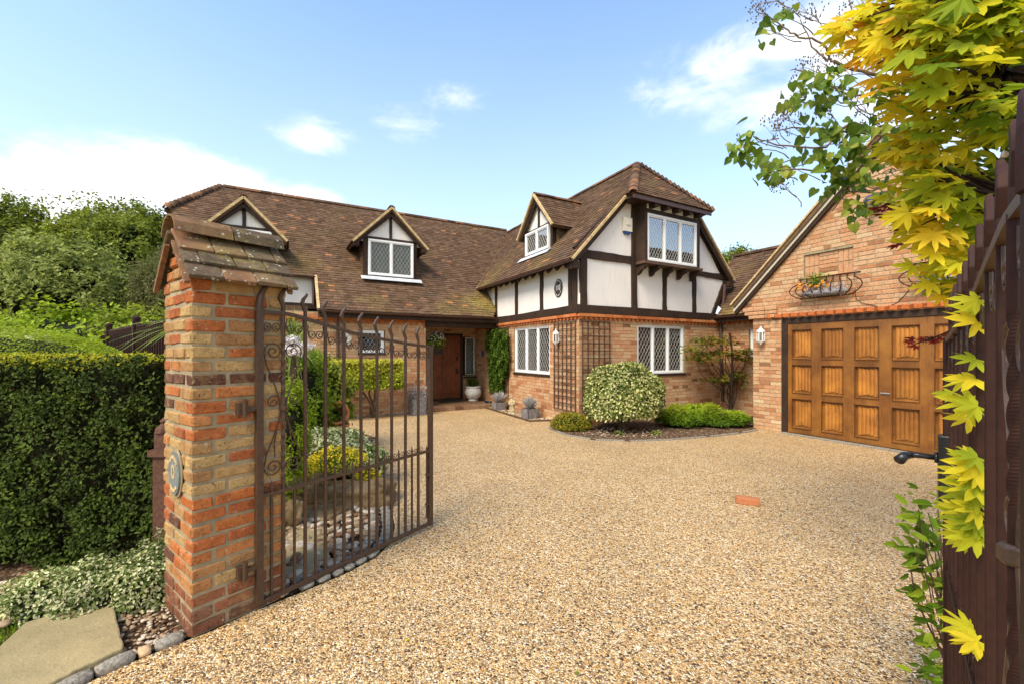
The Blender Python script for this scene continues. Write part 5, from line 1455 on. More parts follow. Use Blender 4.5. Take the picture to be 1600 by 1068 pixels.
# ================================================================ WROUGHT IRON GATES
def spiral(c, r0, turns, a0, sgn=1, dirx=(1, 0), k=22):
    pts = []
    for i in range(k+1):
        f = i/k; r = r0*(1-f)**.85+.004; q_ = a0+sgn*f*turns*2*math.pi
        pts.append((c[0]+r*math.cos(q_), 0, c[1]+r*math.sin(q_)))
    return pts
GL = 1.43
def top_z(t):
    pts = [(0, 1.795), (.19, 1.79), (.39, 1.748), (.64, 1.69), (.93, 1.648), (1.27, 1.608), (1.43, 1.60)]
    for (a_, za), (b_, zb_) in zip(pts, pts[1:]):
        if a_ <= t <= b_+1e-6: f = (t-a_)/(b_-a_); return za+(zb_-za)*f
    return 1.60
def make_gate(loc, rot, label, mat='iron'):
    g_ = thing('iron_gate', label, 'gate', loc, rot=rot, group='pair of brown wrought iron drive gates')
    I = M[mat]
    # hinge stile with its horn
    mb = MB(); mb.box((0, 0, .92), (.020, .014, .88)); mb.tube([(0, 0, 1.79), (0, 0, 1.84), (.008, 0, 1.89), (.03, 0, 1.935), (.065, 0, 1.965), (.085, 0, 1.975)], [.022, .022, .020, .016, .010, .003], 8); mb.build('hinge_stile', I, g_, bevel=.002)
    mb = MB(); mb.box((GL, 0, .815), (.022, .015, .79)); mb.build('latch_stile', I, g_, bevel=.002)
    mb = MB(); mb.tube([(GL-.045, -.0, .10), (GL-.045, 0, .72)], .007, 8)
    for z in (.22, .48, .68): mb.box((GL-.034, 0, z), (.018, .012, .008))
    mb.build('drop_bolt', I, g_)
    J = M['iron']
    mb = MB(); ts = [GL*i/40 for i in range(41)]; mb.tube([(t, 0, top_z(t)) for t in ts]+[(GL+.03, 0, 1.60)], .011, 4, square=True); mb.build('top_rail', J, g_)
    zm = .685
    mb = MB(); mb.box((GL/2, 0, zm), (GL/2-.02, .010, .011)); mb.build('middle_rail', I, g_, bevel=.002)
    mb = MB(); mb.box((GL/2, 0, .045), (GL/2-.02, .012, .014)); mb.build('bottom_rail', I, g_, bevel=.002)
    st_ = .143
    for i in range(1, 10):
        t = st_*i; z1 = top_z(t)
        mb = MB()
        if i == 1:
            # twisted bar
            n = 260; V = []
            for k in range(n+1):
                z = .05+(z1-.05)*k/n; tw = (min(max(z, 1.28), 1.62)-1.28)/.34*9+(min(max(z, .75), 1.12)-.75)/.37*9
                for j in range(4):
                    q_ = tw+j*math.pi/2+math.pi/4; V.append((t+math.cos(q_)*.0125, math.sin(q_)*.0125, z))
            mb.add(V, [[4*k+j, 4*k+(j+1) % 4, 4*k+4+(j+1) % 4, 4*k+4+j] for k in range(n) for j in range(4)])
        else: mb.box((t, 0, (z1+.05)/2), ((.0095, .0095, (z1-.05)/2) if mat == 'iron' else (.0078, .0078, (z1-.05)/2)))
        # curled tip above the rail
        mb.tube([(t, 0, z1), (t, 0, z1+.045), (t-.012, 0, z1+.075), (t-.020, 0, z1+.10), (t-.012, 0, z1+.125), (t+.008, 0, z1+.150), (t+.014, 0, z1+.165)], [.0095, .0095, .010, .0105, .0095, .008, .005], 4, square=True)
        mb.build('upright_bar', I, g_, bevel=0 if i == 1 else .003)
    for i in range(10):
        t = st_*(i+.5)
        mb = MB(); mb.box((t, 0, (zm+.05)/2), (.0065, .0065, (zm-.05)/2)); mb.tube([(t, 0, zm), (t, 0, zm+.025), (t, 0, zm+.03), (t, 0, zm+.075)], [.008, .008, .012, .002], 6)
        if i == 9: continue
        mb.build('short_bar', I, g_)
        # C scrolls on the middle rail, each side of the spear
    for i in range(20):
        t = st_*(i*.5+.25)
        mb = MB(); mb.tube(spiral((t, zm+.030), .019, 1.35, -math.pi/2 if i % 2 else -math.pi/2, -1 if i % 2 == 0 else 1), .0032, 5); mb.build('small_scroll', J, g_)
    # paired scrolls hanging from the top rail in each bay
    for i in range(10):
        t0, t1 = st_*i+.016, st_*(i+1)-.014
        if i == 9: t1 = GL-.025
        tm = (t0+t1)/2; zt = top_z(tm)-.016; w_ = (t1-t0)
        mb = MB()
        for sgn in (-1, 1):
            c = (tm+sgn*.030, zt-.072); sp = spiral(c, .023, 1.6, math.pi/2*1 if False else (math.pi/2-sgn*-.0), -sgn if True else sgn)
            start = [(tm+sgn*w_*.46, 0, zt-.012), (tm+sgn*w_*.48, 0, zt-.045), (tm+sgn*w_*.43, 0, zt-.082), (tm+sgn*.030, 0, zt-.100)]
            sp2 = spiral(c, .026, 1.5, -math.pi/2, -sgn*-1 if False else (-1 if sgn > 0 else 1))
            mb.tube(start+sp2[1:], .0036, 5)
        mb.build('rail_scroll', J, g_)
    # lyre ornament in the first two bays
    tc = st_
    for sgn in (-1, 1):
        mb = MB(); top = spiral((tc+sgn*.052, 1.555), .042, 1.5, math.pi/2 if False else 0 if sgn > 0 else math.pi, 1 if sgn > 0 else -1)
        path = [(tc+sgn*.012, 0, 1.20), (tc+sgn*.030, 0, 1.28), (tc+sgn*.062, 0, 1.38), (tc+sgn*.100, 0, 1.47), (tc+sgn*.112, 0, 1.53)]
        top = spiral((tc+sgn*.060, 1.555), .052, 1.7, 0 if sgn > 0 else math.pi, 1 if sgn > 0 else -1)
        mb.tube(path+top, .0042, 5)
        bot = spiral((tc+sgn*.060, .845), .052, 1.7, 0 if sgn > 0 else math.pi, -1 if sgn > 0 else 1)
        path = [(tc+sgn*.012, 0, 1.20), (tc+sgn*.030, 0, 1.12), (tc+sgn*.062, 0, 1.02), (tc+sgn*.100, 0, .93), (tc+sgn*.112, 0, .87)]
        mb.tube(path+bot, .0042, 5); mb.build('lyre_scroll', J, g_)
        mb = MB(); s1 = spiral((tc+sgn*.060, 1.245), .040, 1.5, math.pi if sgn > 0 else 0, -1 if sgn > 0 else 1); mb.tube([(tc+sgn*.010, 0, 1.19)]+s1, .0038, 5)
        mb.tube([(tc+sgn*.008, 0, 1.18), (tc+sgn*.035, 0, 1.10), (tc+sgn*.055, 0, .98), (tc+sgn*.050, 0, .90)], .0036, 5); mb.build('inner_scroll', J, g_)
    mb = MB(); mb.lathe([(.018, -.018), (.024, -.012), (.024, .012), (.018, .018)], (tc, 0, 1.20), 8); mb.build('collar', J, g_)
    for z in (1.22, .27):
        mb = MB(); mb.box((-.045, 0, z), (.035, .010, .012)); mb.lathe([(.014, -.04), (.014, .05)], (-.075, 0, z), 8); mb.build('hinge', I, g_)
    return g_
gdir = Vector((.558, .83, 0)).normalized()
h0 = gnd(404, 951)
gateL = make_gate((h0.x+.01, h0.y-.01, 0), math.atan2(gdir.y, gdir.x), 'open brown iron gate leaf hung on the brick pillar at the left')
gdir2 = Vector((.6755, .7374, 0))
free = Vector((1.745, 1.676, 0)); h1 = free-gdir2*GL
gateR = make_gate((h1.x, h1.y, 0), math.atan2(gdir2.y, gdir2.x), 'brown iron gate leaf seen edge on among maple leaves at the right', 'iron_dark_and_shade')  # bars take the darker iron: their shaded faces are painted in
# pintle brackets on the pillar
for z in (1.22, .27):
    c = Vector((.245, -.035, z)); mb = MB(); mb.bx(c.x-.03, c.x+.02, c.y-.0, c.y+.045, z-.035, z+.035); mb.lathe([(.011, -.05), (.011, .06)], (c.x+.0, c.y-.01, z), 8); mb.build('gate_pintle', M['iron'], pillar)
# lock case and lever handle on the right gate
th_ = math.atan2(gdir2.y, gdir2.x)
mb = MB(); mb.bx(GL-.03, GL+.03, -.03, .03, .95, 1.22); mb.build('lock_case', M['black'], gateR, bevel=.006)
mb = MB(); mb.tube([(GL, .03, 1.125), (GL, .085, 1.125), (GL-.01, .105, 1.125)], .011, 10); mb.tube([(GL, .03, 1.125), (GL, .04, 1.125)], .022, 12); mb.tube([(GL+.005, .10, 1.125), (GL-.02, .13, 1.12), (GL-.05, .145, 1.105)], [.012, .017, .020], 10); mb.build('handle', M['black'], gateR, smooth=True)

# ================================================================ stones, setts, slab on the left
def rock_mesh(name, dims, mat, seed, amp=.12, sub=2, flat=.5):
    rs_ = random.Random(seed); bm = bmesh.new(); bmesh.ops.create_icosphere(bm, subdivisions=sub, radius=1)
    import mathutils.noise as mn
    off = Vector((rs_.uniform(-9, 9), rs_.uniform(-9, 9), rs_.uniform(-9, 9)))
    for v in bm.verts:
        k = 1+amp*2*(mn.noise(v.co*1.4+off))+amp*mn.noise(v.co*3+off)
        c = v.co*k; mx = max(abs(c.x), abs(c.y), abs(c.z)); c = c.lerp(c/mx*.85, flat)
        v.co = Vector((c.x*dims[0], c.y*dims[1], c.z*dims[2]))
    me = bpy.data.meshes.new(name); bm.to_mesh(me); bm.free(); me.materials.append(mat)
    a_ = me.attributes.new('rnd', 'FLOAT', 'POINT'); a_.data.foreach_set('value', np.full(len(me.vertices), rs_.random())); 
    me.polygons.foreach_set('use_smooth', np.ones(len(me.polygons), bool)); return me
SM = [rock_mesh('sett', (.5, .5, .5), M['granite'], 40+i, .10, 2, .72) for i in range(5)]
ST = [rock_mesh('sett', (.5, .5, .5), M['sett_tan'], 60+i, .06, 2, .92) for i in range(2)]
ke = thing('sett_edging', 'curved edging of rough granite setts between drive and flower bed', 'edging', (EDGE[2].x, EDGE[2].y, 0))
def along(pts, step0):
    out = []; i = 0; p = Vector(pts[0]); tgt = 1
    while tgt < len(pts):
        q_ = Vector(pts[tgt]); d = (q_-p).length; L = step0()
        if d < L*.6: p = q_; tgt += 1; continue
        dr = (q_-p).normalized(); c = p+dr*L/2; out.append((c, dr, L)); p = p+dr*L
    return out
k = 0
for c, d, L in along(EDGE[:4], lambda: random.choice([.17, .20, .14, .06])):
    me = random.choice(ST) if L < .1 else random.choice(SM)
    side = Vector((-d.y, d.x, 0)); inst('sett', me, ke, c+side*.035+Vector((0, 0, .012)), (d, side, az), (L*.98, .085 if L > .1 else .080, .07 if L > .1 else .045))
for c, d, L in along(EDGE[6:], lambda: random.uniform(.085, .12)):
    side = Vector((-d.y, d.x, 0))
    for r_ in (0, 1): inst('sett', random.choice(SM), ke, c+side*(.06+.115*r_)+Vector((0, 0, .006)), (d, side, az), (L*.96, .105, .05))
# sandstone slab
sl = [gnd(*p) for p in ((-60, 1085), (40, 985), (176, 948), (190, 1010), (193, 1028), (120, 1062), (60, 1095), (-40, 1160))]
def slab(name, pts, th, mat, label, z=0.02):
    mb = MB(); n_ = len(pts); P2 = []
    for i in range(n_):
        a_, b_ = pts[i], pts[(i+1) % n_]
        for k in range(5): P2.append(a_.lerp(b_, k/5)+Vector((rr(-.006, .006), rr(-.006, .006), 0)))
    mb.prism([(p.x, p.y, z) for p in P2], (0, 0, th)); o_ = gnd(90, 1040)
    return mb.build(name, mat, None, o=(pts[0].x, pts[0].y, 0), bevel=.008, label=label, cat='slab')
slab('stone_slab', sl, .055, M['flag'], 'broad worn sandstone slab beside the gate pillar at lower left', 0.0)
slab('stone_slab', [gnd(*p) for p in ((420, 905), (425, 838), (500, 826), (515, 872), (480, 900))], .03, M['flag'], 'flat sandstone slab among pebbles behind the open gate', .0)
# pebbles
PB = [rock_mesh('pebble', (.5, .5, .5), M['pebble'], 80+i, .12, 1, .15) for i in range(10)]
def pebble_bed(region, n, smin, smax, label, name='pebble_bed', z=0.0, flatk=.6, lim=300, mats=None):
    t = thing(name, label, 'pebbles', (region[0].x, region[0].y, 0))
    xs = [p.x for p in region]; ys = [p.y for p in region]; poly = [(p.x, p.y) for p in region]; pts = []
    while len(pts) < n:
        y = rr(min(ys), max(ys)); x = rr(min(xs), max(xs))
        if any(a_ <= x <= b_ for a_, b_ in scan([poly], y)): pts.append((x, y, rr(smin, smax)))
    def size_on_screen(q_): return -q_[2]/max(.5, q_[1])
    pts.sort(key=size_on_screen)
    rest = MB()
    for i, (x, y, s_) in enumerate(pts):
        ro = rr(0, 6.28); A = ((math.cos(ro), math.sin(ro), rr(-.1, .1)), (-math.sin(ro), math.cos(ro), rr(-.1, .1)), (0, 0, 1))
        zz = z+s_*.18+rr(0, s_*.25)
        if i < lim: inst('pebble', random.choice(PB), t, (x, y, zz), A, (s_*1.25, s_*.9, s_*flatk))
        else: rest.blob((x, y, zz), (s_*.6, s_*.45, s_*flatk*.5), 6, 4, .1, r=random.random())
    if rest.V: rest.build('pebble', M['pebble'], t, kind='stuff', smooth=True)
    return t
pebble_bed([gnd(*p) for p in ((415, 945), (380, 900), (440, 790), (560, 790), (590, 800), (585, 850), (540, 885), (470, 915))], 620, .03, .085, 'bed of rounded tan river pebbles behind the open gate')
pebble_bed([gnd(*p) for p in ((190, 1035), (180, 950), (262, 905), (290, 960), (285, 992), (215, 1025))], 330, .008, .030, 'scattered small stones on soil left of the brick pillar')
pebble_bed([gnd(*p) for p in ((-10, 970), (0, 915), (60, 900), (60, 945), (20, 985))], 60, .03, .10, 'few flat stones at the foot of the dark hedge')
# pale pebble strips at the foot of the house
def hp(u, v): return H(u, v)
pebble_bed([hp(US-.02, 7.95), hp(US-.55, 8.1), hp(US-.50, 9.6), hp(US-.45, 11.0), hp(US-.02, 11.2)], 700, .03, .055, 'strip of white pebbles along the foot of the side wall', z=.0, lim=300)
pebble_bed([hp(.6, WM-.02), hp(.6, WM-.40), hp(3.3, WM-.36), hp(3.3, WM-.02)], 500, .03, .055, 'strip of grey white pebbles under the little leaded window', lim=150)
ed = thing('timber_edging', 'thin low edging between white pebbles and drive', 'edging', tuple(hp(US-.55, 8.0)))
mb = MB(); pts = [hp(US-.10, 7.90), hp(US-.57, 8.05), hp(US-.52, 9.6), hp(US-.47, 11.2)]; mb.tube([p+az*.02 for p in pts], .018, 4, square=True); mb.build('edging_board', M['timber_grey'], ed)
# right-hand bed with a kerb
BEDK = [gnd(*p) for p in ((858, 668), (885, 680), (930, 687), (985, 689), (1050, 687), (1110, 682), (1160, 676), (1185, 671))]
fill_sheet('front_bed', [(p.x, p.y) for p in BEDK]+[tuple(H(GU, 5.25)[:2]), tuple(H(UR, 5.3)[:2]), tuple(H(UR, WG)[:2]), tuple(H(US, WG)[:2]), tuple(H(US-.25, 7.6)[:2])], .012, M['soil'])
kb = thing('bed_kerb', 'thin curved stone kerb of the bed below the gable wall', 'kerb', tuple(BEDK[3]))
mb = MB(); mb.box((0, 0, 0), (.5, .5, .5)); kbm = worn_box((1, 1, 1), .06, .03, .4, M['granite'], 'kerb_stone', 8)
for c, d, L in along(BEDK, lambda: random.uniform(.22, .30)):
    side = Vector((-d.y, d.x, 0)); inst('kerb_stone', kbm, kb, c+Vector((0, 0, .010)), (d, side, az), (L*.98, .045, .03))
# loose brick on the drive
b0 = gnd(1168, 786); mb = MB()
lb = worn_box(BU, .004, .001, .6, M['loose_brick'], 'loose_brick', 2)
o = inst('loose_brick', lb, None, b0+Vector((0, 0, .036)), ((.94, -.34, 0), (.34, .94, 0), (0, 0, 1)), (1.0, 1.1, 1.0), label='single orange brick lying on the gravel drive', category='brick') if False else bpy.data.objects.new('loose_brick', lb)
COL.objects.link(o); o.location = b0+Vector((0, 0, .034)); o.rotation_euler = (0, 0, -.42); tag(o, 'single orange brick lying on the gravel drive', 'brick')
# crack and stop in the resin in front of the brick
mb = MB(); pts = [gnd(1112, 770), gnd(1135, 769), gnd(1158, 768.5), gnd(1200, 765), gnd(1240, 762.5), gnd(1275, 763)]
cr = thing('drive_crack', 'fine dark crack in the gravel behind the loose brick', 'crack', tuple(pts[0]))
mb = MB()
for a_, b_ in zip(pts, pts[1:]):
    for k in range(6):
        if random.random() < .3: continue
        p_ = a_.lerp(b_, k/6); q_ = a_.lerp(b_, (k+.8)/6); mb.tube([p_+Vector((0, rr(-.008, .008), .0)), q_+Vector((0, rr(-.008, .008), .0))], rr(.002, .005), 4)
mb.build('crack_line', M['soil'], cr)

# ================================================================ HEDGES, SHRUBS, TREES
OV = tmpl_oval(.55); QD = tmpl_quad(.5); QN = tmpl_quad(.32)
def hedge_box(name, label, x0, x1, y0, y1, z0, z1, mat_side, mat_top, n, size, seed, wob=.03, cat='hedge', facefront=1.0):
    t = thing(name, label, cat, ((x0+x1)/2, (y0+y1)/2, 0)); rng = np.random.default_rng(seed)
    def bulge(a, b): return wob*(np.sin(a*5.1+seed)*np.cos(b*4.3)+.6*np.sin(a*11+b*7))
    m_ = MB()
    Af, As_, At = (x1-x0)*(z1-z0), (y1-y0)*(z1-z0), (x1-x0)*(y1-y0)
    nf = int(n*Af/(Af+As_*2)*facefront); ns = int(n*As_/(Af+As_*2))
    cl = rng.random((400, 2)); 
    x = rng.uniform(x0, x1, nf); z = rng.uniform(z0, z1, nf); y = y0-bulge(x, z)+rng.exponential(.035, nf)-.02
    cx_ = rng.uniform(x0, x1, 900); cz_ = rng.uniform(z0, z1, 900); ci = rng.integers(0, 900, nf); mk_ = rng.random(nf) < .62
    x = np.where(mk_, cx_[ci]+rng.normal(0, .032, nf), x); z = np.where(mk_, np.clip(cz_[ci]+rng.normal(0, .030, nf), z0, z1), z); y = np.where(mk_, y0-bulge(x, z)-.035+rng.normal(0, .012, nf), y+.02)
    cc = np.where(mk_, .6+.6*rng.random(900)[ci], .0)  # lit clumps coloured lighter, shaded hollows between them darker
    P = np.stack([x, y, z], 1); leaf_cloud(m_, P, np.tile([0, -1, .35], (nf, 1)), size, OV, .55, rng=rng, rnd=np.clip(rng.random(nf)*.35+cc*.65, 0, 1))
    for sx in (x0, x1):
        y = rng.uniform(y0, y1, ns); z = rng.uniform(z0, z1, ns); sg = 1 if sx == x1 else -1
        P = np.stack([sx+sg*(bulge(y, z)+.02-rng.exponential(.035, ns)), y, z], 1); leaf_cloud(m_, P, np.tile([sg, 0, .35], (ns, 1)), size, OV, .55, rng=rng)
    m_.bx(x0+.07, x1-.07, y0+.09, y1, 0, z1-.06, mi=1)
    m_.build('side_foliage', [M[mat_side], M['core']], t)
    m_ = MB(); nt = int(At/(size*size)*2.2); nt = min(nt, 42000)
    x = rng.uniform(x0, x1, nt); y = rng.uniform(y0-.03, y1, nt)
    edge = np.clip((y-y0)/.10, 0, 1)
    z = z1-.05*(1-edge)**2+.018*np.sin(x*7)+.014*np.sin(x*13+y*5)-rng.exponential(.012, nt)
    leaf_cloud(m_, np.stack([x, y, z], 1), np.tile([0, -.25, 1], (nt, 1)), size*.9, OV, .55, rng=rng)
    nb = nt//6; x = rng.uniform(x0, x1, nb); z = z1+.015-np.abs(rng.normal(0, .040, nb))
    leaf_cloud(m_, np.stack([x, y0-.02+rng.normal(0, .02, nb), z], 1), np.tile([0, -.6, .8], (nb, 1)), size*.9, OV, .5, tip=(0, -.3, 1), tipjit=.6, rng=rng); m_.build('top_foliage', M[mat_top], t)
    # a few bare twigs and brown patches
    m_ = MB()
    for i in range(14):
        a_ = Vector((rng.uniform(x0+.2, x1), y0+.02, rng.uniform(.2, 1.2))); b_ = a_+Vector((rr(-.12, .12), -.03, rr(.1, .3))); limb(m_, a_, b_, .004, .002, .1, 4, 4)
    m_.build('twigs', M['bark'], t, kind='stuff')
    return t
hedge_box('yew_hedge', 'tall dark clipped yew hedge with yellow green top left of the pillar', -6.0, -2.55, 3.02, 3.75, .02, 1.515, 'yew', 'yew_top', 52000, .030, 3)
# rounded clipped hedge behind
t = thing('clipped_hedge', 'low rounded bright green hedge just beyond the dark yew hedge', 'hedge', (-6.35, 5.25, 0)); m_ = MB()
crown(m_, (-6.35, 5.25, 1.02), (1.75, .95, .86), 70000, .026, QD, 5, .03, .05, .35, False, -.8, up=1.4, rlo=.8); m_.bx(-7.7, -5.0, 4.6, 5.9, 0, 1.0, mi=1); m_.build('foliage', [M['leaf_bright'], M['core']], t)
def shrub(name, label, c, rad, n, size, mat, seed, tm=OV, zmin=-.3, amp=.2, cat='shrub', group=None, clumps=True, rlo=0, rhi=1, jit=.5, up=.3, trunk=None):
    t = thing(name, label, cat, (c[0], c[1], 0), group=group); m_ = MB()
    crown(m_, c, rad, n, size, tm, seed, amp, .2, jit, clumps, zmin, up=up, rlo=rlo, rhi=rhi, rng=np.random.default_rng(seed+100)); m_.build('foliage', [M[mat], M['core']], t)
    if trunk:
        m_ = MB(); limb(m_, (c[0]+rr(-.02, .02), c[1], 0), (c[0], c[1], c[2]-rad[2]*.2), trunk, trunk*.7, .06)
        for k in range(4): limb(m_, (c[0], c[1], c[2]-rad[2]*.75), (c[0]+rr(-.6, .6)*rad[0], c[1]+rr(-.5, .5)*rad[1], c[2]), trunk*.5, trunk*.2, .08)
        m_.build('trunk', M['bark'], t)
    return t
# bushes behind the round hedge
shrub('laurel_bush', 'long bright green laurel bush between the round hedge and the railings', (-6.6, 8.0, 1.15), (1.6, .8, .95), 6000, .13, 'leaf_bright', 21, rlo=.1)
shrub('mixed_bush', 'yellowish green bush under the tall trees at the far left', (-9.9, 9.2, 1.5), (2.1, 1.1, 1.15), 8000, .11, 'leaf_bright', 22, rlo=.25)
shrub('mixed_bush', 'round dark green bush rising behind the laurel', (-8.2, 9.4, 1.75), (.95, .8, .80), 5000, .09, 'leaf_mid', 23)
shrub('variegated_bush', 'white and green variegated bush low at the far left edge', (-9.5, 7.9, 1.35), (.9, .6, .55), 3600, .09, 'varieg2', 24)
# background trees
def tree(name, label, base, c, rad, n, size, mat, seed, amp=.3, tr=.16, sub=None, tm=QD, rlo=0, rhi=1):
    t = thing(name, label, 'tree', (base[0], base[1], 0), group='trees beyond the garden on the left'); m_ = MB(); rng = np.random.default_rng(seed)
    for (dc, k) in [((0, 0, 0), 1.0)]+(sub or []):
        cc = (c[0]+dc[0], c[1]+dc[1], c[2]+dc[2]); crown(m_, cc, (rad[0]*k, rad[1]*k, rad[2]*k), int(n*k*k*2.6), size*.85, tm, seed+int(dc[0]*7), amp, .3, .6, True, -.9, rng=rng, rlo=rlo, rhi=rhi)
    # loose sprigs breaking the outline
    d = sph(260, rng); d = d[d[:, 2] > 0]; P = np.array(c)+d*np.array(rad)*rng.uniform(.86, .98, len(d))[:, None]
    for k in range(14): leaf_cloud(m_, P+rng.normal(0, size*1.0, P.shape), d, size*.8, tm, .8, rng=rng)
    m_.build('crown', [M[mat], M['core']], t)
    m_ = MB(); limb(m_, (base[0], base[1], 0), (c[0], c[1], c[2]), tr, tr*.5, .04)
    for k in range(6): limb(m_, (base[0]*.4+c[0]*.6, base[1]*.4+c[1]*.6, c[2]*.6), (c[0]+rr(-.7, .7)*rad[0], c[1]+rr(-.7, .7)*rad[1], c[2]+rr(0, .6)*rad[2]), tr*.4, tr*.1, .08)
    m_.build('trunk', M['bark'], t); return t
tree('broadleaf_tree', 'tallest green broadleaf tree in the middle of the far trees', (-18.6, 19, 0), (-18.6, 19, 4.9), (3.6, 2.8, 4.0), 15000, .20, 'leaf_mid', 31, rlo=.3)
tree('broadleaf_tree', 'dark green tree behind the others nearest the house roof', (-17.3, 21, 0), (-16.9, 21.5, 5.6), (2.9, 2.4, 3.3), 11000, .20, 'leaf_dark', 32, rlo=.1)
tree('broadleaf_tree', 'green tree cut off by the left edge of the view', (-23.5, 18.5, 0), (-22.8, 18.5, 4.6), (3.2, 2.5, 4.2), 12000, .21, 'leaf_mid', 33)
tree('sycamore_tree', 'pale green full tree in front of the taller trees at left', (-14.0, 13, 0), (-14.3, 13, 2.9), (2.9, 1.8, 2.35), 14000, .16, 'leaf_sage', 34, rlo=.25)
tree('willow_tree', 'soft grey green tree just left of the pillar', (-10.4, 13, 0), (-10.5, 13.2, 2.9), (1.35, 1.2, 2.0), 9000, .12, 'leaf_olive', 35, tm=tmpl_quad(.3))
tree('conifer_tree', 'narrow grey green conifer close behind the railings', (-10.9, 15.5, 0), (-11.9, 15.5, 3.3), (1.3, 1.1, 2.6), 8000, .12, 'leaf_olive', 36, rhi=.8)
tree('far_tree', 'small treetop showing between the gable and the link roof', tuple(at(1150, 500, 24)[:2])+(0,), tuple(at(1152, 425, 24)), (1.5, 1.2, 1.35), 3500, .18, 'leaf_mid', 37)
tree('distant_tree_belt', 'dark distant tree low behind the left garden', (-34, 30, 0), (-34, 30, 3), (9, 4, 4.2), 9000, .4, 'leaf_dark', 38)
# cordyline: long strap leaves on stems
def cordyline(c, label, n, L, heads, seed, flowers=False):
    t = thing('cordyline', label, 'plant', (c[0], c[1], 0), group='spiky strap leaved plants behind the pillar'); rng = random.Random(seed)
    tr_ = MB(); lf = MB(); cnt = 0
    for hd in heads:
        h = Vector(c)+Vector(hd); limb(tr_, (c[0], c[1], 0), h, .05, .035, .03)
        for k in range(n):
            q_ = rng.uniform(0, 6.28); el = rng.uniform(-.5, 1.45); l = L*rng.uniform(.7, 1.1)
            d = Vector((math.cos(q_)*math.cos(el), math.sin(q_)*math.cos(el), math.sin(el))); sd = d.cross(az).normalized(); w = rng.uniform(.007, .012); V = []; sag = rng.uniform(.1, .5)*l
            for i in range(6):
                f = i/5; p = h+d*l*f-az*sag*f*f; ww = w*(1-f**3)*(.6+.4*math.sin(f*3)) ; V += [list(p-sd*ww), list(p+sd*ww)]
            lf.add(V, [[2*i, 2*i+2, 2*i+3, 2*i+1] for i in range(5)], rng.random())
    tr_.build('stem', M['bark'], t); lf.build('strap_leaves', M['cordy'], t, kind='stuff'); return t
cordyline((-3.45, 4.45, 0), 'spiky strap leaved plant rising left of the pillar over the railings', 110, .72, [(0, 0, 1.85)], 3)
cordyline((-2.33, 4.45, 0), 'spiky strap leaved plant filling the gap between pillar and house', 150, .50, [(0, 0, 1.62)], 5)
# garden shrubs seen through the gate
shrub('conifer_shrub', 'dense feathery green conifer just behind the gate ornament', (-2.90, 5.75, .85), (.42, .4, .95), 9000, .055, 'leaf_bright', 41, tm=QN, rlo=.0, rhi=.85, zmin=-.9)
shrub('golden_conifer', 'light green drooping conifer spray beside the pillar', (-1.98, 3.75, .78), (.16, .2, .55), 3600, .045, 'leaf_bright', 42, tm=QN, rlo=.3, zmin=-.9)
shrub('tall_shrub', 'dark bushy shrub at the left end of the yellow hedge', (-3.05, 6.6, .75), (.5, .5, .75), 6000, .07, 'leaf_mid', 43, zmin=-.8)
t = thing('white_flowering_spray', 'loose heads of pale lilac flowers above the conifer', 'flowers', (-1.9, 3.9, 1.5)); m_ = MB(); rng = np.random.default_rng(44)
for cpx in ((455, 532), (468, 548), (478, 540), (448, 548)):
    p = at(cpx[0], cpx[1], 4.1); d = sph(110, rng); leaf_cloud(m_, np.array(p)+d*np.array([.09, .07, .05])*rng.uniform(.5, 1, (110, 1)), d, .03, OV, .5, rng=rng)
m_.build('flower_heads', M['whitefl'], t); m_ = MB(); limb(m_, (-2.0, 4.05, .4), at(462, 545, 4.1), .008, .004, .05); m_.build('stem', M['bark'], t)
# yellow-green flat topped hedge on stems against the house wall
t = thing('privet_hedge', 'square yellow green hedge raised on bare stems against the house wall', 'hedge', tuple(H(1.8, 10.3))); m_ = MB(); rng = np.random.default_rng(51)
def hedge_h(u0, u1, v0, v1, z0, z1, n, size, mat):
    x = rng.uniform(u0, u1, n); f = rng.random(n); z = np.where(f < .62, rng.uniform(z0, z1, n), z1-rng.exponential(.02, n)); y = np.where(f < .62, v0+rng.exponential(.05, n), rng.uniform(v0, v1, n))
    y -= .05*np.sin(x*6)*np.sin(z*9)
    P = np.array([list(H(a_, b_, c_)) for a_, b_, c_ in zip(x, y, z)]); nn = H(0, -1, .6); N_ = np.tile([nn.x, nn.y, .6], (n, 1))
    leaf_cloud(m_, P, N_, size, OV, .6, rng=rng, rnd=np.clip((z-z0)/(z1-z0)*.6+rng.random(n)*.45, 0, 1))  # sunlit top and dim front painted into the leaves, lighter with height
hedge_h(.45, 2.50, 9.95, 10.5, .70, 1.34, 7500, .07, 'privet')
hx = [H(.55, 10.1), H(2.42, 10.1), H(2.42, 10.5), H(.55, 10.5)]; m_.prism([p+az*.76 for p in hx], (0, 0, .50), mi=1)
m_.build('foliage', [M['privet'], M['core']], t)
m_ = MB(); b_ = H(1.9, 10.35)
for k in range(3): limb(m_, b_+Vector((rr(-.05, .05), 0, 0)), H(1.9+rr(-.35, .35), 10.3, .8), .035, .018, .12)
m_.build('stems', M['bark'], t)
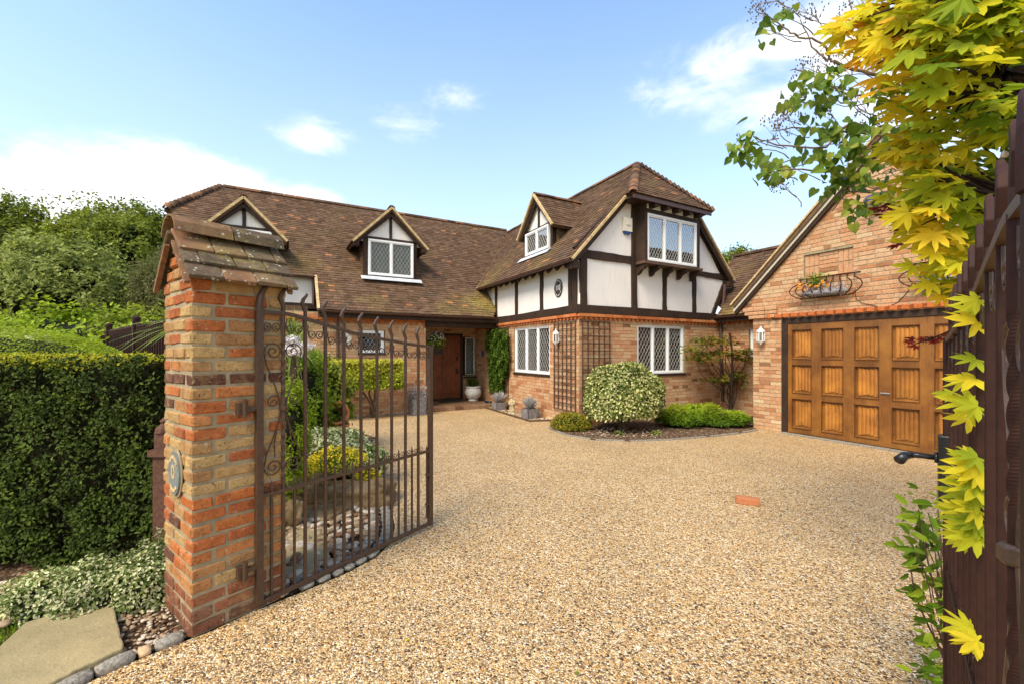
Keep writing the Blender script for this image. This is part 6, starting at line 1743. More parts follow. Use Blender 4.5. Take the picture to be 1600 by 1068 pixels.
# variegated mound, yellow flowers, boulders
shrub('variegated_mound', 'round cream and green variegated mound behind the middle of the gate', tuple(at(520, 705, 5.3)), (.50, .45, .33), 6500, .045, 'varieg2', 61, zmin=-.4, clumps=False, amp=.15, rlo=.25)
shrub('variegated_mound', 'smaller variegated mound on the drive side of the yellow flowers', tuple(at(575, 722, 5.0)), (.26, .26, .22), 2200, .045, 'varieg2', 62, zmin=-.5, clumps=False, amp=.15)
def flowers(c, rad, n, label):
    t = thing('yellow_stonecrop', label, 'flowers', (c[0], c[1], 0), group='yellow flowering stonecrop in the rockery'); m_ = MB(); rng = np.random.default_rng(int(abs(c[0]*100)))
    d = sph(n, rng); d = d[d[:, 2] > -.3]; P = np.array(c)+d*np.array(rad)*rng.uniform(.8, 1.05, (len(d), 1))
    leaf_cloud(m_, P, d+[0, 0, .4], .028, OV, .6, rng=rng, rnd=np.clip(d[:, 2]*.7+.3*rng.random(len(d))+.1, 0, 1)); m_.build('flower_heads', M['yellowfl'], t)
    m_ = MB(); d = sph(n, rng); P = np.array(c)+d*np.array(rad)*rng.uniform(.5, .9, (len(d), 1)); leaf_cloud(m_, P, d, .03, QN, .6, tip=(0, 0, 1), rng=rng, rnd=rng.random(len(d))*.6); m_.build('stems', M['leaf_bright'], t)
flowers(tuple(at(528, 722, 4.45)), (.30, .22, .17), 1300, 'largest clump of yellow stonecrop on top of the boulder')
flowers(tuple(at(463, 738, 4.1)), (.20, .18, .15), 800, 'clump of yellow stonecrop nearest the pillar')
flowers(tuple(at(575, 745, 4.5)), (.13, .12, .09), 320, 'small yellow stonecrop patch at the right end of the boulder')
def boulder(c, dims, seed, label, flat=.35):
    me = rock_mesh('boulder', dims, M['rock'], seed, .26, 4, flat); o = bpy.data.objects.new('boulder', me); COL.objects.link(o); o.location = c; o.rotation_euler = (0, 0, rr(-.3, .3)); tag(o, label, 'rock', 'tan boulders of the rockery')
boulder(at(545, 772, 4.35), (.52, .26, .15), 91, 'broad tan boulder overhanging the pebbles behind the gate', .5)
boulder(at(500, 806, 4.0), (.30, .20, .10), 92, 'flat tan boulder lying under the broad one')
boulder(at(474, 755, 4.2), (.15, .15, .12), 93, 'small brown boulder beside the clump of yellow flowers nearest the pillar')
boulder(at(459, 690, 4.6), (.10, .12, .30), 94, 'upright pale stone beside the pillar behind the ornament', .2)
boulder(at(455, 800, 3.7), (.10, .08, .14), 95, 'dark little boulder hard against the pillar edge', .2)
# terracotta pot on its side
t = thing('terracotta_pot', 'broken terracotta pot lying on its side below the shrubs', 'pot', tuple(at(520, 660, 6.6))); m_ = MB()
m_.lathe([(.10, 0), (.13, .12), (.16, .26), (.18, .28), (.18, .32), (.155, .32), (.14, .26), (.11, .12), (.08, .03)], (0, 0, 0), 20); o = m_.build('pot', M['terracotta'], t, o=(0, 0, 0), smooth=True)
o.location = (0, 0, .10); o.rotation_euler = (math.radians(72), 0, math.radians(35))
m_ = MB(); m_.lathe([(.19, 0), (.21, .05), (.20, .06), (.17, .01)], tuple(at(524, 668, 6.4)), 18); m_.build('saucer', M['terracotta'], t)
# ground cover by the hedge and pillar
gc = at(150, 858, 2.62); t = thing('variegated_ground_cover', 'low spreading white edged variegated shrub at the foot of the dark hedge', 'shrub', (gc.x, gc.y, 0)); m_ = MB(); rng = np.random.default_rng(71)
n_ = 15000
for (px, py, Y, rx, ry, rz, k) in ((70, 905, 2.55, .30, .22, .16, .22), (150, 880, 2.60, .36, .26, .20, .34), (220, 850, 2.66, .30, .26, .24, .30), (250, 815, 2.80, .20, .2, .26, .14)):
    c = at(px, py, Y); d = sph(int(n_*k*1.5), rng); d = d[d[:, 2] > -.25]; r_ = lumpy(d, int(px), .3)*(1-.25*rng.random(len(d))**2)
    leaf_cloud(m_, np.array([c.x, c.y, .03])+d*r_[:, None]*np.array([rx, ry, rz*1.25]), d+[0, 0, .5], .023, OV, .55, rng=rng)
    m_.blob((c.x, c.y, .0), (rx*.72, ry*.72, rz*.9), 14, 8, .1, mi=1)
m_.build('foliage', [M['varieg2'], M['core']], t)
# mossy grass patch
t = bpy.data.objects; m_ = MB(); n_ = 5000; rng = np.random.default_rng(72); c = [gnd(-20, 1068), gnd(70, 1010), gnd(60, 970), gnd(-20, 990)]
X = rng.uniform(-3.4, -2.55, n_); Yy = rng.uniform(2.05, 2.50, n_); k = (X < -1.1*Yy-.05+rng.normal(0, .05, n_)); X = X[k]; Yy = Yy[k]
leaf_cloud(m_, np.stack([X, Yy, np.zeros(len(X))-.01], 1), np.tile([0, -1, .2], (len(X), 1)), .03, tmpl_quad(.15), .8, tip=(0, 0, 1), tipjit=.4, rng=rng); m_.build('moss_and_grass', M['leaf_bright'], kind='stuff', label='patch of moss and short grass beside the sandstone slab')
# red-brown iron post end at the back of the pillar
pp = at(257, 700, 2.95); t = thing('iron_post', 'red brown iron post with a moulded cap standing behind the pillar', 'post', (pp.x, pp.y, 0)); m_ = MB()
m_.bx(pp.x-.045, pp.x+.045, pp.y-.045, pp.y+.045, 0, .83); m_.build('shaft', M['post_rust'], t)
m_ = MB(); m_.bx(pp.x-.065, pp.x+.065, pp.y-.065, pp.y+.065, .83, .875); m_.bx(pp.x-.04, pp.x+.04, pp.y-.04, pp.y+.04, .875, .99); m_.lathe([(.055, .99), (.05, 1.02), (.02, 1.05), (.028, 1.07), (.0, 1.10)], (pp.x, pp.y, 0), 10); m_.build('cap', M['post_rust'], t)
# railings running away behind the hedge
f0 = Vector((-2.75, 3.80, 0)); f1 = Vector((-7.75, 7.9, 0)); fd = (f1-f0).normalized(); fl_ = (f1-f0).length; fn = Vector((-fd.y, fd.x, 0))
t = thing('iron_railings', 'dark brown railings with two rails running away behind the hedge', 'railings', tuple(f0))
m1 = MB(); m1.box((0, 0, .92), (.014, .014, .92)); m1.tube([(0, 0, 1.84), (0, 0, 1.90), (.02, 0, 1.94)], [.014, .012, .004], 5); pk = m1.mesh('picket', M['iron_dark_and_shade'])
k = 0; s_ = 0
while s_ < fl_: inst('picket', pk, t, f0+fd*s_, (fd, fn, az)); s_ += .13
m1 = MB(); m1.bx(-.04, .04, -.04, .04, 0, 2.0); m1.lathe([(.05, 2.0), (.05, 2.03), (.0, 2.06)], (0, 0, 0), 8); ps_ = m1.mesh('post', M['iron_dark_and_shade'])
for s_ in (.9, 3.2, 5.5): inst('post', ps_, t, f0+fd*s_+fn*.0, (fd, fn, az))
for z in (.3, 1.62, 1.74): m1 = MB(); m1.tube([f0+az*z-fn*.02, f1+az*z-fn*.02], .013, 4, square=True); m1.build('rail', M['timber_grey'], t)

# ================================================================ pots and objects by the door
def lavender(c, rad, h, n, seed, label, name='lavender', mat='silver', frame=True):
    t = thing(name, label, 'plant', tuple(c), group=None); m_ = MB(); rs_ = random.Random(seed); c = Vector(c)
    for k in range(n):
        q_ = rs_.uniform(0, 6.28); e_ = rs_.uniform(0, 1)**.6; p = c+Vector((math.cos(q_)*rad*e_, math.sin(q_)*rad*e_, h*rs_.uniform(.7, 1.05)*(1-.35*e_*e_)))
        b_ = c+Vector((math.cos(q_)*rad*.25*e_, math.sin(q_)*rad*.25*e_, 0)); sd = (p-b_).cross(Vector((rs_.uniform(-1, 1), rs_.uniform(-1, 1), .2))).normalized(); w = rs_.uniform(.006, .010)
        m_.add([list(b_-sd*w*.6), list(b_+sd*w*.6), list(b_.lerp(p, .7)+sd*w), list(p), list(b_.lerp(p, .7)-sd*w)], [[0, 1, 2, 3, 4]], rs_.random())
    m_.build('stems', M[mat], t); return t
def cube_planter(c, s, h, label):
    t = thing('cube_planter', label, 'planter', tuple(c), rot=HOUSE_ROT, group='square grey slate planters'); m_ = MB(); k = .92
    for (a_, b_, d_) in (((-s/2, -s/2), (s/2, -s/2), (0, .02)), ((s/2, -s/2), (s/2, s/2), (-.02, 0)), ((s/2, s/2), (-s/2, s/2), (0, -.02)), ((-s/2, s/2), (-s/2, -s/2), (.02, 0))):
        m_ = MB(); m_.prism([(a_[0]*k, a_[1]*k, 0), (b_[0]*k, b_[1]*k, 0), (b_[0], b_[1], h), (a_[0], a_[1], h)], (d_[0], d_[1], 0)); m_.build('side_panel', M['planter'], t)
    m_ = MB(); m_.bx(-s/2+.02, s/2-.02, -s/2+.02, s/2-.02, 0, h-.03); m_.build('soil', M['soil'], t); return t
pA = H(US-.33, 10.05); pB = H(US-.34, 8.42)
cube_planter(pA, .30, .22, 'square grey planter of silver lavender under the green climber')
lavender(pA+az*.20, .22, .34, 240, 1, 'silver grey lavender in the planter under the green climber')
cube_planter(pB, .30, .24, 'square grey planter of silver lavender beside the stone figure')
lavender(pB+az*.22, .20, .34, 240, 2, 'silver grey lavender in the planter right of the stone figure')
# planter under the little window
pC = H(2.95, 10.35); cube_planter(pC, .38, .42, 'tall grey planter against the wall under the little leaded window')
t = thing('silver_shrub', 'silvery leafed shrub in the tall grey planter', 'plant', tuple(pC+az*.4)); m_ = MB(); rng = np.random.default_rng(81); n_ = 700; d = sph(n_, rng); d[:, 2] = abs(d[:, 2])
leaf_cloud(m_, np.array(pC+az*.42)+d*np.array([.32, .25, .36])*rng.uniform(.3, 1, (n_, 1)), d, .055, tmpl_oval(.35), .6, rng=rng); m_.build('leaves', M['silver'], t)
# round urn with grasses
pU = H(US-.42, 11.60)+az*.0; pU.z = .0
t = thing('urn_planter', 'round fluted off white urn on the porch step', 'urn', tuple(pU)); m_ = MB(); m_.lathe([(.10, .095), (.14, .10), (.14, .13), (.11, .15), (.18, .20), (.235, .29), (.25, .38), (.22, .46), (.20, .49), (.225, .51), (.225, .54), (.19, .54), (.17, .48)], tuple(pU), 36, flute=.03); m_.build('urn_body', M['urn'], t, smooth=True)
m_ = MB(); m_.lathe([(.18, .46), (.18, .49)], tuple(pU), 16); m_.build('soil', M['soil'], t)
lavender(pU+az*.48, .20, .38, 160, 3, 'tufted plant with pale flower spikes in the off white urn', 'heather_plant', 'leaf_dark')
lavender(pU+az*.56, .24, .36, 60, 4, 'pale flower spikes standing in the urn', 'flower_spikes', 'whitefl') if False else None
pl = thing('tall_grass_plant', 'thin tall stems against the brick below the sidelight', 'plant', tuple(H(5.1, 12.1, .1)))
m_ = MB()
for k in range(30):
    b_ = H(5.1+rr(-.08, .08), 12.1, .1); m_.tube([b_, b_+Vector((rr(-.1, .1), 0, .45)), b_+Vector((rr(-.2, .2), 0, rr(.7, .95)))], [.004, .004, .002], 4, r=random.random())
m_.build('stems', M['leaf_dark'], pl)
# stone figure: draped seated-standing figure with raised head
pS = H(US-.36, 9.25); t = thing('stone_statue', 'small mossy stone figure standing on the white pebbles', 'statue', tuple(pS))
bm = bmesh.new(); sk = [((0, 0, .03), .085), ((0, 0, .10), .082), ((.0, 0, .20), .078), ((-.005, 0, .29), .062), ((-.01, -.005, .355), .056), ((-.012, -.005, .395), .026), ((-.02, -.015, .435), .036), ((-.035, -.03, .462), .030)]
me = bpy.data.meshes.new('figure'); vs = [s_[0] for s_ in sk]+[(.055, -.01, .335), (.06, -.05, .255), (.01, -.085, .255), (-.07, -.01, .335), (-.075, -.05, .26), (-.02, -.088, .24)]
es = [(i, i+1) for i in range(7)]+[(4, 8), (8, 9), (9, 10), (4, 11), (11, 12), (12, 13)]
me.from_pydata(vs, es, []); me.update(); o = bpy.data.objects.new('figure', me); COL.objects.link(o); o.parent = t
sm_ = o.modifiers.new('skin', 'SKIN'); rads = [s_[1] for s_ in sk]+[.030, .024, .018, .030, .024, .018]
for v_, r_ in zip(me.skin_vertices[0].data, rads): v_.radius = (r_, r_*.85)
me.skin_vertices[0].data[0].use_root = True
ss = o.modifiers.new('sub', 'SUBSURF'); ss.levels = 2; ss.render_levels = 2; me.materials.append(M['statue'])
o.rotation_euler = (0, 0, math.radians(-10))
m_ = MB(); m_.lathe([(.11, 0), (.12, .01), (.115, .035), (.09, .05)], tuple(pS), 16); m_.build('base', M['statue'], t)
# boot brush / dark object and door mat
t = thing('boot_scraper', 'small dark bristly boot scraper on the end of the porch step', 'boot scraper', tuple(H(US-.12, 11.05))); m_ = MB(); q_ = H(US-.22, 10.95); m_.blob((q_.x, q_.y, .08), (.17, .10, .075), 16, 10, .15); m_.build('brush_body', M['black'], t)
t = thing('door_mat', 'dark oval door mat on the step in front of the door', 'mat', tuple(H(4.4, 12.0, .1))); m_ = MB(); V = [H(4.4+.38*math.cos(2*math.pi*k/28), 11.85+.26*math.sin(2*math.pi*k/28), .093) for k in range(28)]; m_.prism([list(v) for v in V], (0, 0, .016)); m_.build('mat_pile', M['mat'], t)
# hanging basket left of the door
hb = H(3.62, 10.95, 1.78); t = thing('hanging_basket', 'hanging basket of green leaves and small pale flowers beside the door', 'basket', tuple(hb)); m_ = MB(); m_.lathe([(.02, -.16), (.10, -.13), (.15, -.05), (.16, 0), (.14, 0)], tuple(hb), 16); m_.build('bowl', M['bark_dark'], t)
m_ = MB(); [m_.tube([hb+Vector((math.cos(a_)*.15, math.sin(a_)*.15, 0)), hb+az*.42], .004, 4) for a_ in (0, 2.1, 4.2)]; m_.tube([hb+az*.42, H(3.55, WM-.10, 2.28)], .006, 4); m_.build('chains', M['black'], t)
m_ = MB(); rng = np.random.default_rng(90); d = sph(1100, rng); leaf_cloud(m_, np.array(hb)+[0, 0, .06]+d*np.array([.27, .25, .22])*rng.uniform(.5, 1.05, (1100, 1)), d, .045, OV, .5, rng=rng); m_.build('leaves', M['leaf_mid'], t)
m_ = MB(); d = sph(120, rng); d[:, 2] = abs(d[:, 2]); leaf_cloud(m_, np.array(hb)+[0, 0, .08]+d*np.array([.28, .26, .24]), d, .03, OV, .4, rng=rng); m_.build('flowers', M['whitefl'], t)

# ================================================================ front bed planting
bc = gnd(975, 672); shrub('clipped_holly', 'large round clipped variegated bush on a short trunk before the gable wall', (bc.x, bc.y+.02, .60), (.84, .72, .82), 21000, .054, 'varieg', 101, zmin=-.42, amp=.16, clumps=False, trunk=.05, jit=.6, cat='shrub')
gc_ = at(893, 664, 8.35); shrub('golden_heather', 'low golden green heather mound at the corner of the house', (gc_.x, gc_.y, .12), (.44, .30, .26), 5200, .04, 'gold', 102, tm=QN, zmin=-.3, amp=.1, clumps=False)
t = thing('spreading_juniper', 'wide low bright green spreading juniper in the bed by the garage', 'shrub', tuple(at(1095, 660, 8.7))[:2]+(0,)); m_ = MB(); rng = np.random.default_rng(103)
for (px, py, Y, rx, ry, rz, n_) in ((1058, 655, 8.75, .50, .45, .36, 8200), (1088, 655, 9.0, .50, .55, .42, 7000), (1115, 658, 8.8, .48, .45, .34, 8200), (1145, 660, 8.8, .42, .42, .27, 6600)):
    c = at(px, py, Y); cc = (c.x, c.y, .12); d = sph(n_, rng); d = d[d[:, 2] > -.1]; r_ = lumpy(d, int(px), .35)
    P = np.array(cc)+d*r_[:, None]*np.array([rx, ry, rz])*(1-.2*rng.random((len(d), 1))); leaf_cloud(m_, P, d+[0, 0, .8], .06, QN, .5, tip=d*[1, 1, .2], tipjit=.5, rng=rng, rnd=np.clip(d[:, 2]*.85+rng.random(len(d))*.35-.05, 0, 1)); m_.blob(cc, (rx*.6, ry*.6, rz*.6), 14, 8, .1, mi=1)  # lit tops and shaded bottoms put into the leaf colour by height
m_.build('foliage', [M['leaf_bright'], M['core']], t)
for k, (px, py, l_) in enumerate(((967, 680, 'tiny green weed at the front of the bed under the round bush'), (1025, 679, 'tiny pale green plant between the round bush and the juniper'))):
    p = gnd(px, py); t = thing('small_plant', l_, 'plant', tuple(p)); m_ = MB(); d = sph(130, rng); d[:, 2] = abs(d[:, 2]); leaf_cloud(m_, np.array(p)+d*np.array([.12, .08, .10])*rng.uniform(.4, 1, (130, 1)), d, .04, OV, .5, rng=rng); m_.build('leaves', M['leaf_sage'], t)
# scattered stones in the bed
pebble_bed([gnd(900, 678), gnd(950, 683), gnd(1030, 684), gnd(1040, 672), gnd(950, 665)], 160, .02, .05, 'scattered pebbles on the soil under the round bush', z=.012, lim=80)
# small open acer against the link wall
def mini_acer():
    b_ = H(9.35, 6.3); t = thing('small_maple', 'small open branched maple with bronze green leaves by the downpipe', 'tree', tuple(b_)); m_ = MB(); lf = MB(); rng = np.random.default_rng(111); M5 = tmpl_maple(2)
    Yb = b_.y
    limb(m_, b_, at(1143, 600, Yb), .045, .04, .03); limb(m_, at(1143, 640, Yb), at(1140, 520, Yb), .03, .02, .04)
    tips = [(1098, 552), (1085, 545), (1110, 535), (1125, 550), (1095, 530), (1150, 552), (1160, 560), (1135, 535), (1120, 530), (1105, 560), (1148, 596), (1140, 590), (1152, 585), (1118, 592), (1165, 548), (1090, 560)]
    for (x, y) in tips:
        Y = Yb+rr(-.35, .35); p = at(x, y, Y); s_ = at(1143, min(640, y+60), Yb); limb(m_, s_, p, .012, .004, .12)
        n_ = 70; P = np.array(p)+rng.normal(0, 1, (n_, 3))*[.16, .14, .045]; leaf_cloud(lf, P, np.tile([0, -.4, 1], (n_, 1)), .10, M5, .5, rng=rng)
    m_.build('trunk', M['bark_dark'], t); lf.build('foliage', M['acer_g'], t)
mini_acer()

# ================================================================ golden maple on the right, lilac behind it
acer = thing('golden_maple', 'golden yellow maple reaching in from the right above the open gate', 'tree', (2.95, 2.1, 0))
def leaf_mesh(tm, mat, r, name='leaf'):
    m_ = MB(); m_.add(tm[0], tm[1], r); return m_.mesh(name, mat)
AM = [leaf_mesh(tmpl_maple(s_, rr(.15, .34)), M['acer'], (s_+.5)/14) for s_ in range(14)]
wood = MB()
limb(wood, (2.95, 2.1, 0), (2.75, 2.05, 1.7), .07, .055, .03, 8, 8)
limb(wood, (2.75, 2.05, 1.7), (2.6, 2.0, 3.3), .055, .03, .05, 8, 8)
rng = np.random.default_rng(120); random.seed(120)
# region of the crown as it shows above the gate, in photo pixels, with depth from the camera
reg = [(1345, 8), (1300, 55), (1330, 90), (1360, 105), (1395, 150), (1430, 190), (1395, 235), (1405, 300), (1405, 345), (1445, 385), (1455, 430), (1470, 475), (1500, 480), (1530, 430), (1600, 330), (1700, 250), (1760, -60), (1500, -90), (1380, -50)]
clusters = []
tries = 0
while len(clusters) < 150 and tries < 5000:
    tries += 1
    y = rr(-80, 475); xs = scan([reg], y)
    if not xs: continue
    x = rr(1290, 1740)
    if not any(a_ <= x <= b_ for a_, b_ in xs): continue
    edge = min(1, max(0, (x-xs[0][0])/160))
    if x < xs[0][0]+10: continue
    Y = rr(1.85, 2.1)+edge*rr(0, .6)
    if any((x-c[0])**2+(y-c[1])**2 < 24**2 for c in clusters): continue
    clusters.append((x, y, Y, edge))
for _ in range(40):
    clusters.append((rr(1440, 1640), rr(-60, 200), rr(1.6, 1.8), .8))
edgec = [(1322, 30), (1352, 62), (1350, 100), (1375, 28), (1395, 80), (1388, 112), (1408, 160), (1400, 225), (1412, 262), (1398, 318), (1408, 352), (1430, 395), (1424, 440), (1455, 462), (1490, 470)]
clusters += [(x+(85 if y > 375 else 32 if y > 180 else 22), y, 1.85+rr(0, .15), 0) for x, y in edgec]
big = []
hubs = [Vector((2.35, 2.0, 2.9)), Vector((2.45, 2.05, 2.3)), Vector((2.5, 2.1, 1.9)), Vector((2.2, 1.95, 3.3))]
def add_leaf(p, s_, tip, nrm, r):
    tip = Vector(tip).normalized(); n_ = Vector(nrm).normalized(); n_ = (n_-tip*n_.dot(tip)).normalized(); b_ = n_.cross(tip)
    big.append((p, s_, (tip, b_, n_), r))
for (x, y, Y, edge) in clusters:
    c = at(x, y, Y)
    hub = min(hubs, key=lambda h_: (h_-c).length); limb(wood, hub, c, .012, .003, .08, 6, 5)
    for k in range(7 if edge else 5):
        p = c+Vector((rr(-.09, .09), rr(-.10, .10), rr(-.07, .07)))
        tip = Vector((-1, rr(-.9, .5), rr(-.75, .15))); tip += Vector((rr(-.2, .7)*edge, 0, 0))
        nrm = Vector((rr(-.5, .3), -.55+rr(-.6, .4), rr(.3, 1.2)))
        r = min(.99, max(0, .72-.40*edge+rr(-.34, .22)+(.10 if y < 120 else 0)))
        add_leaf(p-tip.normalized()*.05, rr(.10, .205), tip, nrm, r)
# leaves poking through the far end of the gate
for (x, y, Y) in [(1500, 557, 1.36), (1482, 590, 1.40), (1505, 600, 1.36), (1478, 605, 1.42), (1498, 628, 1.36), (1510, 640, 1.33), (1495, 660, 1.36), (1500, 715, 1.36), (1518, 722, 1.33), (1508, 738, 1.36), (1510, 760, 1.36), (1486, 770, 1.45), (1480, 790, 1.45), (1500, 800, 1.40), (1515, 812, 1.33), (1505, 835, 1.36), (1490, 845, 1.4), (1520, 790, 1.30), (1500, 985, 1.30), (1508, 1000, 1.30), (1505, 490, 1.36), (1515, 500, 1.33), (1508, 475, 1.36)]:
    for k in range(2 if y > 700 else 1):
        px_ = min(1528, x+22+rr(-16, 8)); Yg = .1054*(14.9-(.011455-1/(px_-1400))/.00077)-.05; c = at(px_, y+rr(-10, 10), Yg); tip = Vector((-1, rr(-.3, .5), rr(-.35, .15))); nrm = Vector((rr(-.2, .2), rr(-.9, -.3), rr(.5, 1))); add_leaf(c, rr(.075, .13), tip, nrm, rr(.25, .8))
wood.build('trunk_and_branches', M['bark_dark'], acer)
big.sort(key=lambda b_: -b_[1]/max(.6, b_[0].y) if b_[0].x/b_[0].y < 1.24 else 9)
restm = MB()
for i, (p, s_, A, r) in enumerate(big):
    if i < 300: inst('leaf', AM[min(13, int(r*14))], acer, p, A, (s_, s_, s_))
    else:
        V, Fc = tmpl_maple(i % 7); X = V*s_; restm.add(np.array(p)+X[:, :1]*np.array(A[0])+X[:, 1:2]*np.array(A[1])+X[:, 2:3]*np.array(A[2]), Fc, r)
if restm.V: restm.build('leaf', M['acer'], acer, kind='stuff')
# dark red maple twig
rm_ = thing('red_maple', 'dark red maple leaves hanging among the golden ones before the garage gable', 'tree', (3.3, 2.6, 0)); m_ = MB(); R5 = leaf_mesh(tmpl_maple(3, .1), M['acer_red'], .4); R6 = leaf_mesh(tmpl_maple(5, .25), M['acer_red'], .8)
limb(m_, (3.3, 2.6, 0), (3.2, 2.6, 1.9), .04, .025, .03)
for (x, y, k_) in ((1370, 322, 5), (1388, 340, 5), (1400, 355, 4), (1405, 330, 4), (1430, 532, 4), (1412, 537, 3), (1448, 528, 3), (1420, 365, 2), (1400, 380, 2), (1478, 455, 2)):
    c = at(x+18, y, 2.3); limb(m_, (3.2, 2.6, 1.9 if y > 400 else 2.3), c, .008, .003, .05)
    for q_ in range(k_):
        tip = Vector((-1, rr(-.4, .4), rr(-.5, .1))); n_ = Vector((rr(-.3, .3), -.5, .8)); n_ = (n_-tip.normalized()*n_.dot(tip.normalized())).normalized(); tip.normalize()
        s_ = rr(.09, .13) if y < 500 else rr(.06, .09); inst('leaf', random.choice((R5, R6)), rm_, c+Vector((rr(-.05, .05), rr(-.05, .05), rr(-.02, .02))), (tip, n_.cross(tip), n_), (s_, s_*.7, s_))
limb(m_, (3.2, 2.6, 1.9), (3.15, 2.55, 2.4), .025, .02, .03); m_.build('trunk_and_branches', M['bark_dark'], rm_)

# lilac: bare forked twigs with heart-shaped leaves
lil = thing('lilac_tree', 'lilac with heart shaped green leaves and dry seed heads in front of the garage gable', 'tree', (4.6, 3.4, 0))
LM = [leaf_mesh(tmpl_heart(), M['lilac'], (i+.5)/8) for i in range(8)]
m_ = MB(); tw = MB(); seeds = MB(); random.seed(131); rng = np.random.default_rng(131)
limb(m_, (4.6, 3.4, 0), (4.3, 3.35, 1.9), .09, .06, .03, 8, 8); limb(m_, (4.3, 3.35, 1.9), (3.9, 3.3, 3.1), .06, .045, .04, 8, 8)
YL = 3.2
def br(pts, r0, r1, Y0=YL, tgt=None):
    P = [at(x, y, Y0+(Y1 if True else 0)) for (x, y, Y1) in pts]
    out = []
    for a_, b_ in zip(P, P[1:]):
        for k in range(4): out.append(a_.lerp(b_, k/4)+Vector((rr(-.008, .008), rr(-.01, .01), rr(-.008, .008))))
    out.append(P[-1]); n_ = len(out); (tgt or m_).tube(out, [r0+(r1-r0)*i/(n_-1) for i in range(n_)], 6); return out
br([(1640, 250, .3), (1520, 190, .2), (1410, 135, .1), (1365, 115, 0), (1300, 98, -.05), (1295, 88, -.05), (1285, 66, -.1), (1250, 58, -.1), (1232, 48, -.1), (1200, 25, -.1), (1180, 15, -.15)], .016, .003)
br([(1295, 96, -.05), (1278, 85, 0), (1262, 60, 0), (1250, 30, .05)], .008, .003)
br([(1365, 115, 0), (1350, 70, .1), (1330, 20, .1), (1325, -20, .1)], .010, .004)
br([(1640, 300, .3), (1500, 260, .2), (1400, 215, .1), (1330, 190, 0), (1290, 230, -.1), (1215, 228, -.1), (1180, 215, -.15)], .016, .003)
br([(1640, 330, .3), (1500, 290, .2), (1380, 250, .1), (1300, 270, 0), (1240, 265, -.1), (1195, 270, -.1)], .014, .003)
br([(1400, 150, .1), (1330, 150, .05), (1260, 115, 0), (1235, 110, 0)], .010, .003)
br([(1400, 215, .1), (1320, 205, 0), (1240, 200, 0), (1205, 205, 0)], .010, .003)
br([(1420, 270, .1), (1360, 300, .1), (1320, 300, 0), (1300, 330, .05)], .012, .003)
limb(m_, (3.9, 3.3, 3.1), at(1640, 250, 3.5), .045, .03, .03); limb(m_, (3.9, 3.3, 3.0), at(1640, 300, 3.5), .045, .028, .03); limb(m_, (4.1, 3.3, 2.5), at(1640, 330, 3.5), .045, .022, .03)
cl = [(1190, 45, 2), (1200, 55, 2), (1215, 22, 4), (1232, 18, 3), (1175, 205, 5), (1160, 225, 5), (1150, 235, 4), (1180, 235, 5), (1185, 260, 4), (1170, 245, 4), (1195, 275, 5), (1205, 255, 4), (1215, 262, 4),
      (1240, 150, 6), (1262, 140, 7), (1285, 135, 8), (1300, 130, 6), (1315, 150, 7), (1330, 160, 5), (1290, 160, 6), (1270, 165, 4), (1235, 160, 3), (1310, 120, 4),
      (1280, 200, 7), (1300, 215, 7), (1320, 205, 8), (1345, 200, 8), (1330, 225, 8), (1270, 235, 5), (1295, 250, 7), (1310, 265, 8), (1340, 250, 8), (1355, 230, 8), (1250, 240, 3), (1240, 262, 4), (1300, 285, 6),
      (1330, 290, 7), (1350, 280, 7), (1370, 265, 6), (1375, 300, 6), (1345, 325, 5), (1325, 315, 5), (1335, 345, 3), (1385, 130, 7), (1400, 150, 7), (1410, 120, 6), (1425, 140, 6), (1380, 180, 6), (1390, 210, 6), (1290, 300, 4), (1400, 190, 5)]
leaves = []
for (x, y, k_) in cl:
    c = at(x, y, YL+rr(-.2, .2)); h_ = at(x+rr(25, 70), y+rr(-25, 35), YL+.1); limb(tw, h_, c, .005, .002, .1, 5, 4)
    for q_ in range(int(k_*1.7)):
        tip = Vector((rr(-.8, .5), rr(-.6, .4), rr(-1.2, -.1))).normalized(); n_ = Vector((rr(-.6, .6), rr(-1, -.2), rr(-.1, .9))); n_ = (n_-tip*n_.dot(tip)).normalized()
        leaves.append((c+Vector((rr(-.08, .08), rr(-.1, .1), rr(-.07, .07))), rr(.055, .092), (tip, n_.cross(tip), n_), rr(0, .99)))
rest = MB()
random.shuffle(leaves)
HV, HF = tmpl_heart()
for i, (p, s_, A, r) in enumerate(leaves):
    if i < 300: inst('leaf', LM[int(r*8)], lil, p, A, (s_, s_, s_))
    else: rest.add(np.array(p)+(HV*s_)@np.array([list(a_) for a_ in A]), HF, r)
if rest.V: rest.build('leaf', M['lilac'], lil, kind='stuff')
for (x, y) in [(1185, 12), (1200, 5), (1215, 2), (1195, 20), (1250, 20), (1262, 30), (1275, 25), (1225, 185), (1215, 190), (1208, 208), (1230, 180), (1225, 290), (1218, 285), (1250, 190), (1262, 110), (1248, 108), (1320, 25), (1340, 12), (1355, 30), (1330, 60), (1310, 85), (1315, 105), (1275, 120), (1345, 90), (1225, 205), (1290, 100), (1300, 180), (1345, 170), (1370, 190), (1330, 240), (1385, 240)]:
    c = at(x, y, YL); h_ = at(x+rr(20, 45), y+rr(5, 35), YL)
    pts_ = limb(tw, h_, c, .004, .0015, .12, 5, 4)
    for q_ in range(5):
        e = c+Vector((rr(-.10, .06), rr(-.05, .05), rr(-.05, .09))); tw.tube([pts_[-2], e], [.002, .001], 3)
        for w_ in range(4): seeds.blob(e+Vector((rr(-.025, .025), rr(-.02, .02), rr(-.025, .025))), (.005, .005, .008), 5, 3, 0, r=random.random())
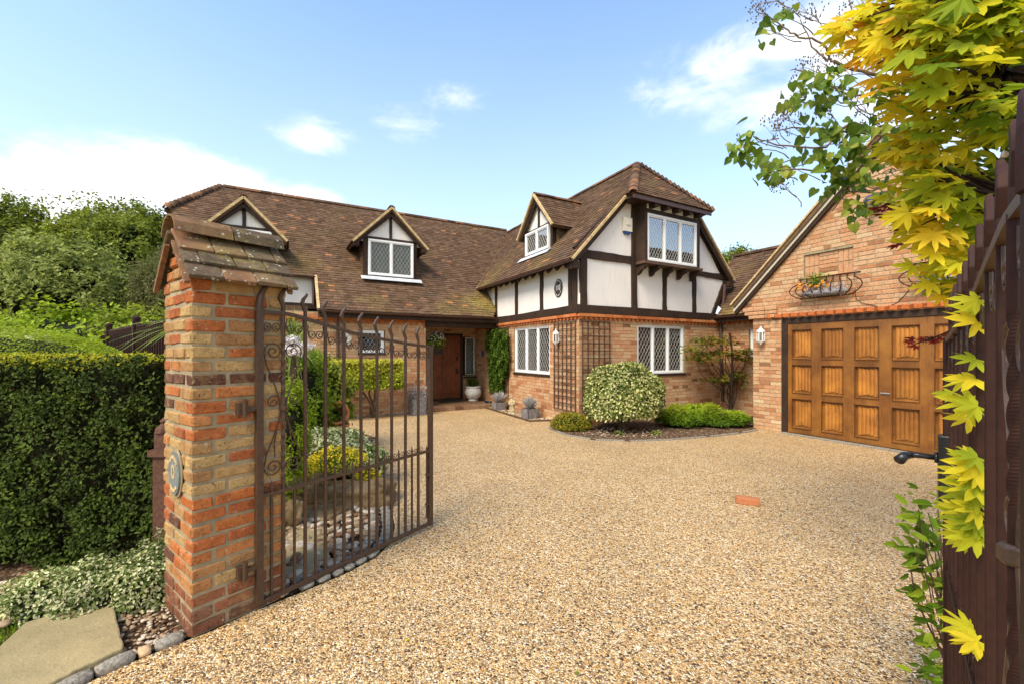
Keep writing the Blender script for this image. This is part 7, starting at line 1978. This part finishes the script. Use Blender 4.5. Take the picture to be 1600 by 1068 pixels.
m_.build('trunk_and_branches', M['bark_pale'], lil); tw.build('twigs', M['bark_pale'], lil, kind='stuff'); seeds.build('seed_heads', M['bark'], lil, kind='stuff')

# green climbing shrub at the foot of the right gate
lo = thing('gate_shrub', 'leafy green shrub with reddish stems at the far foot of the right hand gate', 'shrub', tuple(gnd(1470, 1120))); m_ = MB(); lf = MB(); OVL = tmpl_oval(.38); random.seed(140)
base = Vector((2.02, 1.92, 0))
for (x, y) in [(1450, 800), (1440, 830), (1430, 860), (1445, 880), (1420, 852), (1460, 850), (1465, 820), (1455, 905), (1445, 930), (1462, 950), (1455, 975), (1470, 1000), (1460, 1035), (1470, 1060), (1478, 900), (1480, 870), (1475, 930), (1448, 955), (1455, 1050), (1480, 1020), (1435, 795), (1465, 790)]:
    Y = 1.88+rr(-.06, .06); c = at(x, y, Y); limb(m_, base+Vector((rr(-.05, .05), 0, rr(0, .3))), c, .005, .002, .05, 6, 4)
    n_ = 9; P = np.array(c)+rng.normal(0, 1, (n_, 3))*[.035, .03, .04]; leaf_cloud(lf, P, np.tile([-.2, -.7, .7], (n_, 1)), .062, OVL, .5, tip=(-1, 0, -.1), tipjit=.8, rng=rng)
limb(m_, (2.05, 1.9, 0), at(1490, 870, 1.80), .022, .012, .03, 8, 6); m_.build('stems', M['purple'], lo); lf.build('foliage', M['leaf_bright'], lo)
# clematis-like stems on the right pillar side: thick grey stem crossing behind the bars

# a few fallen leaves and sprigs on the drive
FL = [leaf_mesh(tmpl_oval(.5), M['acer'], .15, 'fallen_leaf'), leaf_mesh(tmpl_oval(.5), M['acer'], .6, 'fallen_leaf')]
for (x, y, k_, l_) in ((898, 1055, 0, 'small green leaf fallen on the gravel at the bottom of the view'), (632, 1003, 1, 'pale leaf fallen on the gravel in front of the gate'), (1213, 755, 0, 'tiny green sprig growing on the drive behind the loose brick'), (1185, 792, 0, 'little green weed against the near side of the loose brick')):
    p = gnd(x, y); o = inst('fallen_leaf', FL[k_], None, p+Vector((0, 0, .006)), ((.8, .6, .1), (-.6, .8, .1), (0, 0, 1)), (.03, .03, .03), label=l_, cat='leaf')
